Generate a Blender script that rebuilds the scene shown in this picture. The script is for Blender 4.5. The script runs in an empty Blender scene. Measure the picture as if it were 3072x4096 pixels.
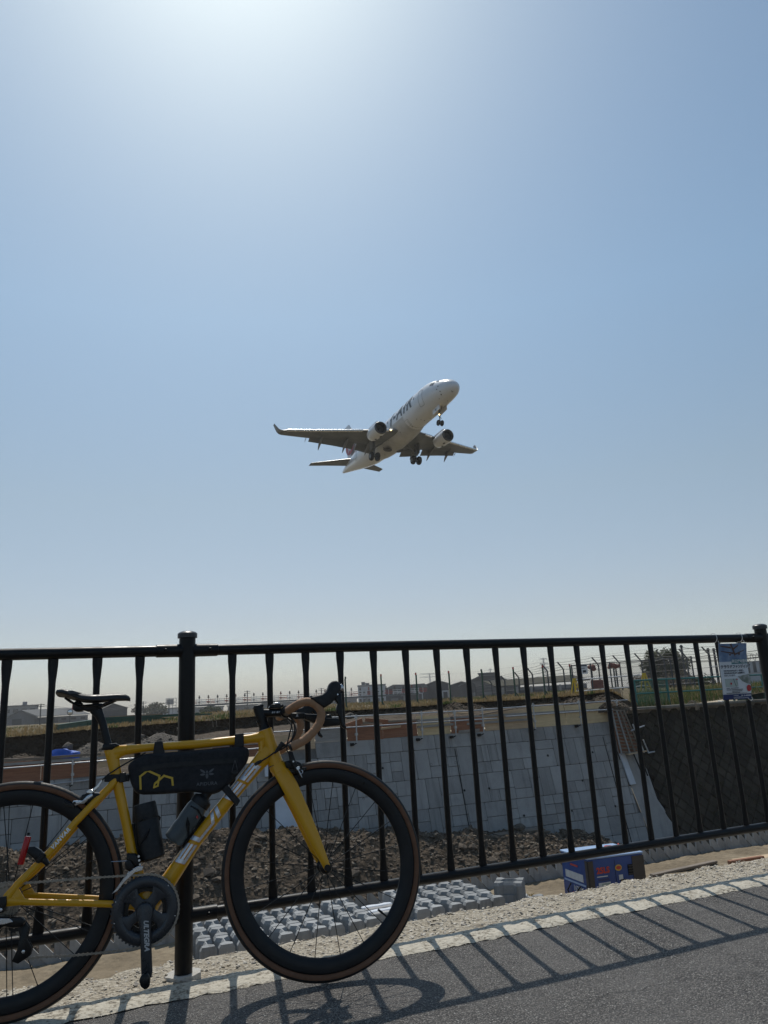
import bpy, bmesh, math, random
from math import sin, cos, tan, pi, radians, sqrt, hypot, atan2
from mathutils import Vector, Matrix, Euler, noise as mnoise

scene = bpy.context.scene
COL = scene.collection

# ------------------------------------------------------------------ camera
CAM = Vector((-0.431, -2.947, 0.864))
cam_d = bpy.data.cameras.new("camera")
cam_o = bpy.data.objects.new("camera", cam_d)
COL.objects.link(cam_o)
cam_d.sensor_fit = 'VERTICAL'
cam_d.sensor_height = 36.0
cam_d.sensor_width = 27.0
cam_d.lens = 36.0 * 3005.5 / 4096.0
cam_d.clip_start = 0.05
cam_d.clip_end = 6000.0
_y, _p, _r = radians(23.35), radians(14.33), radians(-3.11)
_f = Vector((sin(_y) * cos(_p), cos(_y) * cos(_p), sin(_p)))
_rt = Vector((cos(_y), -sin(_y), 0.0))
_up = _rt.cross(_f)
_rt2 = cos(_r) * _rt + sin(_r) * _up
_up2 = -sin(_r) * _rt + cos(_r) * _up
cam_o.matrix_world = Matrix(((_rt2.x, _up2.x, -_f.x, CAM.x), (_rt2.y, _up2.y, -_f.y, CAM.y),
                             (_rt2.z, _up2.z, -_f.z, CAM.z), (0, 0, 0, 1)))
scene.camera = cam_o

# ------------------------------------------------------------------ sky and sun
SUN_EL, SUN_AZ = radians(57.5), radians(11.3)          # azimuth from +Y towards +X
sun_dir = Vector((sin(SUN_AZ) * cos(SUN_EL), cos(SUN_AZ) * cos(SUN_EL), sin(SUN_EL)))
world = bpy.data.worlds.new("World")
scene.world = world
world.use_nodes = True
wn = world.node_tree
for n in list(wn.nodes):
    wn.nodes.remove(n)
w_out = wn.nodes.new("ShaderNodeOutputWorld")
w_bg = wn.nodes.new("ShaderNodeBackground")
w_sky = wn.nodes.new("ShaderNodeTexSky")
w_sky.sky_type = 'NISHITA'
w_sky.sun_disc = False
w_sky.sun_elevation = SUN_EL
w_sky.sun_rotation = SUN_AZ
w_sky.altitude = 0.0
w_sky.air_density = 0.8
w_sky.dust_density = 0.62
w_sky.ozone_density = 0.3
w_bg.inputs["Strength"].default_value = 0.145
w_wb = wn.nodes.new("ShaderNodeMix")                     # multiplies an elevation tint into the sky colour
w_wb.data_type = 'RGBA'; w_wb.blend_type = 'MULTIPLY'
w_wb.inputs[0].default_value = 1.0
# haze painted into the sky colour: grey-warm towards the horizon, bluer overhead
w_tc = wn.nodes.new("ShaderNodeTexCoord")
w_sx = wn.nodes.new("ShaderNodeSeparateXYZ")
w_rp = wn.nodes.new("ShaderNodeValToRGB")
_el = w_rp.color_ramp.elements
for _k, (_z, _c) in enumerate([(0.0, (0.86, 0.84, 0.84)), (0.11, (0.87, 0.80, 0.74)), (0.265, (1.0, 0.97, 0.82)), (0.48, (1.08, 1.20, 1.08)), (0.80, (1.0, 1.17, 1.12))]):
    _e = _el[_k] if _k < 2 else _el.new(_z)
    _e.position = _z
    _e.color = (*[x / 1.25 for x in _c], 1)
wn.links.new(w_tc.outputs["Generated"], w_sx.inputs[0])
wn.links.new(w_sx.outputs["Z"], w_rp.inputs[0])
wn.links.new(w_rp.outputs[0], w_wb.inputs[7])
wn.links.new(w_sky.outputs[0], w_wb.inputs[6])
wn.links.new(w_wb.outputs[2], w_bg.inputs[0])
wn.links.new(w_bg.outputs[0], w_out.inputs[0])

sun_d = bpy.data.lights.new("sun", 'SUN')
sun_d.energy = 3.0
sun_d.angle = radians(0.53)
sun_d.color = (1.0, 0.95, 0.87)
sun_o = bpy.data.objects.new("sun", sun_d)
COL.objects.link(sun_o)
sun_o.rotation_euler = sun_dir.to_track_quat('Z', 'Y').to_euler()
sun_o.location = (0, 30, 60)

scene.view_settings.view_transform = 'Standard'
scene.view_settings.look = 'None'
scene.view_settings.exposure = 0.0
scene.view_settings.gamma = 1.0
scene.view_settings.use_curve_mapping = False
scene.cycles.max_bounces = 6
scene.cycles.transparent_max_bounces = 12
scene.cycles.use_denoising = True

# ------------------------------------------------------------------ mesh helpers
class MB:
    """collects shapes; build() links them as ONE mesh object"""
    def __init__(s):
        s.v, s.f, s.m, s.mi = [], [], [], 0

    def add(s, vs, fs):
        b = len(s.v)
        s.v += [tuple(p) for p in vs]
        s.f += [tuple(b + i for i in f) for f in fs]
        s.m += [s.mi] * len(fs)
        return s

    def box(s, c, size, rot=None):
        hx, hy, hz = size[0] / 2, size[1] / 2, size[2] / 2
        vs = [Vector((x, y, z)) for x in (-hx, hx) for y in (-hy, hy) for z in (-hz, hz)]
        if rot is not None:
            M = rot if isinstance(rot, Matrix) else Euler(rot).to_matrix()
            vs = [M @ p for p in vs]
        c = Vector(c)
        return s.add([p + c for p in vs], [(0, 1, 3, 2), (4, 6, 7, 5), (0, 4, 5, 1), (2, 3, 7, 6), (0, 2, 6, 4), (1, 5, 7, 3)])

    def bevbox(s, c, size, b, rot=None):
        """box with chamfered edges"""
        hx, hy, hz = size[0] / 2, size[1] / 2, size[2] / 2
        bm = bmesh.new()
        bmesh.ops.create_cube(bm, size=1.0)
        for p in bm.verts:
            p.co = Vector((p.co.x * size[0], p.co.y * size[1], p.co.z * size[2]))
        bmesh.ops.bevel(bm, geom=bm.edges[:], offset=b, segments=1, affect='EDGES', profile=0.5)
        M = Matrix.Identity(3)
        if rot is not None:
            M = rot if isinstance(rot, Matrix) else Euler(rot).to_matrix()
        c = Vector(c)
        bm.verts.index_update()
        s.add([M @ p.co + c for p in bm.verts], [[q.index for q in f.verts] for f in bm.faces])
        bm.free()
        return s

    def tube(s, pts, r, n=10, caps=True, closed=False, ref=None, r2=None):
        """sweep a circle (or an ellipse r x r2 when ref, the axis of r2, is given)"""
        pts = [Vector(p) for p in pts]
        N = len(pts)
        rs = r if isinstance(r, (list, tuple)) else [r] * N
        r2s = rs if r2 is None else (r2 if isinstance(r2, (list, tuple)) else [r2] * N)
        vs, fs, prev = [], [], None
        for i in range(N):
            if closed:
                t = pts[(i + 1) % N] - pts[i - 1]
            else:
                t = pts[min(i + 1, N - 1)] - pts[max(i - 1, 0)]
            if t.length < 1e-9:
                t = Vector((0, 0, 1))
            t.normalize()
            if ref is not None:
                a = Vector(ref)
            elif prev is None:
                a = Vector((0, 0, 1)) if abs(t.z) < 0.9 else Vector((1, 0, 0))
                a = t.cross(a)
            else:
                a = prev
            a = (a - t * a.dot(t))
            if a.length < 1e-6:
                a = t.orthogonal()
            a.normalize()
            prev = a
            b = t.cross(a)
            for k in range(n):
                g = 2 * pi * k / n
                vs.append(pts[i] + a * (cos(g) * r2s[i]) + b * (sin(g) * rs[i]))
        for i in range(N if closed else N - 1):
            j = (i + 1) % N
            for k in range(n):
                l = (k + 1) % n
                fs.append((i * n + k, i * n + l, j * n + l, j * n + k))
        if caps and not closed:
            fs.append(tuple(range(n - 1, -1, -1)))
            fs.append(tuple((N - 1) * n + k for k in range(n)))
        return s.add(vs, fs)

    def cyl(s, p, q, r, r2=None, n=12, caps=True):
        return s.tube([p, q], [r, r if r2 is None else r2], n, caps)

    def lathe(s, prof, o=(0, 0, 0), axis=(0, 0, 1), n=16, closed=False, xref=None, caps=True):
        """prof = [(radius, height)...] round axis through o"""
        ax = Vector(axis).normalized()
        u = ax.orthogonal().normalized() if xref is None else Vector(xref)
        w = ax.cross(u)
        o = Vector(o)
        vs, fs = [], []
        m = len(prof)
        for (r, h) in prof:
            for k in range(n):
                g = 2 * pi * k / n
                vs.append(o + ax * h + u * (r * cos(g)) + w * (r * sin(g)))
        for i in range(m if closed else m - 1):
            j = (i + 1) % m
            for k in range(n):
                l = (k + 1) % n
                fs.append((i * n + k, i * n + l, j * n + l, j * n + k))
        if not closed and caps:
            if prof[0][0] > 1e-5:
                fs.append(tuple(range(n - 1, -1, -1)))
            if prof[-1][0] > 1e-5:
                fs.append(tuple((m - 1) * n + k for k in range(n)))
        return s.add(vs, fs)

    def prism(s, poly, o, u, v, d):
        """polygon (a,b) in the plane o+a*u+b*v, extruded by vector d"""
        o, u, v, d = Vector(o), Vector(u), Vector(v), Vector(d)
        n = len(poly)
        vs = [o + u * a + v * b for a, b in poly]
        vs += [p + d for p in vs]
        fs = [tuple(range(n)), tuple(range(2 * n - 1, n - 1, -1))]
        fs += [(i, i + n, (i + 1) % n + n, (i + 1) % n) for i in range(n)]
        return s.add(vs, fs)

    def slab(s, poly, o, u, v, d, bev, seg=2):
        """prism with rounded edges"""
        o, u, v, d = Vector(o), Vector(u), Vector(v), Vector(d)
        bm = bmesh.new()
        f = bm.faces.new([bm.verts.new(o + u * a + v * b) for a, b in poly])
        e = bmesh.ops.extrude_face_region(bm, geom=[f])
        bmesh.ops.translate(bm, verts=[x for x in e['geom'] if isinstance(x, bmesh.types.BMVert)], vec=d)
        bmesh.ops.recalc_face_normals(bm, faces=bm.faces)
        ed = [x for x in bm.edges if x.calc_face_angle(0) > 0.6]
        bmesh.ops.bevel(bm, geom=ed, offset=bev, segments=seg, affect='EDGES', profile=0.5, clamp_overlap=True)
        bm.verts.index_update()
        s.add([p.co for p in bm.verts], [[q.index for q in g.verts] for g in bm.faces])
        bm.free()
        return s

    def loft(s, rings, caps=True, closed_ring=True):
        n = len(rings[0])
        vs = [p for r in rings for p in r]
        fs = []
        for i in range(len(rings) - 1):
            for k in range(n if closed_ring else n - 1):
                l = (k + 1) % n
                fs.append((i * n + k, i * n + l, (i + 1) * n + l, (i + 1) * n + k))
        if caps and closed_ring:
            fs.append(tuple(range(n - 1, -1, -1)))
            fs.append(tuple((len(rings) - 1) * n + k for k in range(n)))
        return s.add(vs, fs)

    def blob(s, c, r, rnd, sub=1, sq=(1, 1, 1), rough=0.25):
        bm = bmesh.new()
        bmesh.ops.create_icosphere(bm, subdivisions=sub, radius=1.0)
        c = Vector(c)
        bm.verts.index_update()
        s.add([c + Vector((p.co.x * sq[0], p.co.y * sq[1], p.co.z * sq[2])) * (r * (1 + rnd.uniform(-rough, rough))) for p in bm.verts],
              [[q.index for q in f.verts] for f in bm.faces])
        bm.free()
        return s

    def xf(s, M, start=0):
        for i in range(start, len(s.v)):
            s.v[i] = tuple(M @ Vector(s.v[i]))
        return s

    def mesh(s, name, mats, smooth=40):
        me = bpy.data.meshes.new(name)
        me.from_pydata(s.v, [], s.f)
        for m in (mats if isinstance(mats, (list, tuple)) else [mats]):
            me.materials.append(m)
        if any(s.m):
            me.polygons.foreach_set("material_index", s.m)
        if smooth:
            me.polygons.foreach_set("use_smooth", [True] * len(me.polygons))
            me.set_sharp_from_angle(angle=radians(smooth))
        me.update()
        return me

    def build(s, name, mats, parent=None, smooth=40, fix=False):
        me = s.mesh(name, mats, smooth)
        if fix:
            bm = bmesh.new(); bm.from_mesh(me)
            bmesh.ops.recalc_face_normals(bm, faces=bm.faces)
            bm.to_mesh(me); bm.free()
        return place(name, me, parent)


def place(name, me, parent=None, loc=None, rot=None):
    o = bpy.data.objects.new(name, me)
    COL.objects.link(o)
    if parent is not None:
        o.parent = parent
    if loc is not None:
        o.location = loc
    if rot is not None:
        o.rotation_euler = rot
    return o


def tag(o, label=None, cat=None, group=None, kind=None):
    if label: o["label"] = label
    if cat: o["category"] = cat
    if group: o["group"] = group
    if kind: o["kind"] = kind
    return o


def thing(name, label, cat, loc=(0, 0, 0), rot=(0, 0, 0), group=None):
    o = bpy.data.objects.new(name, None)
    COL.objects.link(o)
    o.empty_display_size = 0.1
    o.location = loc
    o.rotation_euler = rot
    return tag(o, label, cat, group)


def copy_tree(o, parent=None):
    c = o.copy()
    COL.objects.link(c)
    c.parent = parent
    for ch in [x for x in bpy.data.objects if x.parent == o]:
        copy_tree(ch, c)
    return c


def text_geo(body, size=1.0, bold=0.0, align='CENTER', shear=0.0, space=1.0, cuts=0):
    """outline of a word as (verts2d, faces)"""
    cu = bpy.data.curves.new("t", 'FONT')
    cu.body = body
    cu.size = size
    cu.offset = bold
    cu.align_x = align
    cu.align_y = 'CENTER'
    cu.shear = shear
    cu.space_character = space
    cu.resolution_u = 3
    ob = bpy.data.objects.new("t", cu)
    COL.objects.link(ob)
    dg = bpy.context.evaluated_depsgraph_get()
    dg.update()
    me = bpy.data.meshes.new_from_object(ob.evaluated_get(dg))
    bm = bmesh.new()
    bm.from_mesh(me)
    if cuts:
        bmesh.ops.triangulate(bm, faces=bm.faces[:])
        for _ in range(cuts):
            bmesh.ops.subdivide_edges(bm, edges=[e for e in bm.edges if e.calc_length() > size * 0.12], cuts=1)
            bmesh.ops.triangulate(bm, faces=bm.faces[:])
    bm.verts.index_update()
    vs = [(p.co.x, p.co.y) for p in bm.verts]
    fs = [[q.index for q in f.verts] for f in bm.faces]
    bm.free()
    bpy.data.objects.remove(ob)
    bpy.data.meshes.remove(me)
    bpy.data.curves.remove(cu)
    return vs, fs


def put_text(mb, geo, fn):
    vs, fs = geo
    mb.add([fn(a, b) for a, b in vs], fs)
    return mb


# ------------------------------------------------------------------ materials
MATS = {}
def rgb(h):
    """sRGB hex to linear"""
    c = [int(h[i:i + 2], 16) / 255 for i in (0, 2, 4)]
    return tuple(x / 12.92 if x <= 0.04045 else ((x + 0.055) / 1.055) ** 2.4 for x in c)


class NT:
    """small node-tree writer"""
    def __init__(s, name):
        s.mat = bpy.data.materials.new(name)
        s.mat.use_nodes = True
        s.t = s.mat.node_tree
        s.b = s.t.nodes["Principled BSDF"]
        s.out = s.t.nodes["Material Output"]
        s.co = s.t.nodes.new("ShaderNodeTexCoord")
        MATS[name] = s.mat

    def node(s, kind, **kw):
        n = s.t.nodes.new(kind)
        for k, v in kw.items():
            if k in n.inputs:
                n.inputs[k].default_value = v
            else:
                setattr(n, k, v)
        return n

    def link(s, a, b):
        s.t.links.new(a, b)

    def vec(s, scale=(1, 1, 1), rot=(0, 0, 0), loc=(0, 0, 0), which="Object"):
        m = s.node("ShaderNodeMapping")
        m.inputs["Scale"].default_value = scale
        m.inputs["Rotation"].default_value = rot
        m.inputs["Location"].default_value = loc
        s.link(s.co.outputs[which], m.inputs["Vector"])
        return m.outputs[0]

    def noise(s, scale, detail=4, rough=0.55, vec=None, dist=0.0):
        n = s.node("ShaderNodeTexNoise", Scale=scale, Detail=detail, Roughness=rough, Distortion=dist)
        s.link(vec if vec is not None else s.co.outputs["Object"], n.inputs["Vector"])
        return n.outputs["Fac"]

    def voro(s, scale, vec=None, feature='F1', out="Distance", rnd=1.0):
        n = s.node("ShaderNodeTexVoronoi", feature=feature)
        n.inputs["Scale"].default_value = scale
        n.inputs["Randomness"].default_value = rnd
        s.link(vec if vec is not None else s.co.outputs["Object"], n.inputs["Vector"])
        return n.outputs[out]

    def ramp(s, fac, stops, interp='LINEAR'):
        n = s.node("ShaderNodeValToRGB")
        n.color_ramp.interpolation = interp
        el = n.color_ramp.elements
        while len(el) < len(stops):
            el.new(0.5)
        for e, (p, c) in zip(el, stops):
            e.position = p
            e.color = (*c, 1) if len(c) == 3 else c
        s.link(fac, n.inputs[0])
        return n.outputs["Color"]

    def fr(s, fac, a, b, lo=0.0, hi=1.0):
        n = s.node("ShaderNodeMapRange")
        for k, v in zip(("From Min", "From Max", "To Min", "To Max"), (a, b, lo, hi)):
            n.inputs[k].default_value = v
        s.link(fac, n.inputs["Value"])
        return n.outputs[0]

    def mix(s, fac, a, b, mode='MIX'):
        n = s.node("ShaderNodeMix", data_type='RGBA', blend_type=mode)
        for i, x in ((0, fac), (6, a), (7, b)):
            if isinstance(x, (int, float)):
                n.inputs[i].default_value = x
            elif isinstance(x, (tuple, list)):
                n.inputs[i].default_value = (*x[:3], 1)
            else:
                s.link(x, n.inputs[i])
        return n.outputs[2]

    def math(s, op, a, b=0.0):
        n = s.node("ShaderNodeMath", operation=op)
        for i, x in ((0, a), (1, b)):
            if isinstance(x, (int, float)):
                n.inputs[i].default_value = x
            else:
                s.link(x, n.inputs[i])
        return n.outputs[0]

    def set(s, **kw):
        for k, v in kw.items():
            k = k.replace("_", " ")
            if isinstance(v, (int, float)):
                s.b.inputs[k].default_value = v
            elif isinstance(v, (tuple, list)):
                s.b.inputs[k].default_value = (*v, 1) if len(v) == 3 else v
            else:
                s.link(v, s.b.inputs[k])
        return s

    def bump(s, h, strength=0.3, dist=0.01):
        n = s.node("ShaderNodeBump")
        n.inputs["Strength"].default_value = strength
        n.inputs["Distance"].default_value = dist
        s.link(h, n.inputs["Height"])
        s.link(n.outputs[0], s.b.inputs["Normal"])
        return s


def plain(name, col, rough=0.5, metal=0.0, var=0.12, scale=12.0, bump=0.0, bscale=60.0, bdist=0.002, coat=0.0, spec=None, stretch=(1, 1, 1), rvar=0.1):
    """a colour with uneven wear: two octaves of tone, uneven gloss, fine relief"""
    t = NT(name)
    v = t.vec(scale=stretch)
    a = t.noise(scale, 5, 0.6, v)
    hi = tuple(min(1, c * (1 + var)) for c in col)
    lo = tuple(c * (1 - var) for c in col)
    c = t.ramp(a, [(0.3, lo), (0.7, hi)])
    t.set(Base_Color=c, Metallic=metal, Roughness=t.fr(t.noise(scale * 2.3, 3, 0.6, v), 0.3, 0.7, max(0.02, rough - rvar), min(1, rough + rvar)))
    if coat:
        t.set(Coat_Weight=coat, Coat_Roughness=0.08)
    if spec is not None:
        t.set(Specular_IOR_Level=spec)
    if bump:
        t.bump(t.noise(bscale, 4, 0.6, v), bump, bdist)
    return t.mat
def tab(x, t):
    if x <= t[0][0]:
        return t[0][1]
    for (a, va), (b, vb) in zip(t, t[1:]):
        if x <= b:
            return va + (vb - va) * (x - a) / (b - a)
    return t[-1][1]


def nz(x, y, z=0.0, o=3):
    return mnoise.fractal(Vector((x, y, z)), 1.0, 2.0, o)


def pol(az, d, z=0.0):
    """survey point: bearing from +Y (degrees), horizontal distance from the camera station, height"""
    a = radians(az)
    return Vector((CAM.x + d * sin(a), CAM.y + d * cos(a), z))


def hz(e, d):
    """height of a point seen at slope e (per mille) at distance d"""
    return CAM.z + e * d / 1000.0


def grid(name, xs, ys, fn, mat, kind="structure", smooth=180, parent=None):
    mb = MB()
    nx = len(xs)
    mb.v = [fn(x, y) for y in ys for x in xs]
    mb.f = [(j * nx + i, j * nx + i + 1, (j + 1) * nx + i + 1, (j + 1) * nx + i) for j in range(len(ys) - 1) for i in range(nx - 1)]
    mb.m = [0] * len(mb.f)
    o = mb.build(name, mat, parent, smooth)
    if kind:
        o["kind"] = kind
    return o


def rng(a, b, n):
    return [a + (b - a) * i / n for i in range(n + 1)]


# ------------------------------------------------------------------ materials of the ground
def m_asphalt():
    t = NT("asphalt")
    v1 = t.voro(190.0)
    col = t.voro(190.0, out="Color")
    sep = t.node("ShaderNodeSeparateColor"); t.link(col, sep.inputs[0])
    n1 = t.noise(2.2, 5, 0.6)
    n2 = t.noise(45, 4, 0.7)
    stone = t.ramp(sep.outputs[0], [(0.0, (0.096, 0.087, 0.079)), (0.6, (0.225, 0.206, 0.186)), (0.93, (0.36, 0.332, 0.295)), (1.0, (0.55, 0.53, 0.49))])
    c = t.mix(t.fr(v1, 0.28, 0.62), stone, (0.034, 0.032, 0.031))
    c = t.mix(t.fr(n1, 0.35, 0.7, 0.0, 0.5), c, (0.20, 0.187, 0.172))
    c = t.mix(t.fr(t.noise(11, 5, .7), .55, .75, 0, .55), c, (0.055, 0.052, 0.05))
    ed = t.node("ShaderNodeTexVoronoi", feature='DISTANCE_TO_EDGE'); ed.inputs["Scale"].default_value = 0.9
    wob = t.node("ShaderNodeVectorMath", operation='ADD')
    nv = t.node("ShaderNodeTexNoise", Scale=6.0, Detail=4.0); t.link(t.co.outputs["Object"], nv.inputs["Vector"])
    mul = t.node("ShaderNodeVectorMath", operation='SCALE'); mul.inputs["Scale"].default_value = 0.25; t.link(nv.outputs["Color"], mul.inputs[0])
    t.link(t.co.outputs["Object"], wob.inputs[0]); t.link(mul.outputs[0], wob.inputs[1]); t.link(wob.outputs[0], ed.inputs["Vector"])
    c = t.mix(t.math('MULTIPLY', t.fr(ed.outputs["Distance"], 0.0, 0.006, 0.75, 0.0), t.fr(t.noise(1.1, 2), .48, .56)), c, (0.03, 0.028, 0.027))
    t.set(Base_Color=c, Roughness=t.fr(n2, 0.3, 0.7, 0.62, 0.95), Specular_IOR_Level=0.4)
    h = t.math('ADD', t.math('MULTIPLY', v1, -1.0), t.math('MULTIPLY', n2, 0.9))
    t.bump(h, 1.0, 0.007)
    return t.mat


def m_shoulder():
    t = NT("shoulder")
    v1 = t.voro(95.0)
    col = t.voro(95.0, out="Color")
    sep = t.node("ShaderNodeSeparateColor"); t.link(col, sep.inputs[0])
    c = t.ramp(sep.outputs[0], [(0, (0.26, 0.22, 0.165)), (0.5, (0.42, 0.37, 0.29)), (1, (0.56, 0.51, 0.42))])
    c = t.mix(t.fr(t.noise(5, 4), 0.4, 0.65, 0, 0.6), c, (0.42, 0.37, 0.285))
    c = t.mix(t.fr(t.noise(18, 4), 0.58, 0.66, 0, 0.7), c, (0.18, 0.15, 0.115))
    t.set(Base_Color=c, Roughness=0.95, Specular_IOR_Level=0.2)
    t.bump(t.math('ADD', v1, t.noise(60, 5, 0.7)), 0.9, 0.008)
    return t.mat


def m_line():
    t = NT("road_paint")
    pits = t.noise(62, 4, 0.65)
    big = t.noise(7, 4, 0.6)
    worn = t.fr(t.math('ADD', pits, t.math('MULTIPLY', big, 0.45)), 0.55, 0.74)
    c = t.ramp(worn, [(0, (0.12, 0.10, 0.075)), (0.4, (0.34, 0.30, 0.23)), (1, (0.53, 0.485, 0.395))])
    t.set(Base_Color=c, Roughness=0.85)
    t.bump(t.math('ADD', pits, t.math('MULTIPLY', t.voro(85), -0.6)), 0.9, 0.006)
    return t.mat


def m_soil(name, a, b, c, scale=1.0, bump=1.0, dist=0.06):
    t = NT(name)
    n1 = t.noise(0.9 * scale, 6, 0.65)
    n2 = t.noise(7 * scale, 6, 0.7)
    v = t.voro(9 * scale, t.vec())
    col = t.ramp(n1, [(0.3, a), (0.55, b), (0.75, c)])
    col = t.mix(t.fr(n2, 0.35, 0.7, 0, 0.65), col, tuple(x * 0.45 for x in b))
    col = t.mix(t.fr(t.voro(22 * scale), 0.0, 0.16, 0.55, 0.0), col, tuple(min(1, x * 1.7) for x in c))
    t.set(Base_Color=col, Roughness=0.97, Specular_IOR_Level=0.15)
    t.bump(t.math('ADD', n2, t.math('MULTIPLY', v, 0.7)), bump, dist)
    return t.mat


def m_concrete(name, base, var=0.2, stain=(0.3, 0.3, 0.29), sc=1.0, rough=0.9, perobj=0.12):
    t = NT(name)
    info = t.node("ShaderNodeObjectInfo")
    v = t.vec(which="Object")
    add = t.node("ShaderNodeVectorMath", operation='ADD')
    t.link(v, add.inputs[0]); t.link(info.outputs["Location"], add.inputs[1])
    vv = add.outputs[0]
    n1 = t.noise(0.8 * sc, 5, 0.6, vv)
    n2 = t.noise(9 * sc, 5, 0.7, vv)
    st = t.node("ShaderNodeMapping"); st.inputs["Scale"].default_value = (2.2, 2.2, 0.25)
    t.link(vv, st.inputs["Vector"])
    drip = t.noise(1.3 * sc, 4, 0.6, st.outputs[0])
    c = t.ramp(n1, [(0.3, tuple(x * (1 - var) for x in base)), (0.7, tuple(min(1, x * (1 + var)) for x in base))])
    c = t.mix(t.fr(n2, 0.3, 0.75, 0, 0.35), c, stain)
    c = t.mix(t.fr(drip, 0.50, 0.72, 0, 0.65), c, tuple(x * .8 for x in stain))
    k = t.fr(info.outputs["Random"], 0, 1, 1 - perobj, 1 + perobj)
    c = t.mix(1.0, c, k, 'MULTIPLY')
    t.set(Base_Color=c, Roughness=rough, Specular_IOR_Level=0.25)
    t.bump(t.math('ADD', n2, t.noise(40 * sc, 3, 0.6, vv)), 0.5, 0.012)
    return t.mat


def m_wood(name, base, dark, scale=1.0):
    t = NT(name)
    info = t.node("ShaderNodeObjectInfo")
    add = t.node("ShaderNodeVectorMath", operation='ADD')
    t.link(t.vec(scale=(0.7, 4, 9)), add.inputs[0]); t.link(info.outputs["Location"], add.inputs[1])
    g = t.noise(2.2 * scale, 6, 0.65, add.outputs[0], 0.6)
    p = t.noise(1.1, 4, 0.6)
    c = t.ramp(g, [(0.3, dark), (0.62, base)])
    c = t.mix(t.fr(p, 0.45, 0.7, 0, 0.5), c, tuple(x * 0.6 for x in base))
    t.set(Base_Color=c, Roughness=0.8)
    t.bump(g, 0.3, 0.004)
    return t.mat


def m_leaf(name, a, b, tr=0.25):
    t = NT(name)
    info = t.node("ShaderNodeNewGeometry")
    c = t.ramp(info.outputs["Random Per Island"], [(0.0, a), (1.0, b)])
    c = t.mix(t.fr(t.noise(0.8, 4), 0.35, 0.7, 0, 0.6), c, tuple(x * 0.6 for x in a))
    t.set(Base_Color=c, Roughness=0.75, Specular_IOR_Level=0.2)
    d = t.node("ShaderNodeBsdfTranslucent")
    t.link(c, d.inputs[0])
    m = t.node("ShaderNodeMixShader")
    m.inputs[0].default_value = tr
    t.link(t.b.outputs[0], m.inputs[1]); t.link(d.outputs[0], m.inputs[2]); t.link(m.outputs[0], t.out.inputs[0])
    return t.mat


A_asphalt, A_shoulder, A_line = m_asphalt(), m_shoulder(), m_line()
A_sand = m_soil("sandy_soil", (0.20, 0.155, 0.10), (0.29, 0.23, 0.155), (0.36, 0.30, 0.21), 1.0, 0.7, 0.03)
A_soil = m_soil("dark_soil", (0.074, 0.056, 0.040), (0.132, 0.102, 0.073), (0.21, 0.17, 0.125), 0.8, 1.0, 0.12)
A_cliff = m_soil("cut_earth", (0.045, 0.032, 0.022), (0.085, 0.062, 0.041), (0.15, 0.115, 0.075), 0.7, 1.0, 0.2)
A_gravelheap = m_soil("crushed_stone", (0.14, 0.12, 0.098), (0.20, 0.175, 0.145), (0.27, 0.24, 0.20), 1.6, 1.0, 0.08)
A_grass = m_soil("dry_grass_ground", (0.13, 0.105, 0.06), (0.185, 0.148, 0.088), (0.23, 0.185, 0.12), 0.5, 0.7, 0.1)
A_wallnew = m_concrete("pale_concrete", (0.35, 0.34, 0.325), 0.14, (0.22, 0.218, 0.21), 1.0, 0.9, 0.17)
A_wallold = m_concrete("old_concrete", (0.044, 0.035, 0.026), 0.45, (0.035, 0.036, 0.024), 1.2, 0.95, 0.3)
A_block = m_concrete("block_concrete", (0.36, 0.365, 0.36), 0.12, (0.19, 0.19, 0.185), 2.0, 0.9, 0.17)
A_joint = plain("joint_dark", (0.165, 0.162, 0.155), 0.95, var=0.3, scale=3)
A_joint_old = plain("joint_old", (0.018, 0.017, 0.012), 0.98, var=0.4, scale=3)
A_white = plain("white_board", (0.60, 0.63, 0.67), 0.7, var=0.1, scale=2.0, bump=0.1, bscale=8)
A_coping = m_concrete("coping_concrete", (0.21, 0.19, 0.16), 0.3, (0.10, 0.10, 0.07), 1.0)
A_fence = plain("fence_paint", (0.0052, 0.0050, 0.0056), 0.40, 0.0, 0.25, 9, 0.06, 220, 0.0006, spec=0.28)
A_capm = plain("cap_metal", (0.05, 0.05, 0.053), 0.36, 0.5, 0.2, 30)
A_grout = m_concrete("mortar_pad", (0.55, 0.53, 0.49), 0.1, (0.4, 0.38, 0.34), 6.0)
A_steel = plain("galvanised_pipe", (0.42, 0.43, 0.44), 0.42, 0.55, 0.2, 6)
A_black = plain("hole_black", (0.006, 0.006, 0.006), 0.9)
A_ply = m_wood("plywood_tan", (0.58, 0.43, 0.27), (0.45, 0.32, 0.20))
A_plyr = m_wood("plywood_red", (0.33, 0.145, 0.075), (0.19, 0.085, 0.048))
A_plyy = m_wood("plywood_yellow", (0.68, 0.53, 0.31), (0.55, 0.42, 0.24))
A_plyg = m_wood("plywood_grey", (0.33, 0.32, 0.30), (0.23, 0.22, 0.21))
A_timber = m_wood("timber", (0.24, 0.19, 0.145), (0.15, 0.12, 0.09))

# ------------------------------------------------------------------ path, painted line, shoulder
grid("path", [-60, -12, -4] + rng(-3, 8, 44) + [14, 40, 90], [-80, -20, -8, -5] + rng(-4, -0.26, 30) + [-0.165],
     lambda x, y: (x, y, 0.0035 * nz(x * 1.3, y * 1.3) if -4 < y else 0.0), A_asphalt)


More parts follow.
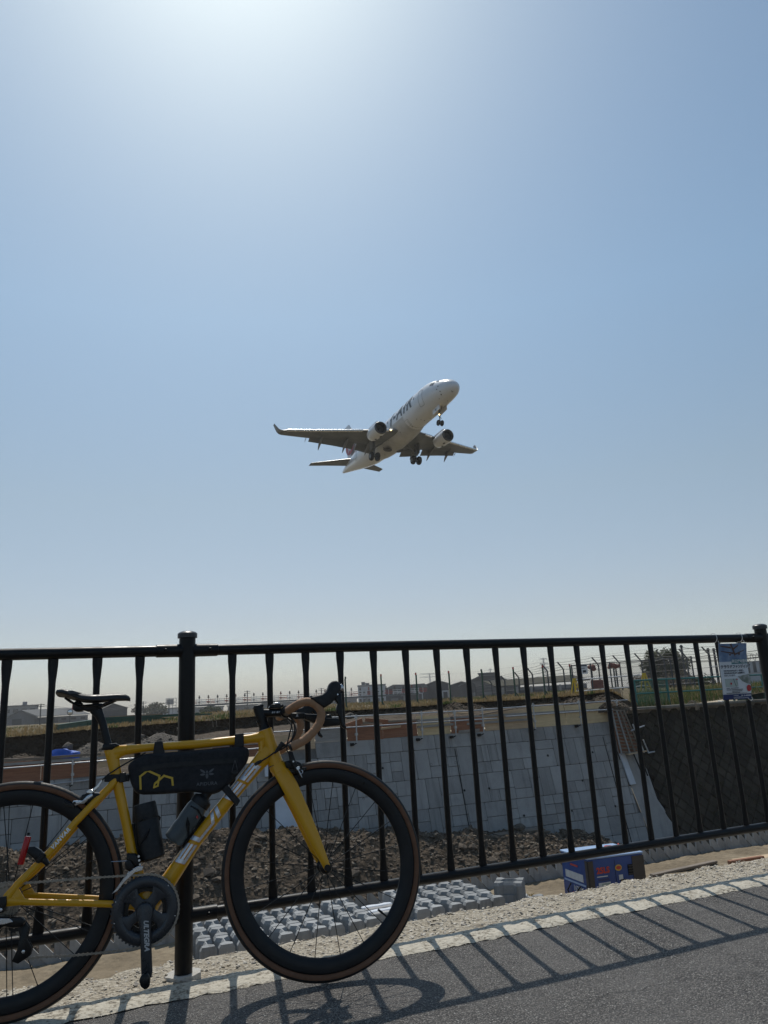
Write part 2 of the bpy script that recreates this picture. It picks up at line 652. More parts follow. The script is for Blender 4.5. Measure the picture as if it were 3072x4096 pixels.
def shoulder_z(x, y):
    z = -0.006 + 0.010 * nz(x * 4, y * 4, 1.0) + 0.006 * nz(x * 17, y * 17, 2.0)
    edge = 0.20 + 0.035 * nz(x * 1.7, 3.0) + 0.02 * nz(x * 7, 9.0)
    if y < -0.10:
        z = min(z, -0.003)
    if y > edge:
        z -= (y - edge) * 0.75 + 0.02
    return z


sx = rng(-3.0, 7.0, 400)
shoulder = grid("gravel_shoulder", [-40, -12] + sx + [12, 60], rng(-0.24, 0.5, 36), lambda x, y: (x, y, shoulder_z(x, y)), A_shoulder)

# the painted edge line: ragged where the paint has worn
lb = MB()
lx = rng(-6.0, 12.0, 900)
rows = rng(0, 1, 8)
for x in lx:
    n0 = -0.228 + 0.012 * nz(x * 9, 0.5) + 0.011 * nz(x * 31, 4.5)
    n1 = -0.078 + 0.012 * nz(x * 7, 7.5) + 0.007 * nz(x * 29, 2.5)
    for q in rows:
        y = n0 + (n1 - n0) * q
        lb.v.append((x, y, 0.0075 + 0.0035 * nz(x * 22, y * 22, 5.0) - (0.006 if q in (0, 1) else 0)))
nr = len(rows)
lb.f = [(i * nr + k, (i + 1) * nr + k, (i + 1) * nr + k + 1, i * nr + k + 1) for i in range(len(lx) - 1) for k in range(nr - 1)]
lb.m = [0] * len(lb.f)
tag(lb.build("painted_edge_line", A_line, None, 180), kind="structure")

# pebbles bound into the shoulder
rnd = random.Random(7)
pb = MB()
ico = bmesh.new(); bmesh.ops.create_icosphere(ico, subdivisions=1, radius=1.0); ico.verts.index_update()
IV = [p.co.copy() for p in ico.verts]; IVS = [[p * rnd.uniform(.62, 1.3) for p in IV] for _ in range(9)]; IF = [[q.index for q in f.verts] for f in ico.faces]; ico.free()
def pebbles(mb, n, fx, fy, fz, r0, r1, mats=3, flat=0.6, pw=3):
    for i in range(n):
        x, y = fx(), fy()
        r = r0 + (r1 - r0) * rnd.random() ** pw
        R = Euler((rnd.uniform(-.4, .4), rnd.uniform(-.4, .4), rnd.uniform(0, 6))).to_matrix()
        sx_, sy_, sz_ = rnd.uniform(.7, 1.4), rnd.uniform(.7, 1.2), flat * rnd.uniform(.6, 1.2)
        c = Vector((x, y, fz(x, y) + r * sz_ * 0.35))
        mb.mi = rnd.randrange(mats)
        mb.add([c + R @ Vector((p.x * sx_, p.y * sy_, p.z * sz_)) * r for p in IVS[i % 9]], IF)
P_a = plain("pebble_tan", (0.46, 0.40, 0.31), 0.9, var=0.3, scale=25)
P_b = plain("pebble_grey", (0.30, 0.275, 0.24), 0.9, var=0.35, scale=25)
P_c = plain("pebble_pale", (0.58, 0.53, 0.45), 0.9, var=0.2, scale=25)
pebbles(pb, 9500, lambda: rnd.uniform(-0.9, 4.6), lambda: rnd.uniform(-0.10, 0.27), shoulder_z, 0.0022, 0.009, 3, .42)
pebbles(pb, 900, lambda: rnd.uniform(-0.9, 4.6), lambda: rnd.uniform(-0.26, -0.1), lambda x, y: 0.004, 0.0015, 0.004)
tag(pb.build("pebbles", [P_a, P_b, P_c], None, 60), kind="stuff")

# ------------------------------------------------------------------ embankment down to the working bench
def bench_z(x, y):
    if y < 0.45:
        return shoulder_z(x, y) - 0.05
    z = tab(y, [(0.45, -0.26), (5.6, -2.74), (6.6, -2.8), (30, -2.8)])
    return z + 0.05 * nz(x * 0.5, y * 0.6) + 0.03 * nz(x * 2.2, y * 2.2) + 0.10 * max(0, 1 - abs(y - 11.0) / 0.35) * (0.5 + nz(x * 1.1, 4.0))


grid("bench_ground", [-60, -20, -8] + rng(-5, 20, 200) + [26, 40, 90], rng(0.40, 11.42, 126), lambda x, y: (x, y, bench_z(x, y)), A_sand)

# channel floor, the heaped spoil in it
def chan_z(x, y):
    crest = tab(x, [(-8, -2.55), (1, -2.6), (5.4, -2.85), (8.9, -3.18), (11.7, -3.66), (14.7, -3.85), (17.5, -4.3), (20, -5.1), (60, -5.25)])
    prof = tab(y, [(11.44, 0.0), (16.0, 0.05), (18.5, 0.3), (20.6, 0.93), (21.3, 1.0), (22.0, 0.96), (24.5, 0.85)])
    z = -5.3 + (crest + 5.3) * prof
    return z + prof * (0.28 * nz(x * 0.55, y * 0.55, 3.3) + 0.20 * nz(x * 1.6, y * 1.6, 1.0) + 0.10 * nz(x * 4.5, y * 4.5, 2.0) + .04 * nz(x * 11, y * 11, 5.0)) + 0.05


grid("channel_bed", [-70, -30, -12] + rng(-7, 26, 420) + [45, 100], [11.44, 11.5, 14, 16] + rng(17, 23.2, 90) + [24.4], lambda x, y: (x, y, chan_z(x, y)), A_soil, smooth=25)
cl = MB()
C_a = plain("clod_dark", (0.112, 0.086, 0.062), 0.97, var=0.35, scale=6)
C_b = plain("clod_pale", (0.19, 0.155, 0.115), 0.97, var=0.3, scale=6)
pebbles(cl, 11000, lambda: rnd.uniform(-4, 22), lambda: rnd.uniform(18.6, 22.4), chan_z, 0.012, 0.085, 3, 0.6, 3)
pebbles(cl, 130, lambda: rnd.uniform(-4, 22), lambda: rnd.uniform(19.2, 22.2), chan_z, 0.06, 0.22, 2, 0.5, 2)
tag(cl.build("spoil_clods", [C_a, C_a, C_b], None, 20), kind="stuff")

# ------------------------------------------------------------------ near revetment: saw-toothed row of interlocking blocks
A_saw = m_concrete('revetment_concrete', (0.36, 0.36, 0.352), 0.15, (0.22, 0.22, 0.215), 3.0, 0.9, 0.16)
rev = thing("block_revetment", "saw-toothed row of grey concrete blocks along the far edge of the sandy bench", "retaining wall", (0, 11.35, -2.84))
sm = MB().prism([(0.0, 0.170), (0.0, 0.335), (0.02, 0.358), (0.04, 0.360), (0.41, -0.03), (0.19, -0.03)], (0, 0, 0), (1, 0, 0), (0, 0, 1), (0, 0.05, 0)).mesh("block", A_saw, 0)
for i in range(122):
    o = place("block", sm, rev, (-5.0 + i * 0.222 + rnd.uniform(-.006, .006), rnd.uniform(-.015, .015), rnd.uniform(-.012, .012)), (rnd.uniform(-.02, .02), rnd.uniform(-.02, .02), 0))

mb = MB(); mb.box((8.5, .11, -.9), (27.5, .08, 1.9)); mb.build("backing", A_joint, rev, 0)

# ------------------------------------------------------------------ far retaining wall of patterned blocks
def old_y(z):
    return 24.25 + 0.42 * z


def wall_y(z):
    return 23.6 + 0.25 * (z + 0.36)


wall = thing("patterned_retaining_wall", "pale grey concrete retaining wall with stone-pattern blocks across the channel", "retaining wall", (8, wall_y(-5.3), -5.3))
W0 = Vector((8, wall_y(-5.3), -5.3))
TILT = -atan2(0.25, 1.0)
bk = MB()
xr = lambda z: tab(z, [(-5.4, 21.35), (-3.85, 20.98), (-0.3, 20.6)])
bk.add([Vector(p) - W0 for p in [(-14, wall_y(-5.4) + .05, -5.4), (xr(-5.4), wall_y(-5.4) + .05, -5.4), (xr(-.3), wall_y(-.3) + .05, -.3), (8, wall_y(-.3) + .05, -.3), (6, wall_y(-.86) + .05, -.86), (-14, wall_y(-.86) + .05, -.86)] for p in [p]], [(0, 1, 2, 3, 4, 5)])
vs0 = list(bk.v)
bk.add([Vector(p) + Vector((0, 0.5, 0)) for p in vs0], [(5, 4, 3, 2, 1, 0)])
bk.build("wall_core", A_joint, wall, 0)
stones = []
rs = random.Random(3)
edges = [-0.36, -0.86, -1.85, -2.85, -3.85, -4.85, -5.35]
for ci in range(len(edges) - 1):
    zt, zb = edges[ci], edges[ci + 1]
    x = -3.2 + rs.uniform(0, 0.4)
    if ci == 0:
        x = 7.9
    while x < xr((zt + zb) / 2) - 0.05:
        w = rs.choice([0.45, 0.6, 0.75, 0.9, 1.1])
        w = min(w, xr((zt + zb) / 2) - x)
        h = zt - zb
        k = rs.random()
        if h < 0.6:
            cells = [(0, 1, 0, 1)]
        elif k < 0.28:
            s = rs.choice([0.34, 0.5, 0.66]); cells = [(0, 1, 0, s), (0, 1, s, 1)]
        elif k < 0.62 and w > 0.55:
            s = rs.choice([0.4, 0.6]); q = rs.choice([0.38, 0.5, 0.62])
            cells = [(0, 1, 0, s), (0, q, s, 1), (q, 1, s, 1)] if rs.random() < .5 else [(0, 1, s, 1), (0, q, 0, s), (q, 1, 0, s)]
        elif k < 0.85:
            s, s2 = 0.33, 0.68
            q = rs.choice([0.4, 0.6])
            cells = [(0, 1, 0, s), (0, q, s, 1), (q, 1, s, s2), (q, 1, s2, 1)] if w > 0.7 else [(0, 1, 0, s), (0, 1, s, s2), (0, 1, s2, 1)]
        else:
            cells = [(0, 1, 0, 1)] if w < 0.7 else [(0, .5, 0, 1), (.5, 1, 0, 1)]
        for a, b, c, d in cells:
            stones.append((x + a * w, x + b * w, zb + c * h, zb + d * h))
        x += w
unit = MB().bevbox((0, 0, 0), (1, 1, 1), 0.04).mesh("stone", A_wallnew, 20)
def vis(s):
    return (0 if -2.2 < (s[0] + s[1]) / 2 and (s[2] + s[3]) / 2 > tab((s[0] + s[1]) / 2, [(-2, -2.9), (9, -3.5), (15, -4.2), (22, -5.2)]) else 1, hypot(s[0] - CAM.x, 26))
stones.sort(key=vis)
rest = MB()
for i, (x0, x1, z0, z1) in enumerate(stones):
    zc, xc = (z0 + z1) / 2, (x0 + x1) / 2
    if i >= 15 and rs.random() < 0:
        continue
    dep = 0.10 + rs.uniform(-0.012, 0.012)
    size = (x1 - x0 - 0.016, dep, (z1 - z0) * sqrt(1 + .0625) - 0.016)
    loc = Vector((xc, wall_y(zc) + 0.01, zc)) - W0
    if i < 295:
        o = place("stone", unit, wall, loc, (TILT, 0, 0))
        o.scale = size
    else:
        rest.box(loc, size, (TILT, 0, 0))
if rest.v:
    tag(rest.build("stone_rest", A_wallnew, wall, 20), kind="stuff")
# coping strip cast above the right-hand stones, weep pipes, an expansion joint
cp = MB(); cp.box((14.4 - W0.x, wall_y(-.3) + .02 - W0.y, -.335 - W0.z), (13.0, .07, .04)); cp.build("cast_ledge", A_wallnew, wall, 0)
wp = MB().lathe([(0.036, -.05), (0.036, .0), (0.05, .0), (0.05, -.05)], axis=(0, -1, .25), n=14)
wp.mi = 1; wp.lathe([(0.036, -.004), (0.0, -.004)], axis=(0, -1, .25), n=14)
wpm = wp.mesh("weep_pipe", [A_joint, A_black], 30)
for hx, hzz in [(-1.13, -2.28), (10.31, -1.35), (9.44, -2.28), (12.24, -1.37), (13.25, -1.39), (13.41, -2.36), (14.45, -2.38), (12.55, -3.35), (15.69, -3.43), (17.35, -1.43), (16.52, -2.42), (18.67, -2.46), (17.84, -3.47), (19.5, -1.46), (7.3, -1.36), (6.2, -2.3), (19.9, -3.5), (3.1, -1.4), (1.6, -2.3)]:
    place("weep_pipe", wpm, wall, Vector((hx, wall_y(hzz) - .048, hzz)) - W0)
ej = MB()
for jx in (13.32, 6.55, 20.2):
    ej.prism([(-.012, 0), (.012, 0), (.012, 1), (-.012, 1)], Vector((jx + .0, wall_y(-4.9) - .062, -4.9)) - W0, (1, 0, 0), (0, .25 * 4.0, 4.0), (0, .02, 0))
ej.build("expansion_joint", A_black, wall, 0)
# the broken-edged concrete strip where the new wall meets the old bank
tr = MB()
pts = []
for i in range(15):
    z = -0.1 - i * 0.37
    pts.append((xr(z) + tab(z, [(-5.3, 1.25), (-4, 1.18), (-1.65, 1.08), (0, 0.7)]) + rs.uniform(-.10, .10), z))
poly = [(xr(-.1) - .05, -.1)] + pts + [(xr(-5.3) - .05, -5.3)]
tr.add([Vector((x, (wall_y(z) if x < xr(z) else min(wall_y(z), old_y(z) - .02)) - .03, z)) - W0 for x, z in poly] + [Vector((x, wall_y(z) + .3, z)) - W0 for x, z in poly], [tuple(range(len(poly) - 1, -1, -1))] + [(i, i + 1, i + 1 + len(poly), i + len(poly)) for i in range(len(poly) - 1)])
tr.build("cast_edge_strip", A_wallnew, wall, 0)

# ------------------------------------------------------------------ old bank of diagonal blocks on the right
OB = Vector((28, old_y(-5.3), -5.3))
bank = thing("old_block_bank", "dark weathered bank of diagonally laid blocks below the teal railing", "retaining wall", OB)
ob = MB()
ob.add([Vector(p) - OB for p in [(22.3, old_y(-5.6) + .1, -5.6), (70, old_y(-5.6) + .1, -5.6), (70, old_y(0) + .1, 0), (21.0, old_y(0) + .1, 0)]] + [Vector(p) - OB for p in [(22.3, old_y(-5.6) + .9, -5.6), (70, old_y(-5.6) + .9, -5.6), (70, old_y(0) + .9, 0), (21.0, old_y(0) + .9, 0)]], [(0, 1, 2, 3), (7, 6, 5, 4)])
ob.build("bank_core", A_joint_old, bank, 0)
A = 0.40
T2 = -atan2(0.42, 1.0)
dm = MB().bevbox((0, 0, 0), (A - .02, .12, A - .02), .03, (0, radians(45), 0)).mesh("block", A_wallold, 20)
h2 = A / sqrt(2)
dia = []
r_ = 0
zz = -0.12
while zz > -5.4:
    x = 20.9 + (h2 if r_ % 2 else 0)
    while x < 37:
        if x > xr(zz) + .1 + tab(zz, [(-5.3, 1.25), (-4, 1.18), (-1.65, 1.08), (0, 0.7)]):
            dia.append((x, zz))
        x += 2 * h2
    zz -= h2 / sqrt(1 + .42 ** 2)
    r_ += 1
dia.sort(key=lambda p: (0 if p[0] < 33 else 1, p[0]))
rest = MB()
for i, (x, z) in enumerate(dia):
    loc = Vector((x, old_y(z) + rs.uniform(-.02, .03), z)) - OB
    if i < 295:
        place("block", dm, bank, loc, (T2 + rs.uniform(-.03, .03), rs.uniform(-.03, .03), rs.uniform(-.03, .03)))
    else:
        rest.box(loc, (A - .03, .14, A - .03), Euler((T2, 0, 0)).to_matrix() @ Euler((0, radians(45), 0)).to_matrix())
if rest.v:
    tag(rest.build("block_rest", A_wallold, bank, 20), kind="stuff")
oc = MB(); oc.bevbox(Vector((46, old_y(0.05) + .15, 0.02)) - OB, (50, .5, .26), .02); oc.build("coping", A_coping, bank, 0)

# ------------------------------------------------------------------ terrace, cut face and the field beyond
def cut_d(az):
    return tab(az, [(-30, 40), (0, 40), (20, 39.5), (33, 38.5), (37, 36.5), (39.5, 36.2), (60, 37)])
def top_z(az):
    return tab(az, [(-30, .2), (-3.3, .30), (4.2, .49), (9.6, .53), (14, .64), (21, .66), (26, .67), (33, .74), (37, .80), (39, .85), (41, .10), (60, .08)])
def bot_z(az):
    return tab(az, [(-30, -.8), (-3.2, -.80), (5.9, -.24), (9.6, -.05), (22, .33), (26.5, .42), (31, .38), (38, .5), (41, .05), (60, .0)])
def base_d(az):                                   # where the terrace meets the back of the wall
    a = radians(az)
    return (24.05 - CAM.y) / cos(a) if abs(az) < 70 else 60
AZ = rng(-25, 58, 332)
def terrace(az, q):
    d0, d1 = base_d(az), cut_d(az)
    if d0 > d1 - 1.2:
        d0 = d1 - 1.2 - 0.01 * q
    if az > 39.8:
        d0 = base_d(az) - .3; d1 = d0 + 1.5
    z0 = tab(az, [(-30, -.9), (9, -.85), (13, -.25), (60, -.2)])
    if az > 39.8:
        z0 = .05
    d = d0 + (d1 - d0) * q
    z = z0 + (bot_z(az) - z0) * min(1, q * 1.4)
    p = pol(az, d)
    if az < 39.8:
        z += (0.10 * nz(p.x * .6, p.y * .6) + .05 * nz(p.x * 2.5, p.y * 2.5)) * min(1, q * 4 + .2)
    return (p.x, p.y, z)
mbt = MB(); nq = 26
mbt.v = [terrace(a, j / nq) for j in range(nq + 1) for a in AZ]
n_ = len(AZ)
mbt.f = [(j * n_ + i, j * n_ + i + 1, (j + 1) * n_ + i + 1, (j + 1) * n_ + i) for j in range(nq) for i in range(n_ - 1)]
mbt.m = [0] * len(mbt.f)
tag(mbt.build("excavated_terrace", A_soil, None, 180), kind="structure")
mbc = MB(); nq = 9
for j in range(nq + 1):
    q = j / nq
    for a in AZ:
        d = cut_d(a) + 0.35 * q - (0.12 if j == nq else 0)
        if a > 39.8:
            d = base_d(a) + 1.2 + .1 * q
        p = pol(a, d + (0.22 * nz(a * 1.2, q * 1.5) + .10 * nz(a * 5, q * 4) + .06 * nz(a * 15, q * 8)) * (1 if a < 39 else .2))
        zb, zt = bot_z(a) - .08, top_z(a)
        mbc.v.append((p.x, p.y, zb + (zt - zb) * q + (.05 * nz(a * 3, 5.0) if j == nq else 0)))
mbc.f = [(j * n_ + i, j * n_ + i + 1, (j + 1) * n_ + i + 1, (j + 1) * n_ + i) for j in range(nq) for i in range(n_ - 1)]
mbc.m = [0] * len(mbc.f)
tag(mbc.build("cut_earth_face", A_cliff, None, 35), kind="structure")
def field_z(az, d):
    t = top_z(az)
    if az > 39.8:
        t = tab(d, [(36, .08), (39, .12), (44, .62), (60, .7)])
    crest = CAM.z + 0.075 * tab(az, [(-3.5, -3.6), (2, -3.2), (5, -1.0), (8, 1.2), (12, 2.0), (20, 3.6), (25, 2.6), (30, 3.2), (36, 4.6), (45, 4.0)])
    q = min(1, max(0, (d - 41) / 34)) ** .8 if az < 39.8 else min(1, max(0, (d - 50) / 25))
    if d > 80:
        crest += (0.5 - crest) * min(1, (d - 80) / 60)
    p = pol(az, d)
    return t + (crest - t) * q + (0.06 * nz(p.x * .25, p.y * .25) if d < 150 else 0)
DS = [0, .6, 1.5, 3, 5, 8, 12, 18, 26, 36, 50, 70, 110, 170, 260, 450, 900, 2600]
AZF = [-120, -90, -60, -40] + AZ[::2] + [62, 75, 95, 120]
mbf = MB()
for k in DS:
    for a in AZF:
        d = (cut_d(a) + .12 if a <= 39.8 else base_d(a) + 1.2 if a < 60 else 60) + k
        p = pol(a, d)
        mbf.v.append((p.x, p.y, field_z(a, d)))
n2_ = len(AZF)
mbf.f = [(j * n2_ + i, j * n2_ + i + 1, (j + 1) * n2_ + i + 1, (j + 1) * n2_ + i) for j in range(len(DS) - 1) for i in range(n2_ - 1)]
mbf.m = [0] * len(mbf.f)
tag(mbf.build("field", A_grass, None, 180), kind="structure")
# ------------------------------------------------------------------ the path-side fence
fence = thing("metal_fence", "black painted steel fence with round rails and flat-ended balusters beside the path", "fence", (0, 0, 0))
SPAN, GAP, PIT, RT, RB = 2.983, 0.1704, 0.1468, 1.100, 0.185
post_m = MB().cyl((0, 0, 0.002), (0, 0, 1.150), 0.0303, n=28).mesh("post", A_fence, 40)
cap_m = MB().lathe([(0.0305, 0), (0.0365, .001), (0.0365, .017), (0.035, .0185), (0.030, .0225), (0.018, .0265), (0, .028)], n=28).mesh("post_cap", A_capm, 35)
NB = 28
bp_, ra, rb = [], [], []
for z, wx, wy in [(RB + .012, .0175, .006), (RB + .045, .017, .0065), (RB + .075, .0145, .009), (RB + .10, .0123, .0112), (RB + .12, .0117, .0117), (1.00 - .02, .0117, .0117), (1.00, .0123, .0112), (1.025, .0145, .009), (1.055, .017, .0065), (RT - .012, .0175, .006)]:
    bp_.append((0, 0, z)); ra.append(wy); rb.append(wx)
bal_m = MB().tube(bp_, ra, 14, True, ref=(1, 0, 0), r2=rb).mesh("baluster", A_fence, 50)
rail_m = MB().tube([(x, 0, 0) for x in (0.02, SPAN - .02)], .0206, 22).mesh("rail", A_fence, 40)
rail2_m = MB().tube([(x, 0, 0) for x in (0.02, SPAN - .02)], .0190, 22).mesh("rail", A_fence, 40)
slv = MB().tube([(0.018, 0, 0), (.04, 0, 0), (.112, 0, 0), (.114, 0, 0)], [.0262, .0240, .0236, .0212], 22)
slv.lathe([(.0062, .0), (.0062, .0025), (.0045, .005), (0, .006)], (.082, -.0232, .002), (0, -1, 0), 10)
slv_m = slv.mesh("rail_sleeve", A_fence, 40)
bolt_m = MB().lathe([(.0062, .0), (.0062, .003), (.0045, .0055), (0, .006)], (0, 0, 0), (0, -1, 0), 10).mesh("bolt", A_capm, 40)
pad_m = MB()
rr = random.Random(5)
ring = [(cos(k * pi / 14) * (.056 + rr.uniform(-.006, .009)), sin(k * pi / 14) * (.052 + rr.uniform(-.006, .008))) for k in range(28)]
pad_m = MB().prism(ring, (0, 0, -.02), (1, 0, 0), (0, 1, 0), (0, 0, .029)).mesh("mortar_pad", A_grout, 0)
for i in range(-1, 4):
    x0 = i * SPAN
    po = place("post", post_m, fence, (x0, 0, 0))
    place("post_cap", cap_m, po, (0, 0, 1.146))
    place("mortar_pad", pad_m, po, (0, 0, 0), (0, 0, i * 1.3))
    for s in (0, pi):
        for z, k in ((RT, 1.0), (RB, 0.93)):
            o = place("rail_sleeve", slv_m, fence, (x0, 0, z))
            if s:
                o.scale = (-1, 1, 1)
    if i < 3:
        for nm, z, m in (("top_rail", RT, rail_m), ("bottom_rail", RB, rail2_m)):
            place(nm, m, fence, (x0, 0, z))
        for k in range(19):
            place("baluster", bal_m, fence, (x0 + GAP + k * PIT, 0, 0), (0, 0, rr.uniform(-.05, .05)))

# ------------------------------------------------------------------ the bicycle
B_yel = NT("frame_paint_yellow")
B_yel.set(Base_Color=B_yel.ramp(B_yel.noise(7, 4), [(.3, (0.60, 0.290, 0.002)), (.7, (0.66, 0.325, 0.003))]), Roughness=B_yel.fr(B_yel.noise(40, 4), .3, .7, .26, .42), Coat_Weight=0.45, Coat_Roughness=0.05, Specular_IOR_Level=0.3)
B_yel.bump(B_yel.noise(300, 2), 0.03, 0.0004)
B_yel = B_yel.mat
B_carb = plain("carbon_matt", (0.0062, 0.0072, 0.0092), 0.40, 0, .2, 14, .06, 180, .0004, spec=.32)
B_blk = plain("black_alloy", (0.0055, 0.0055, 0.006), 0.36, 0.1, .25, 25, spec=.35)
B_rub = plain("black_rubber", (0.0075, 0.0075, 0.0082), 0.62, 0, .25, 40, .15, 260, .0006)
B_tan = plain("tan_sidewall", (0.15, 0.070, 0.036), 0.8, 0, .16, 30, .1, 300, .0004)
B_tape = plain("tan_bar_tape", (0.32, 0.172, 0.088), 0.72, 0, .12, 40, .25, 420, .0008)
B_crank = plain("grey_anodised", (0.038, 0.041, 0.047), 0.32, 0.35, .15, 18)
B_sil = plain("polished_alloy", (0.55, 0.56, 0.58), 0.26, 0.9, .1, 20)
B_steel = plain("chain_steel", (0.25, 0.225, 0.195), 0.36, 0.8, .3, 60)
B_let = plain("silver_decal", (0.66, 0.67, 0.69), 0.28, 0.45, .06, 20)
B_leto = plain("orange_decal", (0.62, 0.24, 0.05), 0.4, 0.2, .06, 20)
B_txt = plain("pale_print", (0.50, 0.50, 0.50), 0.45, 0.2)
B_bag = plain("bag_fabric", (0.0095, 0.0105, 0.0135), 0.82, 0, .2, 30, .3, 700, .0007)
B_zip = plain("bag_zip", (0.0035, 0.0035, 0.004), 0.6, 0, .2, 30)
B_logo = plain("bag_print_yellow", (0.55, 0.36, 0.035), 0.6)
B_bagt = plain("bag_print_grey", (0.075, 0.08, 0.088), 0.55)
B_red = NT("red_lens"); B_red.set(Base_Color=(0.50, 0.010, 0.014), Roughness=0.25, Transmission_Weight=0.25); B_red = B_red.mat
B_bot = NT("smoked_bottle"); B_bot.set(Base_Color=B_bot.ramp(B_bot.noise(9), [(.3, (.085, .10, .105)), (.7, (.13, .148, .155))]), Roughness=0.28, Transmission_Weight=0.35, IOR=1.3); B_bot = B_bot.mat
B_sad = plain("saddle_cover", (0.006, 0.0065, 0.007), 0.44, 0, .2, 30, .2, 500, .0006)

WR = 0.341
YB, LN = -0.1907, 0.0728
Ub = Vector((cos(YB), sin(YB), 0)); Nb = Vector((-sin(YB), cos(YB), 0)); Vb = cos(LN) * Vector((0, 0, 1)) + sin(LN) * Nb
HUB = Vector((-0.55315, -0.13303, 0.34490))
bike = thing("road_bicycle", "yellow road bicycle with deep black rims and tan-wall tyres leaning on the fence", "bicycle", HUB - Vb * WR, (-LN, 0, YB))
def q3(u, w, v):
    return Vector((u / 1000, w / 1000, v / 1000 + WR))
UX, UZ = Vector((.001, 0, 0)), Vector((0, 0, .001))
def Wd(mm):
    return Vector((0, mm / 1000, 0))
def bt(mb, pts, a, b, n=16, caps=True):
    """tube of the frame: pts (u,w,v) mm, a = half depth in the side view, b = half width"""
    mb.tube([q3(*p) for p in pts], [x / 1000 for x in a], n, caps, ref=(0, 1, 0), r2=[x / 1000 for x in b])
def slab2(mb, poly, w0, w1, bev, seg=2):
    mb.slab(poly, q3(0, w0, 0), UX, UZ, Wd(w1 - w0), bev / 1000, seg)
# steering: the front end is turned slightly towards the fence
SA = Vector((-34, 0, 113)).normalized()
SP = q3(813, 0, 396)
STEER = Matrix.Translation(SP) @ Matrix.Rotation(0.0775, 4, SA) @ Matrix.Translation(-SP)

fr = MB()
bt(fr, [(413, 0, -68), (398, 0, -10), (363, 0, 96), (342, 0, 185), (313, 0, 298), (296, 0, 370), (284, 0, 424)], [22, 19, 16, 15.5, 17, 19, 24], [20, 16, 13, 12.5, 12.5, 13, 13])
bt(fr, [(272, 0, 408), (300, 0, 412), (330, 0, 417), (370, 0, 419), (411, 0, 421), (560, 0, 421), (661, 0, 425), (744, 0, 428), (790, 0, 432), (812, 0, 436)], [22, 22, 17, 14, 13.3, 14.8, 15.2, 16, 20, 23], [12, 13, 14, 15, 16, 17, 17, 17, 17, 16])
bt(fr, [(795, 0, 456), (799, 0, 443), (813, 0, 398), (824, 0, 360), (831, 0, 338)], [23.5, 23.5, 23, 25, 26.5], [18.5, 19, 19, 22, 23])
bt(fr, [(818, 0, 392), (795, 0, 370), (770, 0, 344), (708, 0, 277), (634, 0, 196), (561, 0, 114), (482, 0, 8), (413, 0, -68)], [30, 30, 25, 22, 21.8, 22, 26, 30], [18, 19, 20, 20, 20, 20, 21, 24])
bt(fr, [(786, 0, 420), (781, 0, 398), (786, 0, 368)], [20, 9, 20], [14, 13, 14])
bt(fr, [(310, 0, 412), (297, 0, 392), (296, 0, 380)], [18, 14, 8], [12, 12, 12])
fr.cyl(q3(413, -43, -68), q3(413, 43, -68), .0255, n=24)
bt(fr, [(412, 0, -100), (411, 0, -70), (414, 0, -30), (420, 0, 4)], [22, 40, 46, 34], [26, 32, 30, 22])
for s in (-1, 1):
    bt(fr, [(400, 18 * s, -62), (350, 30 * s, -50), (313, 36 * s, -43), (242, 47 * s, -32), (150, 57 * s, -20), (64, 63 * s, -9), (12, 66 * s, 0)], [14, 11.5, 10.3, 10, 9.5, 9.5, 11], [12, 9, 8, 7, 6.5, 6, 4])
    bt(fr, [(306, 8 * s, 330), (290, 14 * s, 306), (250, 27 * s, 266), (190, 41 * s, 203), (113, 54 * s, 114), (40, 63 * s, 45), (12, 66 * s, 6)], [13, 12, 11.5, 11, 10.5, 10.5, 11], [9, 8.5, 8, 8, 7.5, 6, 4])
    slab2(fr, [(-6, 2), (4, 20), (26, 42), (40, 34), (62, 2), (66, -16), (14, -16), (-2, -12)], 64 * s - 3, 64 * s + 3, 1.0, 1)
frame = fr.build("frame", B_yel, bike, 50)
frame["label"] = "glossy yellow bicycle frame with silver lettering"

def on_dt(s, t, off=0.6):
    """a point on the near skin of the down tube: s mm up the tube from the bottom bracket, t mm across"""
    L = [(413, -68), (482, 8), (561, 114), (634, 196), (708, 277), (770, 344), (795, 370)]
    acc = 0
    for (a, b), (c, d) in zip(L, L[1:]):
        l = hypot(c - a, d - b)
        if s <= acc + l or (c, d) == L[-1]:
            q = (s - acc) / l
            du, dv = (c - a) / l, (d - b) / l
            u, v = a + du * l * q, b + dv * l * q
            break
        acc += l
    a_ = tab(s, [(0, 30), (103, 26), (235, 22), (454, 22), (545, 25), (600, 30)])
    b_ = tab(s, [(0, 24), (103, 21), (235, 20), (545, 20)])
    tt = max(-.98, min(.98, t / a_))
    return q3(u - dv * t, -(b_ * sqrt(1 - tt * tt) + off), v + du * t)
def strip(mb, s0, s1, t0, t1, sk=0.0, off=0.6, ns=6, nt=6):
    vs = [on_dt(s0 + (s1 - s0) * i / ns + sk * (t0 + (t1 - t0) * j / nt), t0 + (t1 - t0) * j / nt, off) for i in range(ns + 1) for j in range(nt + 1)]
    m = nt + 1
    mb.add(vs, [(i * m + j, i * m + j + 1, (i + 1) * m + j + 1, (i + 1) * m + j) for i in range(ns) for j in range(nt)])
def letter(segs):
    mb, me_ = MB(), MB()
    for (s0, s1, t0, t1, sk) in segs:
        strip(mb, s0, s1, t0, t1, sk, 0.9)
        strip(me_, s0 - 2, s1 + 2, t0 - 1.3, t1 + 1.3, sk, 0.5)
    l = mb.build("letter", B_let, frame, 60)
    me_.build("letter_outline", B_leto, frame, 60)
SK = -0.30
for base in (160, 398):
    letter([(base, base + 66, 11, 19, SK), (base, base + 66, -1, 7, SK), (base, base + 66, -13, -5, SK), (base, base + 13, -13, 19, SK)])
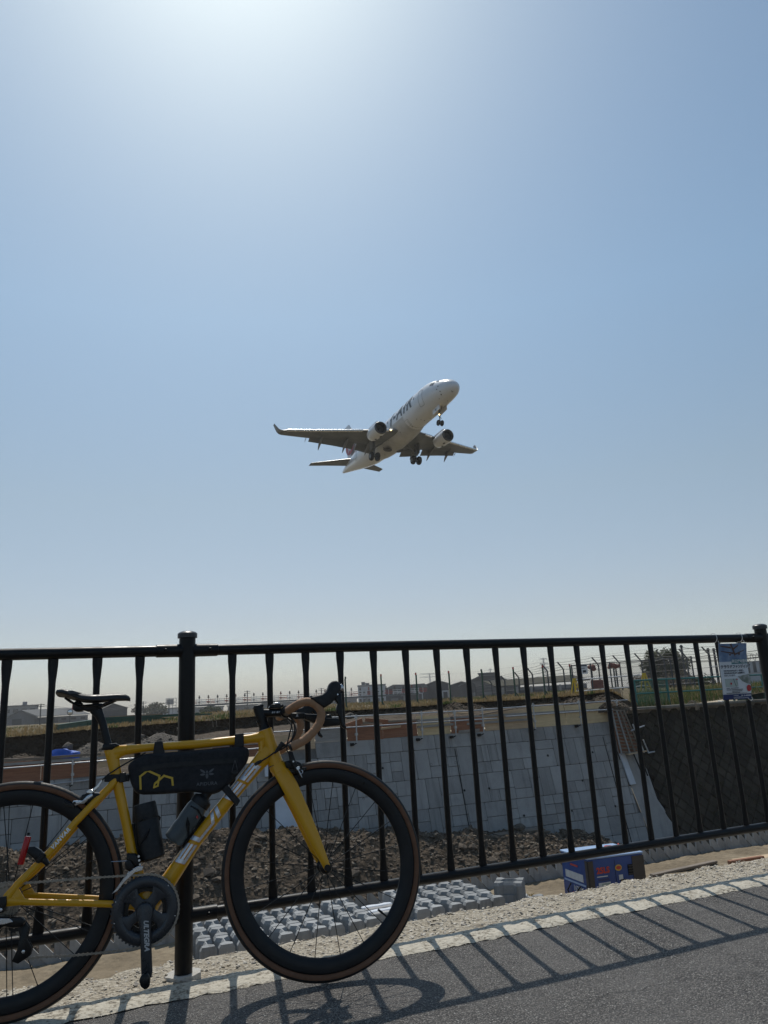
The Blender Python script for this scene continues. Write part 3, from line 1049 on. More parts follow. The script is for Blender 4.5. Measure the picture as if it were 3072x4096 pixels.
letter([(238, 252, -12, 19, SK), (238, 304, -12, -4, SK)])
vb = MB(); vo = MB()
for mb_, off, g in ((vb, .9, 0), (vo, .5, 1.6)):
    strip(mb_, 312 - g, 326 + g, -12, 19, 0.9, off); strip(mb_, 338 - g, 352 + g, -12, 19, 1.6 * -.9 + 1.9, off)
vb.build("letter", B_let, frame, 60); vo.build("letter_outline", B_leto, frame, 60)
letter([(474, 540, 11, 19, SK), (474, 490, 0, 19, SK), (474, 540, 0, 7, SK), (526, 540, -13, 7, SK), (474, 540, -13, -5, SK)])
tx = MB()
g_ = text_geo("VANVAR", .0165, .0007, 'CENTER', 0.25, 1.15)
c0 = Vector((152, 160)); dd = Vector((77, 89)).normalized()
put_text(tx, g_, lambda a, b: q3(c0.x + (dd.x * a - dd.y * b) * 1000, -56.5 + (a * 1000) * 0.12, c0.y + (dd.y * a + dd.x * b) * 1000))
tx.build("seatstay_lettering", B_let, frame, 0)
tx = MB()
for k in range(13):                               # a faint line of small print, too worn to read
    a_ = -30 + k * 4.6
    tx.add([q3(72 + dd.x * x - dd.y * y, -66.4 + x * .12, 72 + dd.y * x + dd.x * y) for x, y in ((a_, -2), (a_ + 2.6, -2), (a_ + 3.2, 2.2), (a_ + .6, 2.2))], [(0, 1, 2, 3)])
tx.build("seatstay_print", B_logo, frame, 0)
pr = MB()
bt(pr, [(824, -24, 377), (800, -24.5, 362), (780, -23, 352)], [2.4, 2.4, 2.6], [2.4, 2.4, 2.6], 8)
bt(pr, [(780, -22.5, 352), (768, -22.5, 347), (757, -20.5, 341)], [4.5, 6, 5], [2.5, 3, 2.5], 12)
pr.build("cable_grommet", B_rub, frame)
# seat clamp, post, saddle
mb = MB(); slab2(mb, [(255, 421), (258, 440), (300, 440), (311, 434), (300, 428), (288, 419)], -13.8, 13.8, 2.5); mb.build("seat_clamp", B_blk, bike)
mb = MB(); bt(mb, [(276, 0, 425), (272, 0, 440), (262, 0, 475), (252, 0, 511), (240, 0, 536), (229, 0, 553), (226, 0, 560)], [13, 13, 12.5, 12.5, 15, 20, 20], [9.5, 9.5, 9.5, 9.5, 10, 12, 12], 18)
mb.build("seat_post", B_carb, bike)
mb = MB()
slab2(mb, [(182, 556), (188, 572), (248, 574), (252, 562), (235, 552), (205, 548)], -13, 13, 2.5)
for y in (-8, 8):
    mb.cyl(q3(235, y - 3, 558), q3(235, y + 3, 574), .004, n=8)
mb.build("saddle_clamp", B_blk, bike)
mb = MB()
st = [(104, 38, 617, 6), (110, 56, 620, 12), (131, 66, 621.5, 17), (160, 66, 613, 19), (189, 55, 606.5, 20), (219, 37, 603.5, 20), (258, 26, 603, 19), (297, 21, 603, 17), (322, 18, 600.5, 15), (334, 13, 594, 10), (339, 5, 587, 4)]
rings = []
for u, hw, zt, h in st:
    R_ = []
    for k in range(24):
        g = 2 * pi * k / 24
        c_, s_ = cos(g), sin(g)
        y = hw * (abs(c_) ** 0.8) * (1 if c_ >= 0 else -1)
        z = zt - h + (h * abs(s_) ** 0.7 if s_ > 0 else -7 * abs(s_) ** .5)
        z += 0.10 * abs(y) * (1 if u < 170 else .2) - (4 * (1 - min(1, abs(y) / 9)) if 130 < u < 310 and s_ > 0 else 0)
        R_.append(q3(u, y, z))
    rings.append(R_)
mb.loft(rings)
sad = mb.build("saddle", B_sad, bike, 60)
mb = MB()
for s in (-1, 1):
    mb.tube([q3(132, 26 * s, 596), (q3(150, 24 * s, 582)), q3(176, 22 * s, 568), q3(200, 22 * s, 566), q3(250, 22 * s, 567), q3(275, 19 * s, 576), q3(305, 12 * s, 588)], .0036, 8)
mb.build("saddle_rail", B_blk, sad)
for s in (-1, 1):
    mb = MB(); mb.slab([(140, 611), (160, 612), (192, 602), (178, 598), (150, 601)], q3(0, 60 * s, 3), UX, UZ, Wd(7 * s), .0015, 1); mb.build("saddle_gloss_panel", B_crank, sad)

# wheels
def tyre_mesh():
    mb = MB()
    arc = lambda a, b, n: [(.327 + .014 * cos(radians(a + (b - a) * i / n)), .014 * sin(radians(a + (b - a) * i / n))) for i in range(n + 1)]
    mb.lathe(arc(-72, 72, 8), axis=(0, 1, 0), n=96, caps=False)
    for sgn in (1, -1):
        mb.mi = 1; mb.lathe(arc(72 * sgn, 142 * sgn, 5), axis=(0, 1, 0), n=96, caps=False)
        mb.mi = 0; mb.lathe(arc(142 * sgn, 178 * sgn, 2), axis=(0, 1, 0), n=96, caps=False)
    return mb.mesh("tyre", [B_rub, B_tan], 50)
rim_mesh = MB().lathe([(.2685, -.0035), (.2685, .0035), (.274, .0085), (.286, .0122), (.300, .0136), (.3115, .0128), (.3145, .010), (.3145, -.010), (.3115, -.0128), (.300, -.0136), (.286, -.0122), (.274, -.0085)], axis=(0, 1, 0), n=120, closed=True).mesh("wheel", B_carb, 35)
ty_m = tyre_mesh()
sp_m = MB().tube([(.018, -.026, 0), (.14, -.012, 0), (.262, -.0008, 0), (.272, 0, 0)], [.0013, .0016, .0013, .0022], 6).mesh("spoke", B_blk, 60)
sp_m2 = MB().tube([(.018, .026, 0), (.14, .012, 0), (.262, .0008, 0), (.272, 0, 0)], [.0013, .0016, .0013, .0022], 6).mesh("spoke", B_blk, 60)
valve_m = MB().cyl((0, 0, -.272), (0, 0, -.250), .0032, n=8).cyl((0, 0, -.250), (0, 0, -.232), .0042, .0036, n=8).mesh("valve", B_blk, 40)
hubf = MB().lathe([(.006, -.052), (.0105, -.050), (.0105, -.040), (.019, -.034), (.0215, -.030), (.0215, -.023), (.012, -.018), (.0105, 0), (.012, .018), (.0215, .023), (.0215, .030), (.019, .034), (.0105, .040), (.0105, .050), (.006, .052)], axis=(0, 1, 0), n=24).mesh("hub", B_blk, 40)
def wheel(nm, M, ns, rot0, vang, cross=0.0):
    w = place(nm, rim_mesh, bike)
    w.matrix_local = M
    place("tyre", ty_m, w)
    place("hub", hubf, w)
    for k in range(ns):
        g = rot0 + 2 * pi * k / ns + (cross if k % 4 < 2 else -cross)
        place("spoke", (sp_m, sp_m2)[k % 2], w, None, (0, g, 0))
    place("valve", valve_m, w, None, (0, vang, 0))
    return w
wheel("front_wheel", STEER @ Matrix.Translation(q3(985, 0, 0)), 20, 0.16, radians(-50))
wheel("rear_wheel", Matrix.Translation(q3(0, 0, 0)), 24, 0.03, radians(150), 0.10)
# labels printed on the rim
rp = MB()
for a0 in (52, 30, 8):
    for da in (0, 3.2, 6.4, 9.6):
        g = radians(a0 + da)
        for r0, r1 in ((.286, .300),):
            pts = [(r0, g), (r1, g), (r1, g + .035), (r0, g + .035)]
            rp.add([Vector((r * cos(t), -.01385 + (.0016 if r < .29 else 0), r * sin(t))) for r, t in pts], [(0, 1, 2, 3)])
ro = rp.build("rim_print", B_blk, [c for c in bike.children if c.name.startswith("front_wheel")][0], 0)

# fork
fk = MB()
for s in (-1, 1):
    bt(fk, [(834, 12 * s, 338), (846, 22 * s, 312), (872, 32 * s, 262), (907, 38 * s, 186), (945, 43 * s, 98), (972, 47 * s, 33), (984, 48 * s, 4), (988, 48 * s, -8)], [24, 27, 27.5, 23.5, 20, 15, 12, 8], [14, 11, 9, 8.5, 8, 7, 6, 5])
bt(fk, [(831, 0, 337), (836, 0, 324), (843, 0, 305)], [26, 27, 18], [23, 26, 24])
fk.xf(STEER)
fork = fk.build("fork", B_yel, bike, 50)
mb = MB(); mb.cyl(q3(985, -58, 0), q3(985, -46, 0), .0105, n=16); mb.cyl(q3(985, 46, 0), q3(985, 58, 0), .0105, n=16); mb.cyl(q3(985, 50, 0), q3(1010, 56, 60), .005, .003, n=8); mb.xf(STEER)
mb.build("axle_nut", B_blk, fork)
mb = MB(); mb.tube([q3(*p) for p in [(806, -20.5, 331), (830, -23.8, 337), (856, -19.5, 349)]], .0011, 6); mb.build("crown_seam", B_blk, fork)

# crankset
ck = MB()
CX, CZ = 413, -68
def pc(r, g):
    return (CX + r * cos(g), CZ + r * sin(g))
teeth = []
for k in range(50):
    g = 2 * pi * k / 50
    for dg, r in ((-.045, 99.5), (-.018, 104), (.018, 104), (.045, 99.5)):
        teeth.append((r, g + dg))
out_ = [q3(*[pc(r, g)[0], -49, pc(r, g)[1]]) for r, g in teeth]
inn_ = [q3(*[pc(84, g)[0], -49, pc(84, g)[1]]) for r, g in teeth]
nt_ = len(teeth)
ck.add(out_ + inn_ + [p + Wd(2.4) for p in out_] + [p + Wd(2.4) for p in inn_],
       [f for i in range(nt_) for j in [(i + 1) % nt_] for f in ((i, j, nt_ + j, nt_ + i), (2 * nt_ + j, 2 * nt_ + i, 3 * nt_ + i, 3 * nt_ + j), (j, i, 2 * nt_ + i, 2 * nt_ + j))])
chainring = ck.build("chainring", B_crank, bike, 30)
ck = MB()
ck.lathe([(.064, .043), (.0635, .048), (.068, .054), (.078, .0565), (.090, .0555), (.0965, .0525), (.098, .0495), (.096, .0465), (.078, .045)], q3(CX, 0, CZ), (0, -1, 0), 64, closed=True)
ck.build("chainring_cover", B_crank, chainring, 40)
ck = MB(); ck.lathe([(.052, .036), (.052, .040), (.0735, .040), (.0735, .036)], q3(CX, 0, CZ), (0, -1, 0), 48, closed=True); ck.build("inner_chainring", B_blk, chainring, 30)
ck = MB()
for g, w0 in ((48, 27), (134, 27), (210, 24), (328, 24)):
    g = radians(g); d_ = (cos(g), sin(g)); n_2 = (-d_[1], d_[0])
    poly = []
    for r, h in ((8, w0), (30, w0 * .62), (48, w0 * .62), (62, w0 * .95), (74, w0 * 1.25)):
        poly.append((CX + d_[0] * r + n_2[0] * h, CZ + d_[1] * r + n_2[1] * h))
    for r, h in ((74, w0 * 1.25), (62, w0 * .95), (48, w0 * .62), (30, w0 * .62), (8, w0)):
        poly.append((CX + d_[0] * r - n_2[0] * h, CZ + d_[1] * r - n_2[1] * h))
    slab2(ck, poly, -54.5, -46.5, 2.0)
EX, EZ = 425, -244
al = hypot(EX - CX, EZ - CZ); da_ = ((EX - CX) / al, (EZ - CZ) / al); na_ = (-da_[1], da_[0])
poly = []
for r, h in ((-22, 8), (-18, 17), (-6, 24), (10, 25), (30, 19), (60, 16.5), (100, 16), (al - 8, 16.5), (al + 6, 14), (al + 13, 7)):
    poly.append((CX + da_[0] * r + na_[0] * h, CZ + da_[1] * r + na_[1] * h))
for r, h in ((al + 13, 7), (al + 6, 14), (al - 8, 16.5), (100, 16), (60, 16.5), (30, 19), (10, 25), (-6, 24), (-18, 17), (-22, 8)):
    poly.append((CX + da_[0] * r - na_[0] * h, CZ + da_[1] * r - na_[1] * h))
slab2(ck, poly, -68, -52, 5, 3)
crank = ck.build("crank_arm", B_crank, bike, 45)
tx = MB()
put_text(tx, text_geo("ULTEGRA", .0195, .0008, 'CENTER', 0.3, 1.02), lambda a, b: q3(CX + 3 + (da_[0] * (a * 1000 + 67) - na_[0] * b * -1000), -68.6, CZ + (da_[1] * (a * 1000 + 67) - na_[1] * b * -1000)))
tx.build("crank_lettering", B_txt, crank, 0)
tx = MB()
for g in (43, 160, 197, 345):
    x_, z_ = pc(94, radians(g)); tx.lathe([(.0018, 0), (.0018, .001), (0, .0012)], q3(x_, -53.8, z_), (0, -1, 0), 8)
tx.build("chainring_bolt", B_sil, chainring, 0)
mb = MB(); slab2(mb, [(404, -250), (412, -236), (428, -232), (437, -246), (436, -270), (424, -278), (410, -268)], -92, -69, 5, 2)
mb.cyl(q3(424, -69, -246), q3(424, -74, -246), .008, n=10)
ped = mb.build("pedal", B_blk, bike)

# chain: one link after another round the loop
path = []
for k in range(0, 25):
    g = radians(96 - k * (192 / 24)); path.append(Vector(pc(102, g)))
path += [Vector(p) for p in [(388, -170), (330, -172), (214, -171), (107, -164), (85, -166), (70, -163), (58, -152), (60, -138), (66, -122), (58, -104), (44, -92), (36, -80), (30, -66), (20, -52), (6, -44), (-14, -40), (-32, -26), (-41, -4), (-36, 20), (-18, 37), (4, 42), (70, 42), (180, 40), (291, 38)]]
path.append(path[0])
def link_mesh(o):
    mb = MB()
    dog = []
    for g in range(-60, 241, 30):
        pass
    pl = [(-9.9, 0), (-8.6, 3.2), (-6.3, 4.2), (-3, 2.6), (0, 2.3), (3, 2.6), (6.3, 4.2), (8.6, 3.2), (9.9, 0), (8.6, -3.2), (6.3, -4.2), (3, -2.6), (0, -2.3), (-3, -2.6), (-6.3, -4.2), (-8.6, -3.2)]
    for y in (-o - .5, o - .5):
        mb.prism(pl, (0, y / 1000, 0), UX, UZ, Wd(1.0))
    for x in (-6.35, 6.35):
        mb.lathe([(.0017, -(o + .9) / 1000), (.0017, (o + .9) / 1000)], (x / 1000, 0, 0), (0, 1, 0), 8)
    return mb.mesh("link", B_steel, 40)
lk = (link_mesh(3.3), link_mesh(2.1))
chain = MB().tube([q3(p.x, -48, p.y) for p in path[::1]], .0012, 5, caps=False).build("chain", B_blk, bike)
tot = sum((b - a).length for a, b in zip(path, path[1:]))
NL = int(tot / 12.7)
stepl = tot / NL
def at_len(L):
    for a, b in zip(path, path[1:]):
        l = (b - a).length
        if L <= l:
            return a + (b - a) * (L / l)
        L -= l
    return path[-1]
for k in range(NL):
    a, b = at_len(k * stepl), at_len((k + 1) * stepl)
    m = (a + b) / 2
    place("link", lk[k % 2], chain, q3(m.x, -48, m.y), (0, -atan2(b.y - a.y, b.x - a.x), 0))

# cassette, derailleurs
cas = MB()
for i, r in enumerate((34, 40, 45, 50, 56)):
    pl = []
    nt_ = int(r * 0.5)
    for k in range(nt_ * 2):
        rr_ = r + (2 if k % 2 else -2); g = pi * k / nt_
        pl.append((rr_ * cos(g) * .9, rr_ * sin(g) * .9))
    cas.prism(pl, q3(0, -54 + i * 5, 0), UX, UZ, Wd(1.6))
cas.build("cassette", B_steel, bike, 30)
rd = MB()
slab2(rd, [(-14, 12), (12, 14), (14, -6), (8, -30), (-6, -34), (-16, -20)], -74, -66, 2)
slab2(rd, [(-40, -52), (-6, -40), (30, -44), (62, -46), (74, -58), (66, -72), (40, -74), (12, -66), (0, -80), (-22, -74), (-42, -64)], -88, -66, 5, 2)
slab2(rd, [(44, -66), (66, -62), (80, -80), (76, -110), (92, -136), (88, -156), (56, -174), (38, -166), (50, -138), (56, -104)], -60, -56, 1.2)
slab2(rd, [(44, -66), (66, -62), (80, -80), (76, -110), (92, -136), (88, -156), (56, -174), (38, -166), (50, -138), (56, -104)], -44, -41, 1.2)
rdo = rd.build("rear_derailleur", B_blk, bike)
mb = MB()
slab2(mb, [(-30, -50), (-2, -43), (30, -46), (40, -56), (14, -60), (-26, -60)], -89.5, -87.5, .8, 1)
for u, v in ((0, -22), (69, -143)):
    mb.lathe([(.0048, 0), (.0048, .003), (.003, .0035), (0, .0035)], q3(u, -74 if u == 0 else -60, v), (0, -1, 0), 12)
mb.build("derailleur_plate", B_sil, rdo)
pu = MB()
for u, v in ((69, -143), (38, -72)):
    pl = []
    for k in range(22):
        r = 21 if k % 2 else 18
        pl.append((u + r * cos(pi * k / 11), v + r * sin(pi * k / 11)))
    pu.prism(pl, q3(0, -52, 0), UX, UZ, Wd(5))
pu.build("jockey_wheel", B_blk, rdo, 30)
fd = MB()
slab2(fd, [(350, 100), (378, 96), (394, 70), (388, 52), (366, 50), (350, 78)], -40, -18, 4, 2)
slab2(fd, [(346, 76), (362, 82), (376, 60), (366, 44), (350, 54)], -52, -40, 3, 2)
fdo = fd.build("front_derailleur", B_blk, bike)
mb = MB()
slab2(mb, [(312, -12), (330, -4), (352, 22), (380, 44), (402, 48), (404, 60), (386, 60), (362, 46), (340, 18)], -60, -57, 1, 1)
slab2(mb, [(318, -6), (352, 28), (384, 52), (400, 56), (396, 62), (362, 52)], -45, -43, .8, 1)
for u, v in ((388, 88), (390, 76), (393, 64)):
    mb.cyl(q3(u, -41, v), q3(u, -45, v), .0035, n=10)
mb.cyl(q3(352, -46, 78), q3(306, -48, 80), .0012, n=6)
mb.build("derailleur_cage", B_sil, fdo)

# brakes
def brake(nm, pts_arm, col, bmat):
    pass
rb_ = MB()
slab2(rb_, [(188, 254), (178, 262), (180, 270), (192, 270), (208, 268), (222, 282), (236, 288), (240, 280), (226, 270), (214, 258), (200, 258)], -40, -35, 1.6, 2)
slab2(rb_, [(236, 300), (250, 312), (262, 326), (266, 324), (256, 306), (242, 294)], -35, -30, 1.2, 1)
slab2(rb_, [(214, 290), (224, 300), (238, 300), (244, 292), (232, 286)], -33, -24, 2, 1)
rbo = rb_.build("rear_brake", B_sil, bike)
mb = MB()
slab2(mb, [(196, 268), (204, 286), (230, 292), (262, 286), (260, 262), (240, 252), (214, 260)], -31, 31, 4, 2)
slab2(mb, [(150, 268), (182, 256), (186, 246), (154, 256)], -26, -14, 2, 1)
mb.cyl(q3(184, -40, 262), q3(184, -42, 262), .0045, n=14)
mb.build("brake_body", B_blk, rbo)
mb = MB(); mb.tube([q3(*p) for p in [(264, -31, 326), (280, -24, 342), (320, -14, 366), (350, -10, 382), (380, -8, 396), (396, -6, 404)]], .0024, 8); mb.build("brake_cable", B_rub, rbo)
fb = MB()
slab2(fb, [(866, 378), (884, 374), (893, 342), (908, 318), (914, 290), (908, 282), (898, 300), (884, 322), (872, 346)], -44, -36, 2.5, 2)
slab2(fb, [(856, 346), (882, 350), (914, 336), (918, 318), (890, 316), (860, 322)], -36, 34, 5, 2)
slab2(fb, [(866, 322), (932, 322), (934, 314), (912, 300), (868, 306)], -28, -15, 2.5, 1)
fb.xf(STEER)
fbo = fb.build("front_brake", B_blk, bike)
mb = MB()
slab2(mb, [(892, 322), (904, 326), (906, 316), (896, 312)], -47, -44, .8, 1)
mb.tube([q3(*p) for p in [(898, -45, 318), (906, -46, 300), (912, -46, 288)]], [.002, .0026, .0012], 8)
mb.tube([q3(909 + 6 * cos(g), -46, 306 + 6 * sin(g)) for g in [radians(a) for a in range(-150, 120, 30)]], .0016, 6)
mb.cyl(q3(884, -44, 342), q3(884, -46, 342), .003, n=8)
mb.xf(STEER); mb.build("brake_barrel", B_sil, fbo)

# stem and bars
sm_ = MB()
bt(sm_, [(794, 0, 458), (791, 0, 468), (788, 0, 478)], [21, 18, 17.5], [21, 18, 17.5], 20)
bt(sm_, [(788, 0, 478), (774, 0, 526), (771, 0, 535)], [17, 18.5, 17], [17, 18.5, 17], 20)
bt(sm_, [(776, 0, 512), (800, 0, 512), (840, 0, 511), (868, 0, 511)], [17, 14.5, 14, 17], [15, 14, 15, 20], 18)
sm_.cyl(q3(868, -22, 511), q3(868, 22, 511), .0205, n=22)
slab2(sm_, [(752, 530), (756, 538), (788, 543), (792, 534), (770, 526)], -17, 17, 3, 2)
slab2(sm_, [(760, 505), (770, 512), (776, 500), (768, 494)], -10, 10, 2, 1); slab2(sm_, [(764, 486), (774, 492), (780, 480), (772, 474)], -10, 10, 2, 1)
sm_.xf(STEER)
stem = sm_.build("stem", B_blk, bike)
tx = MB()
for k, w_ in enumerate((5, 3, 6, 4, 5)):
    x_ = 818 + k * 8
    tx.add([STEER @ q3(x_ + p, -15.6, 509 + r) for p, r in ((0, 0), (w_, 0), (w_ + 1, 6), (1, 6))], [(0, 1, 2, 3)])
tx.build("stem_print", B_txt, stem, 0)
mb = MB(); slab2(mb, [(808, 528), (812, 536), (820, 541), (848, 542), (852, 534), (858, 540), (862, 532), (848, 526)], -16, 16, 2, 1); mb.xf(STEER); mt = mb.build("computer_mount", B_blk, bike)
mb = MB(); slab2(mb, [(824, 541), (828, 546), (846, 547), (849, 541)], -13, 13, 1.5, 1); mb.xf(STEER); mb.build("mount_insert", B_sil, mt)
bar = MB()
for s in (-1, 1):
    bar.tube([q3(868, 0, 511), q3(868, s * 60, 511), q3(868, s * 84, 511)], [.0159, .0155, .0135], 18)
bar.xf(STEER)
hb = bar.build("handlebar", B_blk, bike)
DROP = [(868, 82, 511), (868, 120, 511), (869, 155, 511), (873, 182, 513), (884, 196, 518), (900, 200, 523), (922, 202, 522), (941, 203, 511), (954, 204, 494), (956, 205, 476), (950, 206, 456), (938, 207, 438), (919, 208, 419), (890, 209, 398), (851, 210, 382)]
def smooth_path(P, k=6):
    P = [Vector(p) for p in P]
    out = []
    for i in range(len(P) - 1):
        p0, p1, p2, p3 = P[max(i - 1, 0)], P[i], P[i + 1], P[min(i + 2, len(P) - 1)]
        for j in range(k):
            t = j / k
            out.append(0.5 * ((2 * p1) + (p2 - p0) * t + (2 * p0 - 5 * p1 + 4 * p2 - p3) * t * t + (3 * p1 - p0 - 3 * p2 + p3) * t ** 3))
    out.append(P[-1])
    return out
for s in (-1, 1):
    pts = smooth_path(DROP, 10)
    acc, rs_ = 0, []
    for i, p in enumerate(pts):
        if i:
            acc += (p - pts[i - 1]).length
        ph = (acc / 23.0) % 1.0
        rs_.append((0.0144 - .0009 * ph) if ph > .06 else .0132)
    tp = MB(); tp.tube([q3(p.x, p.y * s, p.z) for p in pts], rs_, 18); tp.xf(STEER)
    tpo = tp.build("bar_tape", B_tape, bike, 30)
    mb = MB(); mb.cyl(q3(853, 210 * s, 383), q3(846, 210 * s, 380), .0135, .011, n=14); mb.xf(STEER); mb.build("bar_plug", B_rub, tpo)
    mb = MB(); slab2(mb, [(918, 537), (940, 541), (960, 545), (978, 556), (985, 574), (990, 583), (1000, 588), (1012, 588), (1024, 581), (1031, 568), (1022, 548), (1012, 533), (990, 513), (966, 499), (951, 508), (936, 520)], 203 * s - 17, 203 * s + 17, 9, 3); mb.xf(STEER)
    hd = mb.build("brake_hood", B_rub, bike, 60)
    mb = MB(); slab2(mb, [(1008, 548), (1020, 552), (1028, 545), (1029, 515), (1027, 476), (1030, 449), (1040, 433), (1035, 428), (1022, 438), (1016, 470), (1008, 484), (1008, 498), (1014, 512), (1002, 530)], 203 * s - 9, 203 * s + 9, 3, 2)
    mb.tube([q3(1020, 203 * s, 545), q3(1026, 203 * s, 515), q3(1024, 207 * s, 470)], .004, 8); mb.xf(STEER)
    lv = mb.build("brake_lever", B_blk, hd, 50)
    mb = MB(); slab2(mb, [(1009, 552), (1013, 560), (1026, 577), (1033, 572), (1037, 562), (1034, 553), (1030, 560), (1018, 552)], 203 * s - 14, 203 * s + 14, 3, 2)
    mb.cyl(q3(1012, 203 * s - 19.5, 541), q3(1012, 203 * s + 19.5, 541), .0028, n=10); mb.xf(STEER)
    mb.build("lever_cap", B_sil, lv, 50)
cb = MB()
for P, r in (([(876, -60, 500), (884, -40, 470), (876, -24, 432), (868, -18, 398), (868, -18, 376)], .0024), ([(880, 50, 500), (902, 10, 470), (900, -10, 436), (880, -6, 408), (856, -2, 396), (842, 0, 404)], .0024),
             ([(876, 60, 500), (896, 30, 460), (888, 0, 420), (862, -10, 398), (846, -8, 410)], .0024), ([(872, -90, 498), (888, -70, 450), (878, -50, 408), (852, -36, 388), (826, -27, 379)], .0024)):
    cb.tube([STEER @ q3(p.x, p.y, p.z) for p in smooth_path(P, 6)], r, 8)
cb.build("cables", B_rub, bike)
mb = MB(); bt(mb, [(862, -40, 398), (852, -37, 404), (838, -32, 388), (824, -27, 374)], [2.5, 9, 8, 3], [2.5, 4, 4, 3], 10); mb.build("cable_boot", B_rub, bike)
# bottle cages
for (ax, az_), (bx, bz), r in (((489, 118), (569, 224), 36), ((429, 78), (398, 240), 39)):
    d_ = Vector((bx - ax, 0, bz - az_)); L_ = d_.length; d_.normalize(); n_2 = Vector((d_.z, 0, -d_.x))
    if n_2.x * (1 if r == 36 else -1) < 0:
        n_2 = -n_2
    c_ = MB()
    f_ = lambda s, a, b: q3(*(Vector((ax, 0, az_)) + d_ * s + n_2 * a + Vector((0, b, 0))))
    for sy in (-1, 1):
        c_.tube([f_(x, a, b * sy) for x, a, b in ((6, r + 3, 8), (40, r - 2, 20), (74, 8, r + 1.5), (88, -6, r + 2), (70, 6, r + 2), (52, r * .7, r * .7))], .0036, 8)
        c_.tube([f_(x, a, b * sy) for x, a, b in ((6, r + 3, 8), (60, r + 2, 10), (112, r - 4, 16), (124, r * .2, r + 1), (120, -r * .5, r * .75))], .0032, 8)
    c_.tube([f_(x, r + 4, 0) for x in (-4, 60, 118)], .0062, 8)
    c_.build("bottle_cage", B_carb, bike)

# ------------------------------------------------------------------ things carried on the bicycle
def carried(name, label, cat):
    o = thing(name, label, cat, bike.location, bike.rotation_euler)
    return o
bag = carried("frame_bag", "dark grey triangular frame bag with yellow gable emblem strapped under the top tube", "bag")
bo = [(338, 366), (346, 376), (372, 392), (399, 402), (460, 401), (560, 402), (639, 405), (716, 406), (736, 398), (741, 384), (734, 352), (700, 312), (673, 284), (642, 262), (617, 254), (590, 261), (551, 268), (460, 268), (386, 271), (366, 279), (350, 311)]
def bag_skin(poly, n=96):
    P = [Vector(p) for p in poly]
    Ls = [(P[(i + 1) % len(P)] - P[i]).length for i in range(len(P))]
    tot, out = sum(Ls), []
    for k in range(n):
        L_ = tot * k / n; i = 0
        while L_ > Ls[i]:
            L_ -= Ls[i]; i += 1
        out.append(P[i].lerp(P[(i + 1) % len(P)], L_ / Ls[i]))
    out = [(out[k - 1] + out[k] * 2 + out[(k + 1) % n]) / 4 for k in range(n)]
    c = Vector((535, 338))
    rings = []
    QS = [0.06, .15, .25, .35, .45, .55, .65, .74, .82, .88, .93, .965, .985, 1.0]
    for sg, qs in ((-1, QS), (1, QS[::-1])):
        for q in qs:
            if sg > 0 and q == 1.0:
                continue
            R_ = []
            for p in out:
                a = c + (p - c) * (q + .004 * nz(p.x * .05, p.y * .05, 2) * (q > .9))
                y = 31 * max(0.0, 1 - q ** 16) ** .5
                y -= (1.1 * abs(nz(a.x * .022, a.y * .06, 1)) + .6 * abs(nz(a.x * .07, a.y * .03, 6)) + 2.2 * max(0, nz(a.x * .03, a.y * .05, 9)) * (q > .7)) * (q < .99)
                R_.append(q3(a.x, sg * y, a.y))
            rings.append(R_)
    m = MB(); m.loft(rings); return m
mb = bag_skin(bo)
bb_ = mb.build("bag_body", B_bag, bag, 60)
mb = MB()
zp = [(378, 349), (382, 356), (392, 360), (460, 366), (560, 367), (690, 367), (700, 363), (701, 354), (694, 350), (560, 351), (460, 350), (392, 343), (382, 343)]
slab2(mb, zp, -32.6, -30.6, .6, 1); mb.build("zip_panel", B_zip, bag)
mb = MB(); mb.tube([q3(*p) for p in [(690, -33.4, 360), (683, -34, 335), (681, -34, 326)]], .0008, 6); mb.tube([q3(*p) for p in [(691, -33.4, 360), (697, -34, 336), (698, -34, 326)]], .0008, 6)
mb.build("zip_pull_cord", B_bagt, bag)
mb = MB(); slab2(mb, [(677, 327), (701, 328), (703, 318), (690, 313), (679, 318)], -35, -32, .8, 1); mb.build("zip_pull", B_zip, bag)
lg = MB()
def stroke(P, wdt, y):
    P = [Vector(p) for p in P]
    for i in range(len(P) - 1):
        a, b = P[i], P[i + 1]
        d_ = (b - a).normalized(); n_2 = Vector((-d_.y, d_.x)) * wdt / 2
        e0 = d_ * (wdt * .42 if i else 0); e1 = d_ * (wdt * .42 if i < len(P) - 2 else 0)
        lg.add([q3(p.x, y + .02 * i, p.y) for p in (a - e0 - n_2, b + e1 - n_2, b + e1 + n_2, a - e0 + n_2)], [(0, 1, 2, 3)])
stroke([(386, 288), (383, 329), (406, 346), (444, 327), (444, 318)], 6.5, -31.55)
stroke([(488, 293), (485, 317), (459, 326), (430, 303)], 6.5, -31.85)
stroke([(430, 303), (428, 292), (440, 296), (443, 318)], 5.5, -32.15)
lg.build("gable_emblem", B_logo, bag, 0)
be = MB()
def leafp(cx, cz, L_, wd_, g):
    pl = [(0, 0), (.35, .5), (.7, .46), (1, 0), (.7, -.46), (.35, -.5)]
    be.add([q3(cx + (a * L_ * cos(g) - b * wd_ * sin(g)), -31.7, cz + (a * L_ * sin(g) + b * wd_ * cos(g))) for a, b in pl], [tuple(range(6))])
leafp(598, 324, 10, 7, radians(90)); leafp(598, 326, 20, 9, radians(-90))
for g, L_ in ((35, 24), (145, 24), (-4, 20), (184, 20)):
    leafp(598 + 4 * (1 if cos(radians(g)) > 0 else -1), 325 if g in (35, 145) else 322, L_, 7, radians(g))
put_text(be, text_geo("APIDURA", .0150, .0004, 'CENTER', 0, 1.12), lambda a, b: q3(598 + a * 1000, -31.7, 291 + b * 1000))
be.build("bee_emblem_and_name", B_bagt, bag, 0)
st_ = MB()
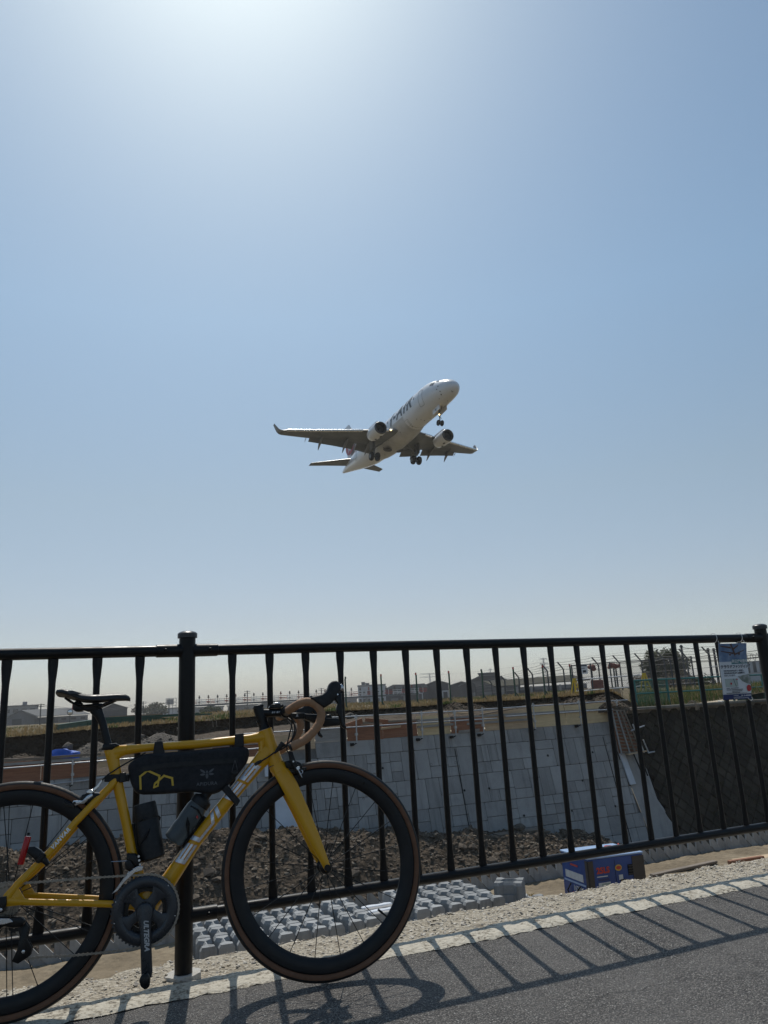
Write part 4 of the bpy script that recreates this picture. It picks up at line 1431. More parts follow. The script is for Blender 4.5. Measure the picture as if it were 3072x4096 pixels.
def band(P0, P1, h, t, w0):
    """strap band between two side-view points, wrapped round a tube of half width w0"""
    pass
for poly, hw_ in (([(420, 395), (425, 437), (450, 438), (458, 395)], 20), ([(689, 400), (691, 448), (721, 449), (721, 402)], 20), ([(268, 320), (270, 341), (296, 342), (345, 338), (345, 316), (296, 318)], 17.5), ([(646, 268), (662, 286), (708, 230), (696, 212)], 24)):
    st_ = MB(); slab2(st_, poly, -hw_, hw_, 2.5, 1); st_.build("strap", B_zip, bag, 30)
mb = MB(); slab2(mb, [(316, 314), (316, 344), (336, 346), (340, 316)], -21, -14, 2, 1); mb.build("strap_buckle", B_blk, bag)

bot = carried("water_bottle", "smoky translucent water bottle with black cap held on the yellow down tube", "bottle")
A0 = Vector((489, 0, 120)); AD = Vector((91, 0, 117)).normalized()
mb = MB(); mb.lathe([(.001, .0), (.026, .0), (.0325, .004), (.034, .012), (.034, .052), (.0325, .060), (.0325, .068), (.034, .076), (.034, .118), (.032, .128), (.0305, .134)], q3(*A0), AD, 32); mb.build("bottle_body", B_bot, bot, 50)
mb = MB(); mb.lathe([(.001, .134), (.033, .134), (.033, .150), (.031, .157), (.018, .164), (.0155, .168), (.0155, .182), (.017, .186), (.017, .193), (.012, .197), (0, .197)], q3(*A0), AD, 28); mb.build("bottle_cap", B_rub, bot, 40)
mb = MB(); slab2(mb, [(563, 190), (567, 196), (572, 190), (569, 184)], -35.2, -33.6, .3, 1); mb.build("red_mark", B_red, bot, 0)

tool = carried("tool_case", "black cylindrical tool case standing in the cage on the seat tube", "case")
T0 = Vector((429, 0, 73)); TD = Vector((-33, 0, 172)).normalized()
mb = MB(); mb.lathe([(.001, 0), (.034, .0), (.0385, .005), (.0385, .120), (.0375, .1215), (.0375, .1235), (.038, .125), (.036, .170), (.033, .175), (0, .176)], q3(*T0), TD, 32); mb.build("case_body", B_rub, tool, 40)
mb = MB(); mb.tube([q3(*(T0 + TD * s + Vector((TD.z, 0, -TD.x)) * a + Vector((0, y, 0)))) for s, a, y in ((110, 38, 0), (118, 42, -6), (124, 38, -8))], .0025, 6); mb.build("zip_tab", B_blk, tool)

tl = carried("tail_light", "red tubular tail light clamped by a black bracket to the seat stay", "light")
mb = MB(); mb.lathe([(.001, 0), (.0085, 0), (.0095, .002), (.0095, .078), (.0085, .080), (0, .080)], q3(42, -62, 97), Vector((16, 0, 78)), 20); mb.build("lens", B_red, tl, 40)
mb = MB(); slab2(mb, [(58, 130), (64, 146), (80, 146), (100, 132), (112, 116), (128, 92), (120, 84), (104, 98), (90, 96), (80, 110), (66, 122)], -70, -54, 3.5, 2); slab2(mb, [(84, 108), (104, 128), (116, 116), (96, 94)], -72, -44, 3, 1); mb.build("bracket", B_blk, tl)
fl_ = carried("front_light", "black boxy front light mounted below the handlebar, lens facing forward", "light")
mb = MB(); slab2(mb, [(930, 500), (996, 493), (1006, 481), (1056, 477), (1059, 470), (1058, 454), (1000, 451), (960, 468), (930, 482)], -48, -10, 4, 2); slab2(mb, [(1004, 480), (1008, 493), (1024, 493), (1030, 479)], -38, -20, 2, 1); mb.build("housing", B_blk, fl_)
mb = MB(); slab2(mb, [(1057, 474), (1061, 474), (1061, 457), (1057, 457)], -44, -14, 1, 1); mb.build("lens", B_sil, fl_)
mb = MB(); slab2(mb, [(872, 506), (934, 504), (934, 484), (900, 484), (872, 492)], -36, -22, 3, 1); mb.build("mount_arm", B_blk, fl_)
tx = MB(); put_text(tx, text_geo("R", .011, .0006, 'CENTER', .2), lambda a, b: q3(905 + a * 1000, -36.4, 495 + b * 1000)); tx.build("mark", B_txt, fl_, 0)
sl = carried("saddle_light", "small black light with dark red lens hung under the saddle tail", "light")
mb = MB(); slab2(mb, [(158, 556), (156, 578), (166, 586), (184, 580), (190, 556), (184, 550), (166, 550)], -17, 17, 4, 2); mb.build("housing", B_blk, sl)
mb = MB(); mb.box(q3(155.2, 0, 567), (.002, .022, .018)); mb.build("lens", B_red, sl)

# ------------------------------------------------------------------ poster tied to the top rail
S_white = plain("poster_paper", (0.70, 0.70, 0.71), 0.45, var=.04, scale=8)
S_navy = plain("poster_navy", (0.018, 0.035, 0.13), 0.45)
S_sky = NT("poster_sky")
S_sky.set(Base_Color=S_sky.ramp(S_sky.noise(16, 5, .6), [(.35, (.085, .145, .27)), (.55, (.17, .25, .38)), (.72, (.46, .50, .55))]), Roughness=.45); S_sky = S_sky.mat
S_dk = plain("poster_ink", (0.03, 0.034, 0.05), 0.5)
S_tl = plain("poster_teal", (0.02, 0.16, 0.17), 0.5)
S_rd = plain("poster_red", (0.50, 0.025, 0.03), 0.5)
S_br = plain("poster_brown", (0.10, 0.055, 0.04), 0.5)
S_gr = NT("poster_garden"); S_gr.set(Base_Color=S_gr.ramp(S_gr.noise(45, 4), [(.35, (.16, .18, .14)), (.6, (.30, .31, .28)), (.75, (.42, .42, .41))]), Roughness=.5); S_gr = S_gr.mat
S_map = plain("poster_map", (0.42, 0.46, 0.42), 0.5)
S_clear = NT("clear_sleeve"); S_clear.set(Base_Color=(.9, .92, .93), Roughness=.12, Transmission_Weight=1.0, IOR=1.1, Alpha=.35); S_clear = S_clear.mat
S_tie = plain("white_string", (0.72, 0.70, 0.66), 0.6)
pos = thing("hanging_poster", "small laminated poster with aeroplane photo and Japanese lettering tied to the top rail", "poster", (2.604, -0.032, 0.785), (radians(3), 0, radians(-2)))
PW, PH = 0.192, 0.290
def curl(a, b):
    return -0.006 * sin(pi * a / PW) - 0.004 * sin(2.2 * pi * b / PH)
def pp(a, b, k=0):
    return Vector((a + .012 * (b / PH), curl(a, b) - .0006 * k, b))
def patch(mb, a0, a1, b0, b1, k, na=12, nb=12):
    vs = [pp(a0 + (a1 - a0) * i / na, b0 + (b1 - b0) * j / nb, k) for j in range(nb + 1) for i in range(na + 1)]
    m = na + 1
    mb.add(vs, [(j * m + i, j * m + i + 1, (j + 1) * m + i + 1, (j + 1) * m + i) for j in range(nb) for i in range(na)])
def pprint(name, mat, fn):
    mb = MB(); fn(mb); return mb.build(name, mat, pos, 60)
pprint("paper", S_white, lambda m: (patch(m, .004, PW - .004, .010, PH - .004, 0), patch(m, .004, PW - .004, .010, PH - .004, -1.5)))
pprint("sky_photo", S_sky, lambda m: patch(m, .004, PW - .004, .196, PH - .004, 1))
pprint("footer_band", S_navy, lambda m: patch(m, .004, PW - .004, .010, .036, 1))
def plane_pic(m):
    P = lambda L_: [pp(a * PW, b * PH, 3) for a, b in L_]
    for L_ in ([(.36, .985), (.42, .985), (.56, .80), (.53, .765), (.50, .80), (.41, .93)], [(.40, .93), (.06, .955), (.08, .935), (.40, .895)], [(.46, .90), (.66, .965), (.665, .945), (.50, .875)], [(.48, .83), (.07, .865), (.09, .85), (.49, .80)], [(.53, .81), (.88, .875), (.87, .86), (.55, .785)], [(.33, .805), (.41, .805), (.40, .78), (.35, .78)], [(.65, .82), (.72, .82), (.71, .785), (.66, .785)], [(.525, .77), (.545, .77), (.535, .745)]):
        m.add(P(L_), [tuple(range(len(L_)))])
pprint("aeroplane_picture", S_br, plane_pic)
def lines(txt, a, b, size, bold=0.0, al='LEFT', k=3):
    return lambda m: put_text(m, text_geo(txt, size, bold, al), lambda x, y: pp(a + x, b + y, k))
pprint("title_box", S_tl, lambda m: patch(m, .078, .188, .184, .206, 2))
pprint("title_line", S_white, lines("原田緑地整備", .133, .1955, .0185, .0004, 'CENTER', 4))
pprint("headline_halo", S_white, lines("クラウドファンディング", .106, .170, .0180, .0022, 'CENTER', 2.5))
pprint("headline", S_dk, lines("クラウドファンディング", .106, .170, .0180, .0007, 'CENTER', 4))
pprint("body_text", S_dk, lambda m: [lines(t, .022, .150 - i * .0115, .0092, .0003)(m) for i, t in enumerate(("令和7年(2025年)4月に一部開園、", "令和9年(2027年)3月に全面開園を", "めざしています。"))])
pprint("map_panel", S_map, lambda m: patch(m, .022, .100, .072, .112, 2))
pprint("map_road", S_dk, lambda m: [m.add([pp(a, b, 3) for a, b in L_], [(0, 1, 2, 3)]) for L_ in ([(.072, .112), (.075, .112), (.088, .072), (.085, .072)], [(.088, .112), (.089, .112), (.098, .080), (.097, .080)])])
def disc(m, a, b, r, k=4):
    m.add([pp(a + r * cos(t * pi / 12), b + r * sin(t * pi / 12), k) for t in range(24)], [tuple(range(24))])
pprint("red_marks", S_rd, lambda m: (disc(m, .056, .088, .0055), m.add([pp(.092, .104, 4), pp(.092, .112, 4), pp(.104, .108, 4)], [(0, 1, 2)]), disc(m, .172, .062, .0165)))
pprint("garden_picture", S_gr, lambda m: m.add([pp(a, b, 2) for a, b in [(.104, .122), (.188, .132), (.188, .080), (.160, .086), (.130, .098)]], [(0, 1, 2, 3, 4)]))
def bars(L_):
    def f(m):
        for a, b, w_, h in L_:
            x = a
            while x < a + w_:
                c = min(h * rr.uniform(.6, 1.1), a + w_ - x + .0005)
                m.add([pp(x, b, 3), pp(x + c, b, 3), pp(x + c, b + h, 3), pp(x, b + h, 3)], [(0, 1, 2, 3)])
                x += c + h * .35
    return f
pprint("small_print", S_dk, bars([(.026, .064, .018, .004), (.050, .064, .05, .004), (.026, .056, .028, .004), (.058, .056, .07, .004), (.058, .049, .064, .004), (.058, .042, .05, .004), (.024, .0475, .0, .004), (.022, .0415, .03, .0022), (.026, .0385, .13, .0022)]))
pprint("badge_print", S_white, bars([(.158, .064, .02, .006), (.158, .053, .022, .003)]))
pprint("footer_text", S_white, lambda m: (lines("TEL 06-", .146, .027, .0105, .0002, 'RIGHT', 3)(m), bars([(.148, .0235, .036, .0065), (.066, .028, .03, .003), (.066, .020, .05, .0025), (.066, .0145, .10, .0022)])(m)))
pprint("clear_sleeve", S_clear, lambda m: (patch(m, .0, PW, .0, PH, 8), ))
mb = MB()
for a in (.012, PW - .012):
    x = a + .012
    mb.tube([(x, .030 + .0235 * sin(t) + .004, PH + .026 + .0235 * cos(t)) for t in [k * 2 * pi / 20 for k in range(20)]], .0015, 6, closed=True)
    mb.tube([(x, .006, PH + .012), (x, .0, PH - .004), (x + .002, -.004, PH - .008)], .0013, 6)
mb.tube([(.004, -.004, .006), (-.003, .0, .003), (.0, .012, .004), (.003, .03, .004)], .003, 6)
mb.tube([(PW - .03, -.004, .012), (PW - .012, -.006, .0), (PW + .004, -.003, .008), (PW + .002, .004, .018)], .0016, 6)
mb.tube([(-.0, -.002, .178), (-.034, .012, .176)], .0015, 6)
mb.build("string_tie", S_tie, pos)
# ------------------------------------------------------------------ the landing airliner
J_wht = NT("airliner_white")
_st = J_wht.noise(.55, 6, .65, J_wht.vec(scale=(.35, 1, 1)))
J_wht.set(Base_Color=J_wht.mix(J_wht.fr(_st, .52, .75, 0, .35), (.72, .72, .73), (.42, .40, .37)), Roughness=.28, Coat_Weight=.35, Coat_Roughness=.1); J_wht = J_wht.mat
J_gry = plain("airliner_grey", (0.20, 0.205, 0.21), 0.42, 0.1, .12, 1.5)
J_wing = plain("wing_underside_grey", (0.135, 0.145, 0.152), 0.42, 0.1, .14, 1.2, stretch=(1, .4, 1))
J_fair = plain("belly_fairing_paint", (0.50, 0.49, 0.475), 0.38, 0, .18, .8)
J_slat = plain("bare_metal", (0.72, 0.73, 0.74), 0.26, 0.9, .06, 3)
J_drk = plain("airliner_dark", (0.016, 0.017, 0.018), 0.5)
J_lip = plain("inlet_lip", (0.10, 0.105, 0.11), 0.35, .5)
J_seam = plain("panel_seam", (0.13, 0.13, 0.135), 0.6)
J_txt = plain("livery_dark", (0.045, 0.055, 0.060), 0.45)
J_redl = plain("livery_red", (0.40, 0.018, 0.028), 0.42)
J_gls = plain("cockpit_glass", (0.03, 0.033, 0.038), 0.06, 0, .1)
J_tyr = plain("aircraft_tyre", (0.012, 0.012, 0.013), 0.75)
J_str = plain("gear_leg", (0.16, 0.165, 0.17), 0.42, .4)
J_lamp = NT("landing_lamp"); J_lamp.set(Base_Color=(1, .8, .4), Emission_Color=(1, .72, .30), Emission_Strength=6.0); J_lamp = J_lamp.mat

air = thing("airliner", "white twin-engine airliner with J-AIR lettering flying overhead with its landing gear down", "aeroplane")
_h, _pt, _ro = 3.1101585, 0.0356908, 0.00145
_fw = Vector((sin(_h) * cos(_pt), cos(_h) * cos(_pt), sin(_pt)))
_lf = Vector((-cos(_h), sin(_h), 0)); _uu = _fw.cross(_lf)
_l2 = cos(_ro) * _lf + sin(_ro) * _uu; _u2 = cos(_ro) * _uu - sin(_ro) * _lf
AT = Vector((33.517, 56.686, 31.206))
air.matrix_world = Matrix(((_fw.x, _l2.x, _u2.x, AT.x), (_fw.y, _l2.y, _u2.y, AT.y), (_fw.z, _l2.z, _u2.z, AT.z), (0, 0, 0, 1)))

FUS = [(.35, -.62, .02, .02), (.28, -.62, .26, .25), (.10, -.60, .50, .48), (-.30, -.54, .78, .76), (-.8, -.46, .98, .97), (-1.5, -.36, 1.14, 1.14), (-2.3, -.22, 1.27, 1.31), (-3.1, -.09, 1.37, 1.48), (-4.0, -.02, 1.46, 1.61), (-5.2, 0, 1.505, 1.675), (-18.2, 0, 1.505, 1.675), (-20, .05, 1.48, 1.62), (-22, .20, 1.33, 1.44), (-24, .38, 1.08, 1.18), (-26, .55, .78, .86), (-27.8, .68, .50, .56), (-29.0, .74, .28, .34), (-29.7, .76, .13, .18)]
def fus(x):
    t = [(-a, (b, c, d)) for a, b, c, d in FUS]
    x = -x
    for (a, va), (b, vb) in zip(t, t[1:]):
        if x <= b:
            q = max(0, (x - a) / (b - a))
            return tuple(m + (n - m) * q for m, n in zip(va, vb))
    return t[-1][1]
def fpt(x, ang, off=0.0):
    """point on the skin; ang from the belly centreline, positive towards starboard"""
    zc, hw, hh = fus(x)
    return Vector((x, -(hw + off) * sin(ang), zc - (hh + off) * cos(ang)))
mb = MB()
xs_ = [.35, .32, .28, .2, .10, -.08, -.30, -.55, -.8, -1.05, -1.3, -1.6, -1.95, -2.3, -2.7, -3.1, -3.6, -4.0, -4.6, -5.2, -7, -9, -11, -13, -15, -17, -18.2, -19.1, -20, -21, -22, -23, -24, -25, -26, -27, -27.8, -28.4, -29, -29.4, -29.7]
mb.loft([[fpt(x, 2 * pi * k / 40) for k in range(40)] for x in xs_])
fu = mb.build("fuselage", J_wht, air, 60)
# belly fairing with its dirt, wheel wells
mb = MB()
def fair(x, q):
    t = (x + 8.6) / (-18.2 + 8.6)
    e = max(0.0, 1 - abs(2 * t - 1) ** 3.2)
    return e
rings = []
for i in range(23):
    x = -8.6 - i * (9.6 / 22)
    e = fair(x, 0)
    R_ = []
    for k in range(21):
        g = -1.35 + 2.7 * k / 20
        b = fpt(x, g)
        ext = Vector((0, -.26 * sin(g) * (abs(sin(g)) ** .5), -.34 * cos(g) - .08)) * e
        R_.append(b + ext - (Vector((0, 0, -.03)) if e < .01 else Vector((0, 0, 0))))
    rings.append(R_)
mb.loft(rings, closed_ring=False)
mb.build("belly_fairing", J_fair, air, 60)
for s in (-1, 1):
    mb = MB()
    c_ = Vector((-14.2, s * .82, -1.99))
    mb.lathe([(.50, .0), (.50, .03), (0, .035)], c_, (0, -s * -.18, -1), 28)
    mb.build("wheel_well", J_drk, air, 30)
# cockpit glazing
for L_ in ([(-1.55, 2.34), (-2.1, 2.42), (-2.25, 2.72), (-1.85, 2.84)], [(-2.2, 2.02), (-2.85, 2.06), (-2.8, 2.34), (-2.35, 2.42), (-2.15, 2.34)], [(-1.72, 2.92), (-2.2, 2.80), (-2.35, 3.10), (-1.80, 3.12)]):
    for s in (-1, 1):
        mb = MB()
        n_ = 5
        P = [(x, a) for x, a in L_]
        cx = sum(p[0] for p in P) / len(P); ca = sum(p[1] for p in P) / len(P)
        ring = []
        for i in range(len(P)):
            a, b = P[i], P[(i + 1) % len(P)]
            for j in range(n_):
                ring.append((a[0] + (b[0] - a[0]) * j / n_, a[1] + (b[1] - a[1]) * j / n_))
        vs, fs = [], []
        for q in (1, .66, .33):
            vs += [fpt(cx + (x - cx) * q, s * (ca + (a - ca) * q), .015) for x, a in ring]
        vs.append(fpt(cx, s * ca, .015))
        m_ = len(ring)
        for r_ in range(2):
            fs += [(r_ * m_ + i, r_ * m_ + (i + 1) % m_, (r_ + 1) * m_ + (i + 1) % m_, (r_ + 1) * m_ + i) for i in range(m_)]
        fs += [(2 * m_ + i, 2 * m_ + (i + 1) % m_, 3 * m_) for i in range(m_)]
        mb.add(vs, fs); mb.build("cockpit_window", J_gls, air, 60)
# doors, seams, cabin windows
def seam(L_, s, r=.016, name="door_outline", mat=None, close=True):
    pts = []
    n = len(L_)
    for i in range(n if close else n - 1):
        a, b = L_[i], L_[(i + 1) % n]
        for j in range(6):
            pts.append(fpt(a[0] + (b[0] - a[0]) * j / 6, s * (a[1] + (b[1] - a[1]) * j / 6), .004))
    if not close:
        pts.append(fpt(L_[-1][0], s * L_[-1][1], .004))
    mb = MB(); mb.tube(pts, r, 5, caps=False, closed=close); return mb.build(name, mat or J_seam, fu)
for s in (-1, 1):
    seam([(-4.05, 1.05), (-4.15, .98), (-4.75, .98), (-4.85, 1.05), (-4.85, 2.0), (-4.75, 2.07), (-4.15, 2.07), (-4.05, 2.0)], s)
    seam([(-22.0, 1.15), (-22.6, 1.15), (-22.6, 2.0), (-22.0, 2.0)], s)
    seam([(-8.0, .55), (-8.9, .55), (-8.9, 1.0), (-8.0, 1.0)], s, .012)
    for k in range(19):
        x = -5.9 - k * .82
        mb = MB()
        rg = [(x + .13 * cos(t * pi / 6), 1.87 + .11 * sin(t * pi / 6)) for t in range(12)]
        mb.add([fpt(a, s * b, .012) for a, b in rg] + [fpt(x, s * 1.87, .014)], [(i, (i + 1) % 12, 12) for i in range(12)]); mb.build("cabin_window", J_gls, fu, 60)
seam([(-8.2, 0), (-8.2, .5), (-8.2, .9)], 1, .014, "panel_seam", None, False); seam([(-8.2, 0), (-8.2, .5), (-8.2, .9)], -1, .014, "panel_seam", None, False)
mb = MB()
rq = random.Random(11)
for k in range(22):
    x, a = rq.uniform(-16, -1.2), rq.uniform(-.5, .9)
    p = fpt(x, a, .02 + (.33 if -16.5 < x < -9.5 and abs(a) < .8 else 0))
    mb.lathe([(rq.uniform(.03, .09), 0), (.02, .05), (0, .06)], p, (0, -sin(a), -cos(a)), 8)
mb.build("belly_vent", J_drk, air)
mb = MB()
for x, a in ((-1.15, 1.2), (-1.5, 1.5), (-1.3, 1.75)):
    p = fpt(x, a); mb.lathe([(.06, 0), (.04, .05), (0, .06)], p, p - Vector((x, 0, -.4)), 8)
    p = fpt(x, -a); mb.lathe([(.06, 0), (.04, .05), (0, .06)], p, p - Vector((x, 0, -.4)), 8)
mb.tube([fpt(-.1, .5), fpt(-.1, .5) + Vector((.02, 0, -.16)), fpt(-.1, .5) + Vector((.25, 0, -.20))], .025, 6)
mb.build("pitot_probe", J_drk, air)
# the name on both sides
for s in (1, -1):
    tx = MB()
    g_ = text_geo("J-AIR", 2.05, .055, 'CENTER', .22, 1.25, 3)
    put_text(tx, g_, lambda a, b: fpt(-9.1 + s * a, s * (1.87 + b / 1.6), .014))
    tx.build("name_lettering", J_txt, fu, 60)

def foil(xle, c, y, z, th, tw=0.0, n=9):
    """aerofoil ring at span y"""
    up = []
    for i in range(n + 1):
        t = (1 - cos(pi * i / n)) / 2
        h = 5 * th * (.2969 * sqrt(t) - .126 * t - .3516 * t * t + .2843 * t ** 3 - .1036 * t ** 4)
        up.append((t, h))
    ring = [(t, h * 1.15 + .02 * (1 - (2 * t - 1) ** 2) * 1) for t, h in up] + [(t, -h * .85 + .02 * (1 - (2 * t - 1) ** 2)) for t, h in reversed(up[1:-1])]
    return [Vector((xle - t * c, y, z + h * c - tw * t * c)) for t, h in ring]
for s in (-1, 1):
    nm = "wing"
    secs = [(1.1, -10.15, 5.6, -1.22, .125), (2.6, -10.95, 4.9, -1.10, .12), (4.2, -11.8, 4.0, -.94, .115), (7.0, -13.27, 3.0, -.66, .11), (10.0, -14.85, 2.15, -.34, .105), (12.2, -16.0, 1.5, -.08, .10)]
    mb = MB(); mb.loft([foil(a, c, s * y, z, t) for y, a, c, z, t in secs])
    wg = mb.build("wing", J_wing, air, 40)
    # bright leading edge
    mb = MB()
    for sec in ((2.2, 3.4), (4.75, 12.1)):
        rg = []
        for i in range(7):
            y = sec[0] + (sec[1] - sec[0]) * i / 6
            xl = tab(y, [(q[0], -q[1]) for q in secs]); c = tab(y, [(q[0], q[2]) for q in secs]); z = tab(y, [(q[0], q[3]) for q in secs])
            R_ = []
            for k in range(9):
                g = radians(-100 + 200 * k / 8)
                R_.append(Vector((-xl + .17 * cos(g) - .02 + .05, s * y, z - .06 + (.035 * c ** .5 + .085) * sin(g) * 1.0)))
            rg.append(R_)
        mb.loft(rg)
    mb.build("slat", J_slat, wg, 50)
    # winglet
    mb = MB()
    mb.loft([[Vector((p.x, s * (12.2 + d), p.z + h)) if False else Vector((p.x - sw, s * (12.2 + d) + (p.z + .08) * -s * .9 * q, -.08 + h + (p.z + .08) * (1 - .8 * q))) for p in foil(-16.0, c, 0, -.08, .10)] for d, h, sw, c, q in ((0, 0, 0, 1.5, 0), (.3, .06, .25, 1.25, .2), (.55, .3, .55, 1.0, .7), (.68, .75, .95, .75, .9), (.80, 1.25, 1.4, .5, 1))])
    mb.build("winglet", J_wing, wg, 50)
    # flaps, lowered
    for y0, y1, ch0, ch1 in ((1.65, 4.05, 1.15, 1.0), (4.35, 9.3, .98, .62)):
        mb = MB(); rg = []
        for i in range(5):
            y = y0 + (y1 - y0) * i / 4
            xl = -tab(y, [(q[0], -q[1]) for q in secs]); c = tab(y, [(q[0], q[2]) for q in secs]); z = tab(y, [(q[0], q[3]) for q in secs])
            ch = ch0 + (ch1 - ch0) * i / 4
            R_ = []
            for p in foil(0, ch, 0, 0, .12):
                g = radians(33)
                R_.append(Vector((xl - c + .42 + p.x * cos(g) + p.z * sin(g), s * y, z - .06 + p.x * sin(g) + p.z * cos(g))))
            rg.append(R_)
        mb.loft(rg); mb.build("flap", J_wing, wg, 40)
    for y, L_ in ((2.9, 2.5), (5.4, 2.3), (8.1, 1.9)):
        xl = -tab(y, [(q[0], -q[1]) for q in secs]); c = tab(y, [(q[0], q[2]) for q in secs]); z = tab(y, [(q[0], q[3]) for q in secs])
        mb = MB()
        x0 = xl - c * .52
        P = [(0, 0, .02), (-.25 * L_, -.13, .13), (-.55 * L_, -.30, .17), (-.8 * L_, -.62, .13), (-1.0 * L_, -.98, .03)]
        mb.tube([(x0 + a, s * y, z - .12 + b) for a, b, r in P], [r * 1.5 for a, b, r in P], 10, ref=(0, 1, 0), r2=[r * .75 for a, b, r in P])
        mb.build("flap_track_fairing", J_gry, wg, 60)
    for y in (3.6, 6.6, 9.6):
        xl = -tab(y, [(q[0], -q[1]) for q in secs]); c = tab(y, [(q[0], q[2]) for q in secs]); z = tab(y, [(q[0], q[3]) for q in secs])
        mb = MB(); mb.prism([(0, 0), (-.45, -.22), (-.55, -.30), (-.3, 0)], (xl - c + .2, s * y - .02, z - .1), (1, 0, 0), (0, 0, 1), (0, .04, 0)); mb.build("flap_hinge", J_gry, wg, 0)
    # engine
    EC = Vector((-8.75, s * 4.05, -1.84))
    mb = MB(); mb.lathe([(0.541, 0.131), (0.574, 0.041), (0.619, 0.0), (0.664, 0.025), (0.709, 0.131), (0.742, 0.41), (0.754, 0.82), (0.742, 1.394), (0.689, 1.968), (0.599, 2.46), (0.574, 2.476), (0.492, 2.132)], EC, (-1, 0, 0), 40, caps=False)
    en = mb.build("engine_nacelle", J_wht, air, 50)
    mb = MB(); mb.lathe([(0.533, 0.262), (0.537, 0.131), (0.574, 0.037), (0.621, -0.005), (0.668, 0.018), (0.712, 0.123)], EC, (-1, 0, 0), 40, caps=False); mb.build("inlet_lip", J_lip, en, 60)
    mb = MB(); mb.lathe([(0.541, 0.115), (0.525, 0.615), (0.131, 0.64), (0.082, 0.451), (0.0, 0.344)], EC, (-1, 0, 0), 32, caps=False); mb.build("intake", J_drk, en, 50)
    mb = MB(); mb.lathe([(0.426, 2.05), (0.385, 2.542), (0.312, 2.87), (0.279, 2.87), (0.164, 2.788), (0.098, 3.198), (0.0, 3.403)], EC, (-1, 0, 0), 28, caps=False); mb.build("exhaust_core", J_lip, en, 50)
    mb = MB(); mb.loft([[Vector((EC.x - a * .85, EC.y + b * .12, z)) for a, b in ((.9, 0), (1.3, 1), (3.2, 1), (4.2, 0), (3.2, -1), (1.3, -1))] for z in (-1.35, -.8)]); mb.build("pylon", J_wht, en, 30)
    mb = MB(); mb.box(EC + Vector((-.75, -s * .22, -.742)), (.30, .16, .06)); mb.box(EC + Vector((-1.55, 0, -.745)), (.16, .2, .05)); mb.build("nacelle_vent", J_drk, en, 0)
    # tailplane
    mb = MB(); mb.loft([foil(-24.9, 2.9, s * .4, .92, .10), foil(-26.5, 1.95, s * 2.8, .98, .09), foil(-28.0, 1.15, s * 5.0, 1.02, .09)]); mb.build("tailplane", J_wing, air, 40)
    # main gear: leg, side brace, drag brace, two wheels, door
    GX = -14.0
    mb = MB(); mb.cyl((GX, s * 2.62, -1.1), (GX, s * 2.6, -2.25), .15, n=14); mb.cyl((GX, s * 2.6, -2.2), (GX, s * 2.6, -3.05), .10, n=14)
    mb.cyl((GX, s * 2.6, -2.05), (GX + .05, s * 1.5, -1.35), .07, n=8); mb.cyl((GX, s * 2.6, -2.0), (GX + .9, s * 2.6, -1.25), .055, n=8)
    mb.cyl((GX, s * 2.6 - .42, -3.05), (GX, s * 2.6 + .42, -3.05), .09, n=12); mb.cyl((GX - .12, s * 2.6, -2.3), (GX - .3, s * 2.6, -2.7), .04, n=8); mb.cyl((GX - .3, s * 2.6, -2.7), (GX - .1, s * 2.6, -2.95), .04, n=8)
    mg = mb.build("main_gear_leg", J_str, air)
    mb = MB(); mb.prism([(-.6, 0), (.45, 0), (.3, -1.05), (-.35, -1.15)], (GX, s * 2.95, -1.15), (1, 0, 0), (0, 0, 1), (0, .04, 0)); mb.build("gear_door", J_gry, mg, 0)
    for o in (-.37, .37):
        mb = MB(); mb.lathe([(.25, -.17), (.36, -.19), (.46, -.15), (.50, -.07), (.50, .07), (.46, .15), (.36, .19), (.25, .17)], (GX, s * 2.6 + o, -3.05), (0, 1, 0), 28); mw = mb.build("main_wheel", J_tyr, mg, 50)
        mb = MB(); mb.lathe([(.24, .0), (.22, .18), (.08, .19), (0, .2)], (GX, s * 2.6 + o, -3.05), (0, 1 if o > 0 else -1, 0), 20); mb.build("wheel_hub", J_str, mw, 40)
# fin with the red disc
mb = MB()
def fin_ring(z, xl, c, th):
    return [Vector((p.x, p.z * .9, z)) for p in [Vector((q.x, 0, q.z - .02 * c * 0)) for q in foil(xl, c, 0, 0, th)]]
mb.loft([fin_ring(1.2, -21.6, 6.2, .09), fin_ring(2.0, -23.0, 4.9, .09), (fin_ring(6.15, -26.6, 2.35, .085)), fin_ring(6.4, -26.95, 1.9, .06)])
fin = mb.build("tail_fin", J_wht, air, 40)
for s in (-1, 1):
    def fp(x, z, k):
        c = tab(z, [(2.0, 4.9), (6.15, 2.35)]); return Vector((x, s * (.062 * c + .012 * k), z))
    CXf, CZf, RF = -26.35, 3.35, 1.42
    mb = MB()
    mb.add([fp(CXf + RF * cos(t * pi / 24), CZf + RF * sin(t * pi / 24), 2) for t in range(48)], [tuple(range(48))])
    ds = mb.build("tail_disc", J_redl, fin, 0)
    mb = MB()
    sg = -1 if s == -1 else -1
    for L_ in ([(-.15, .95), (.25, 1.0), (.5, .75), (.35, .7), (.15, .82), (-.05, .6), (.1, .2), (-.1, -.1), (-.35, .1), (-.4, .55)],
               [(.0, -.2), (.5, -.1), (.62, .25), (.72, .3), (.68, -.2), (.4, -.45), (.1, -.42)], [(-.15, -.2), (-.62, -.05), (-.72, .3), (-.82, .2), (-.78, -.25), (-.45, -.5), (-.15, -.42)]):
        mb.add([fp(CXf + a, CZf + b, 4) for a, b in L_], [tuple(range(len(L_)))])
    put_text(mb, text_geo("JAL", .62, .02, 'CENTER', .15, 1.0), lambda a, b: fp(CXf - s * a * 1.0, CZf - .72 + b, 5))
    mb.build("tail_emblem", J_wht, fin, 0)
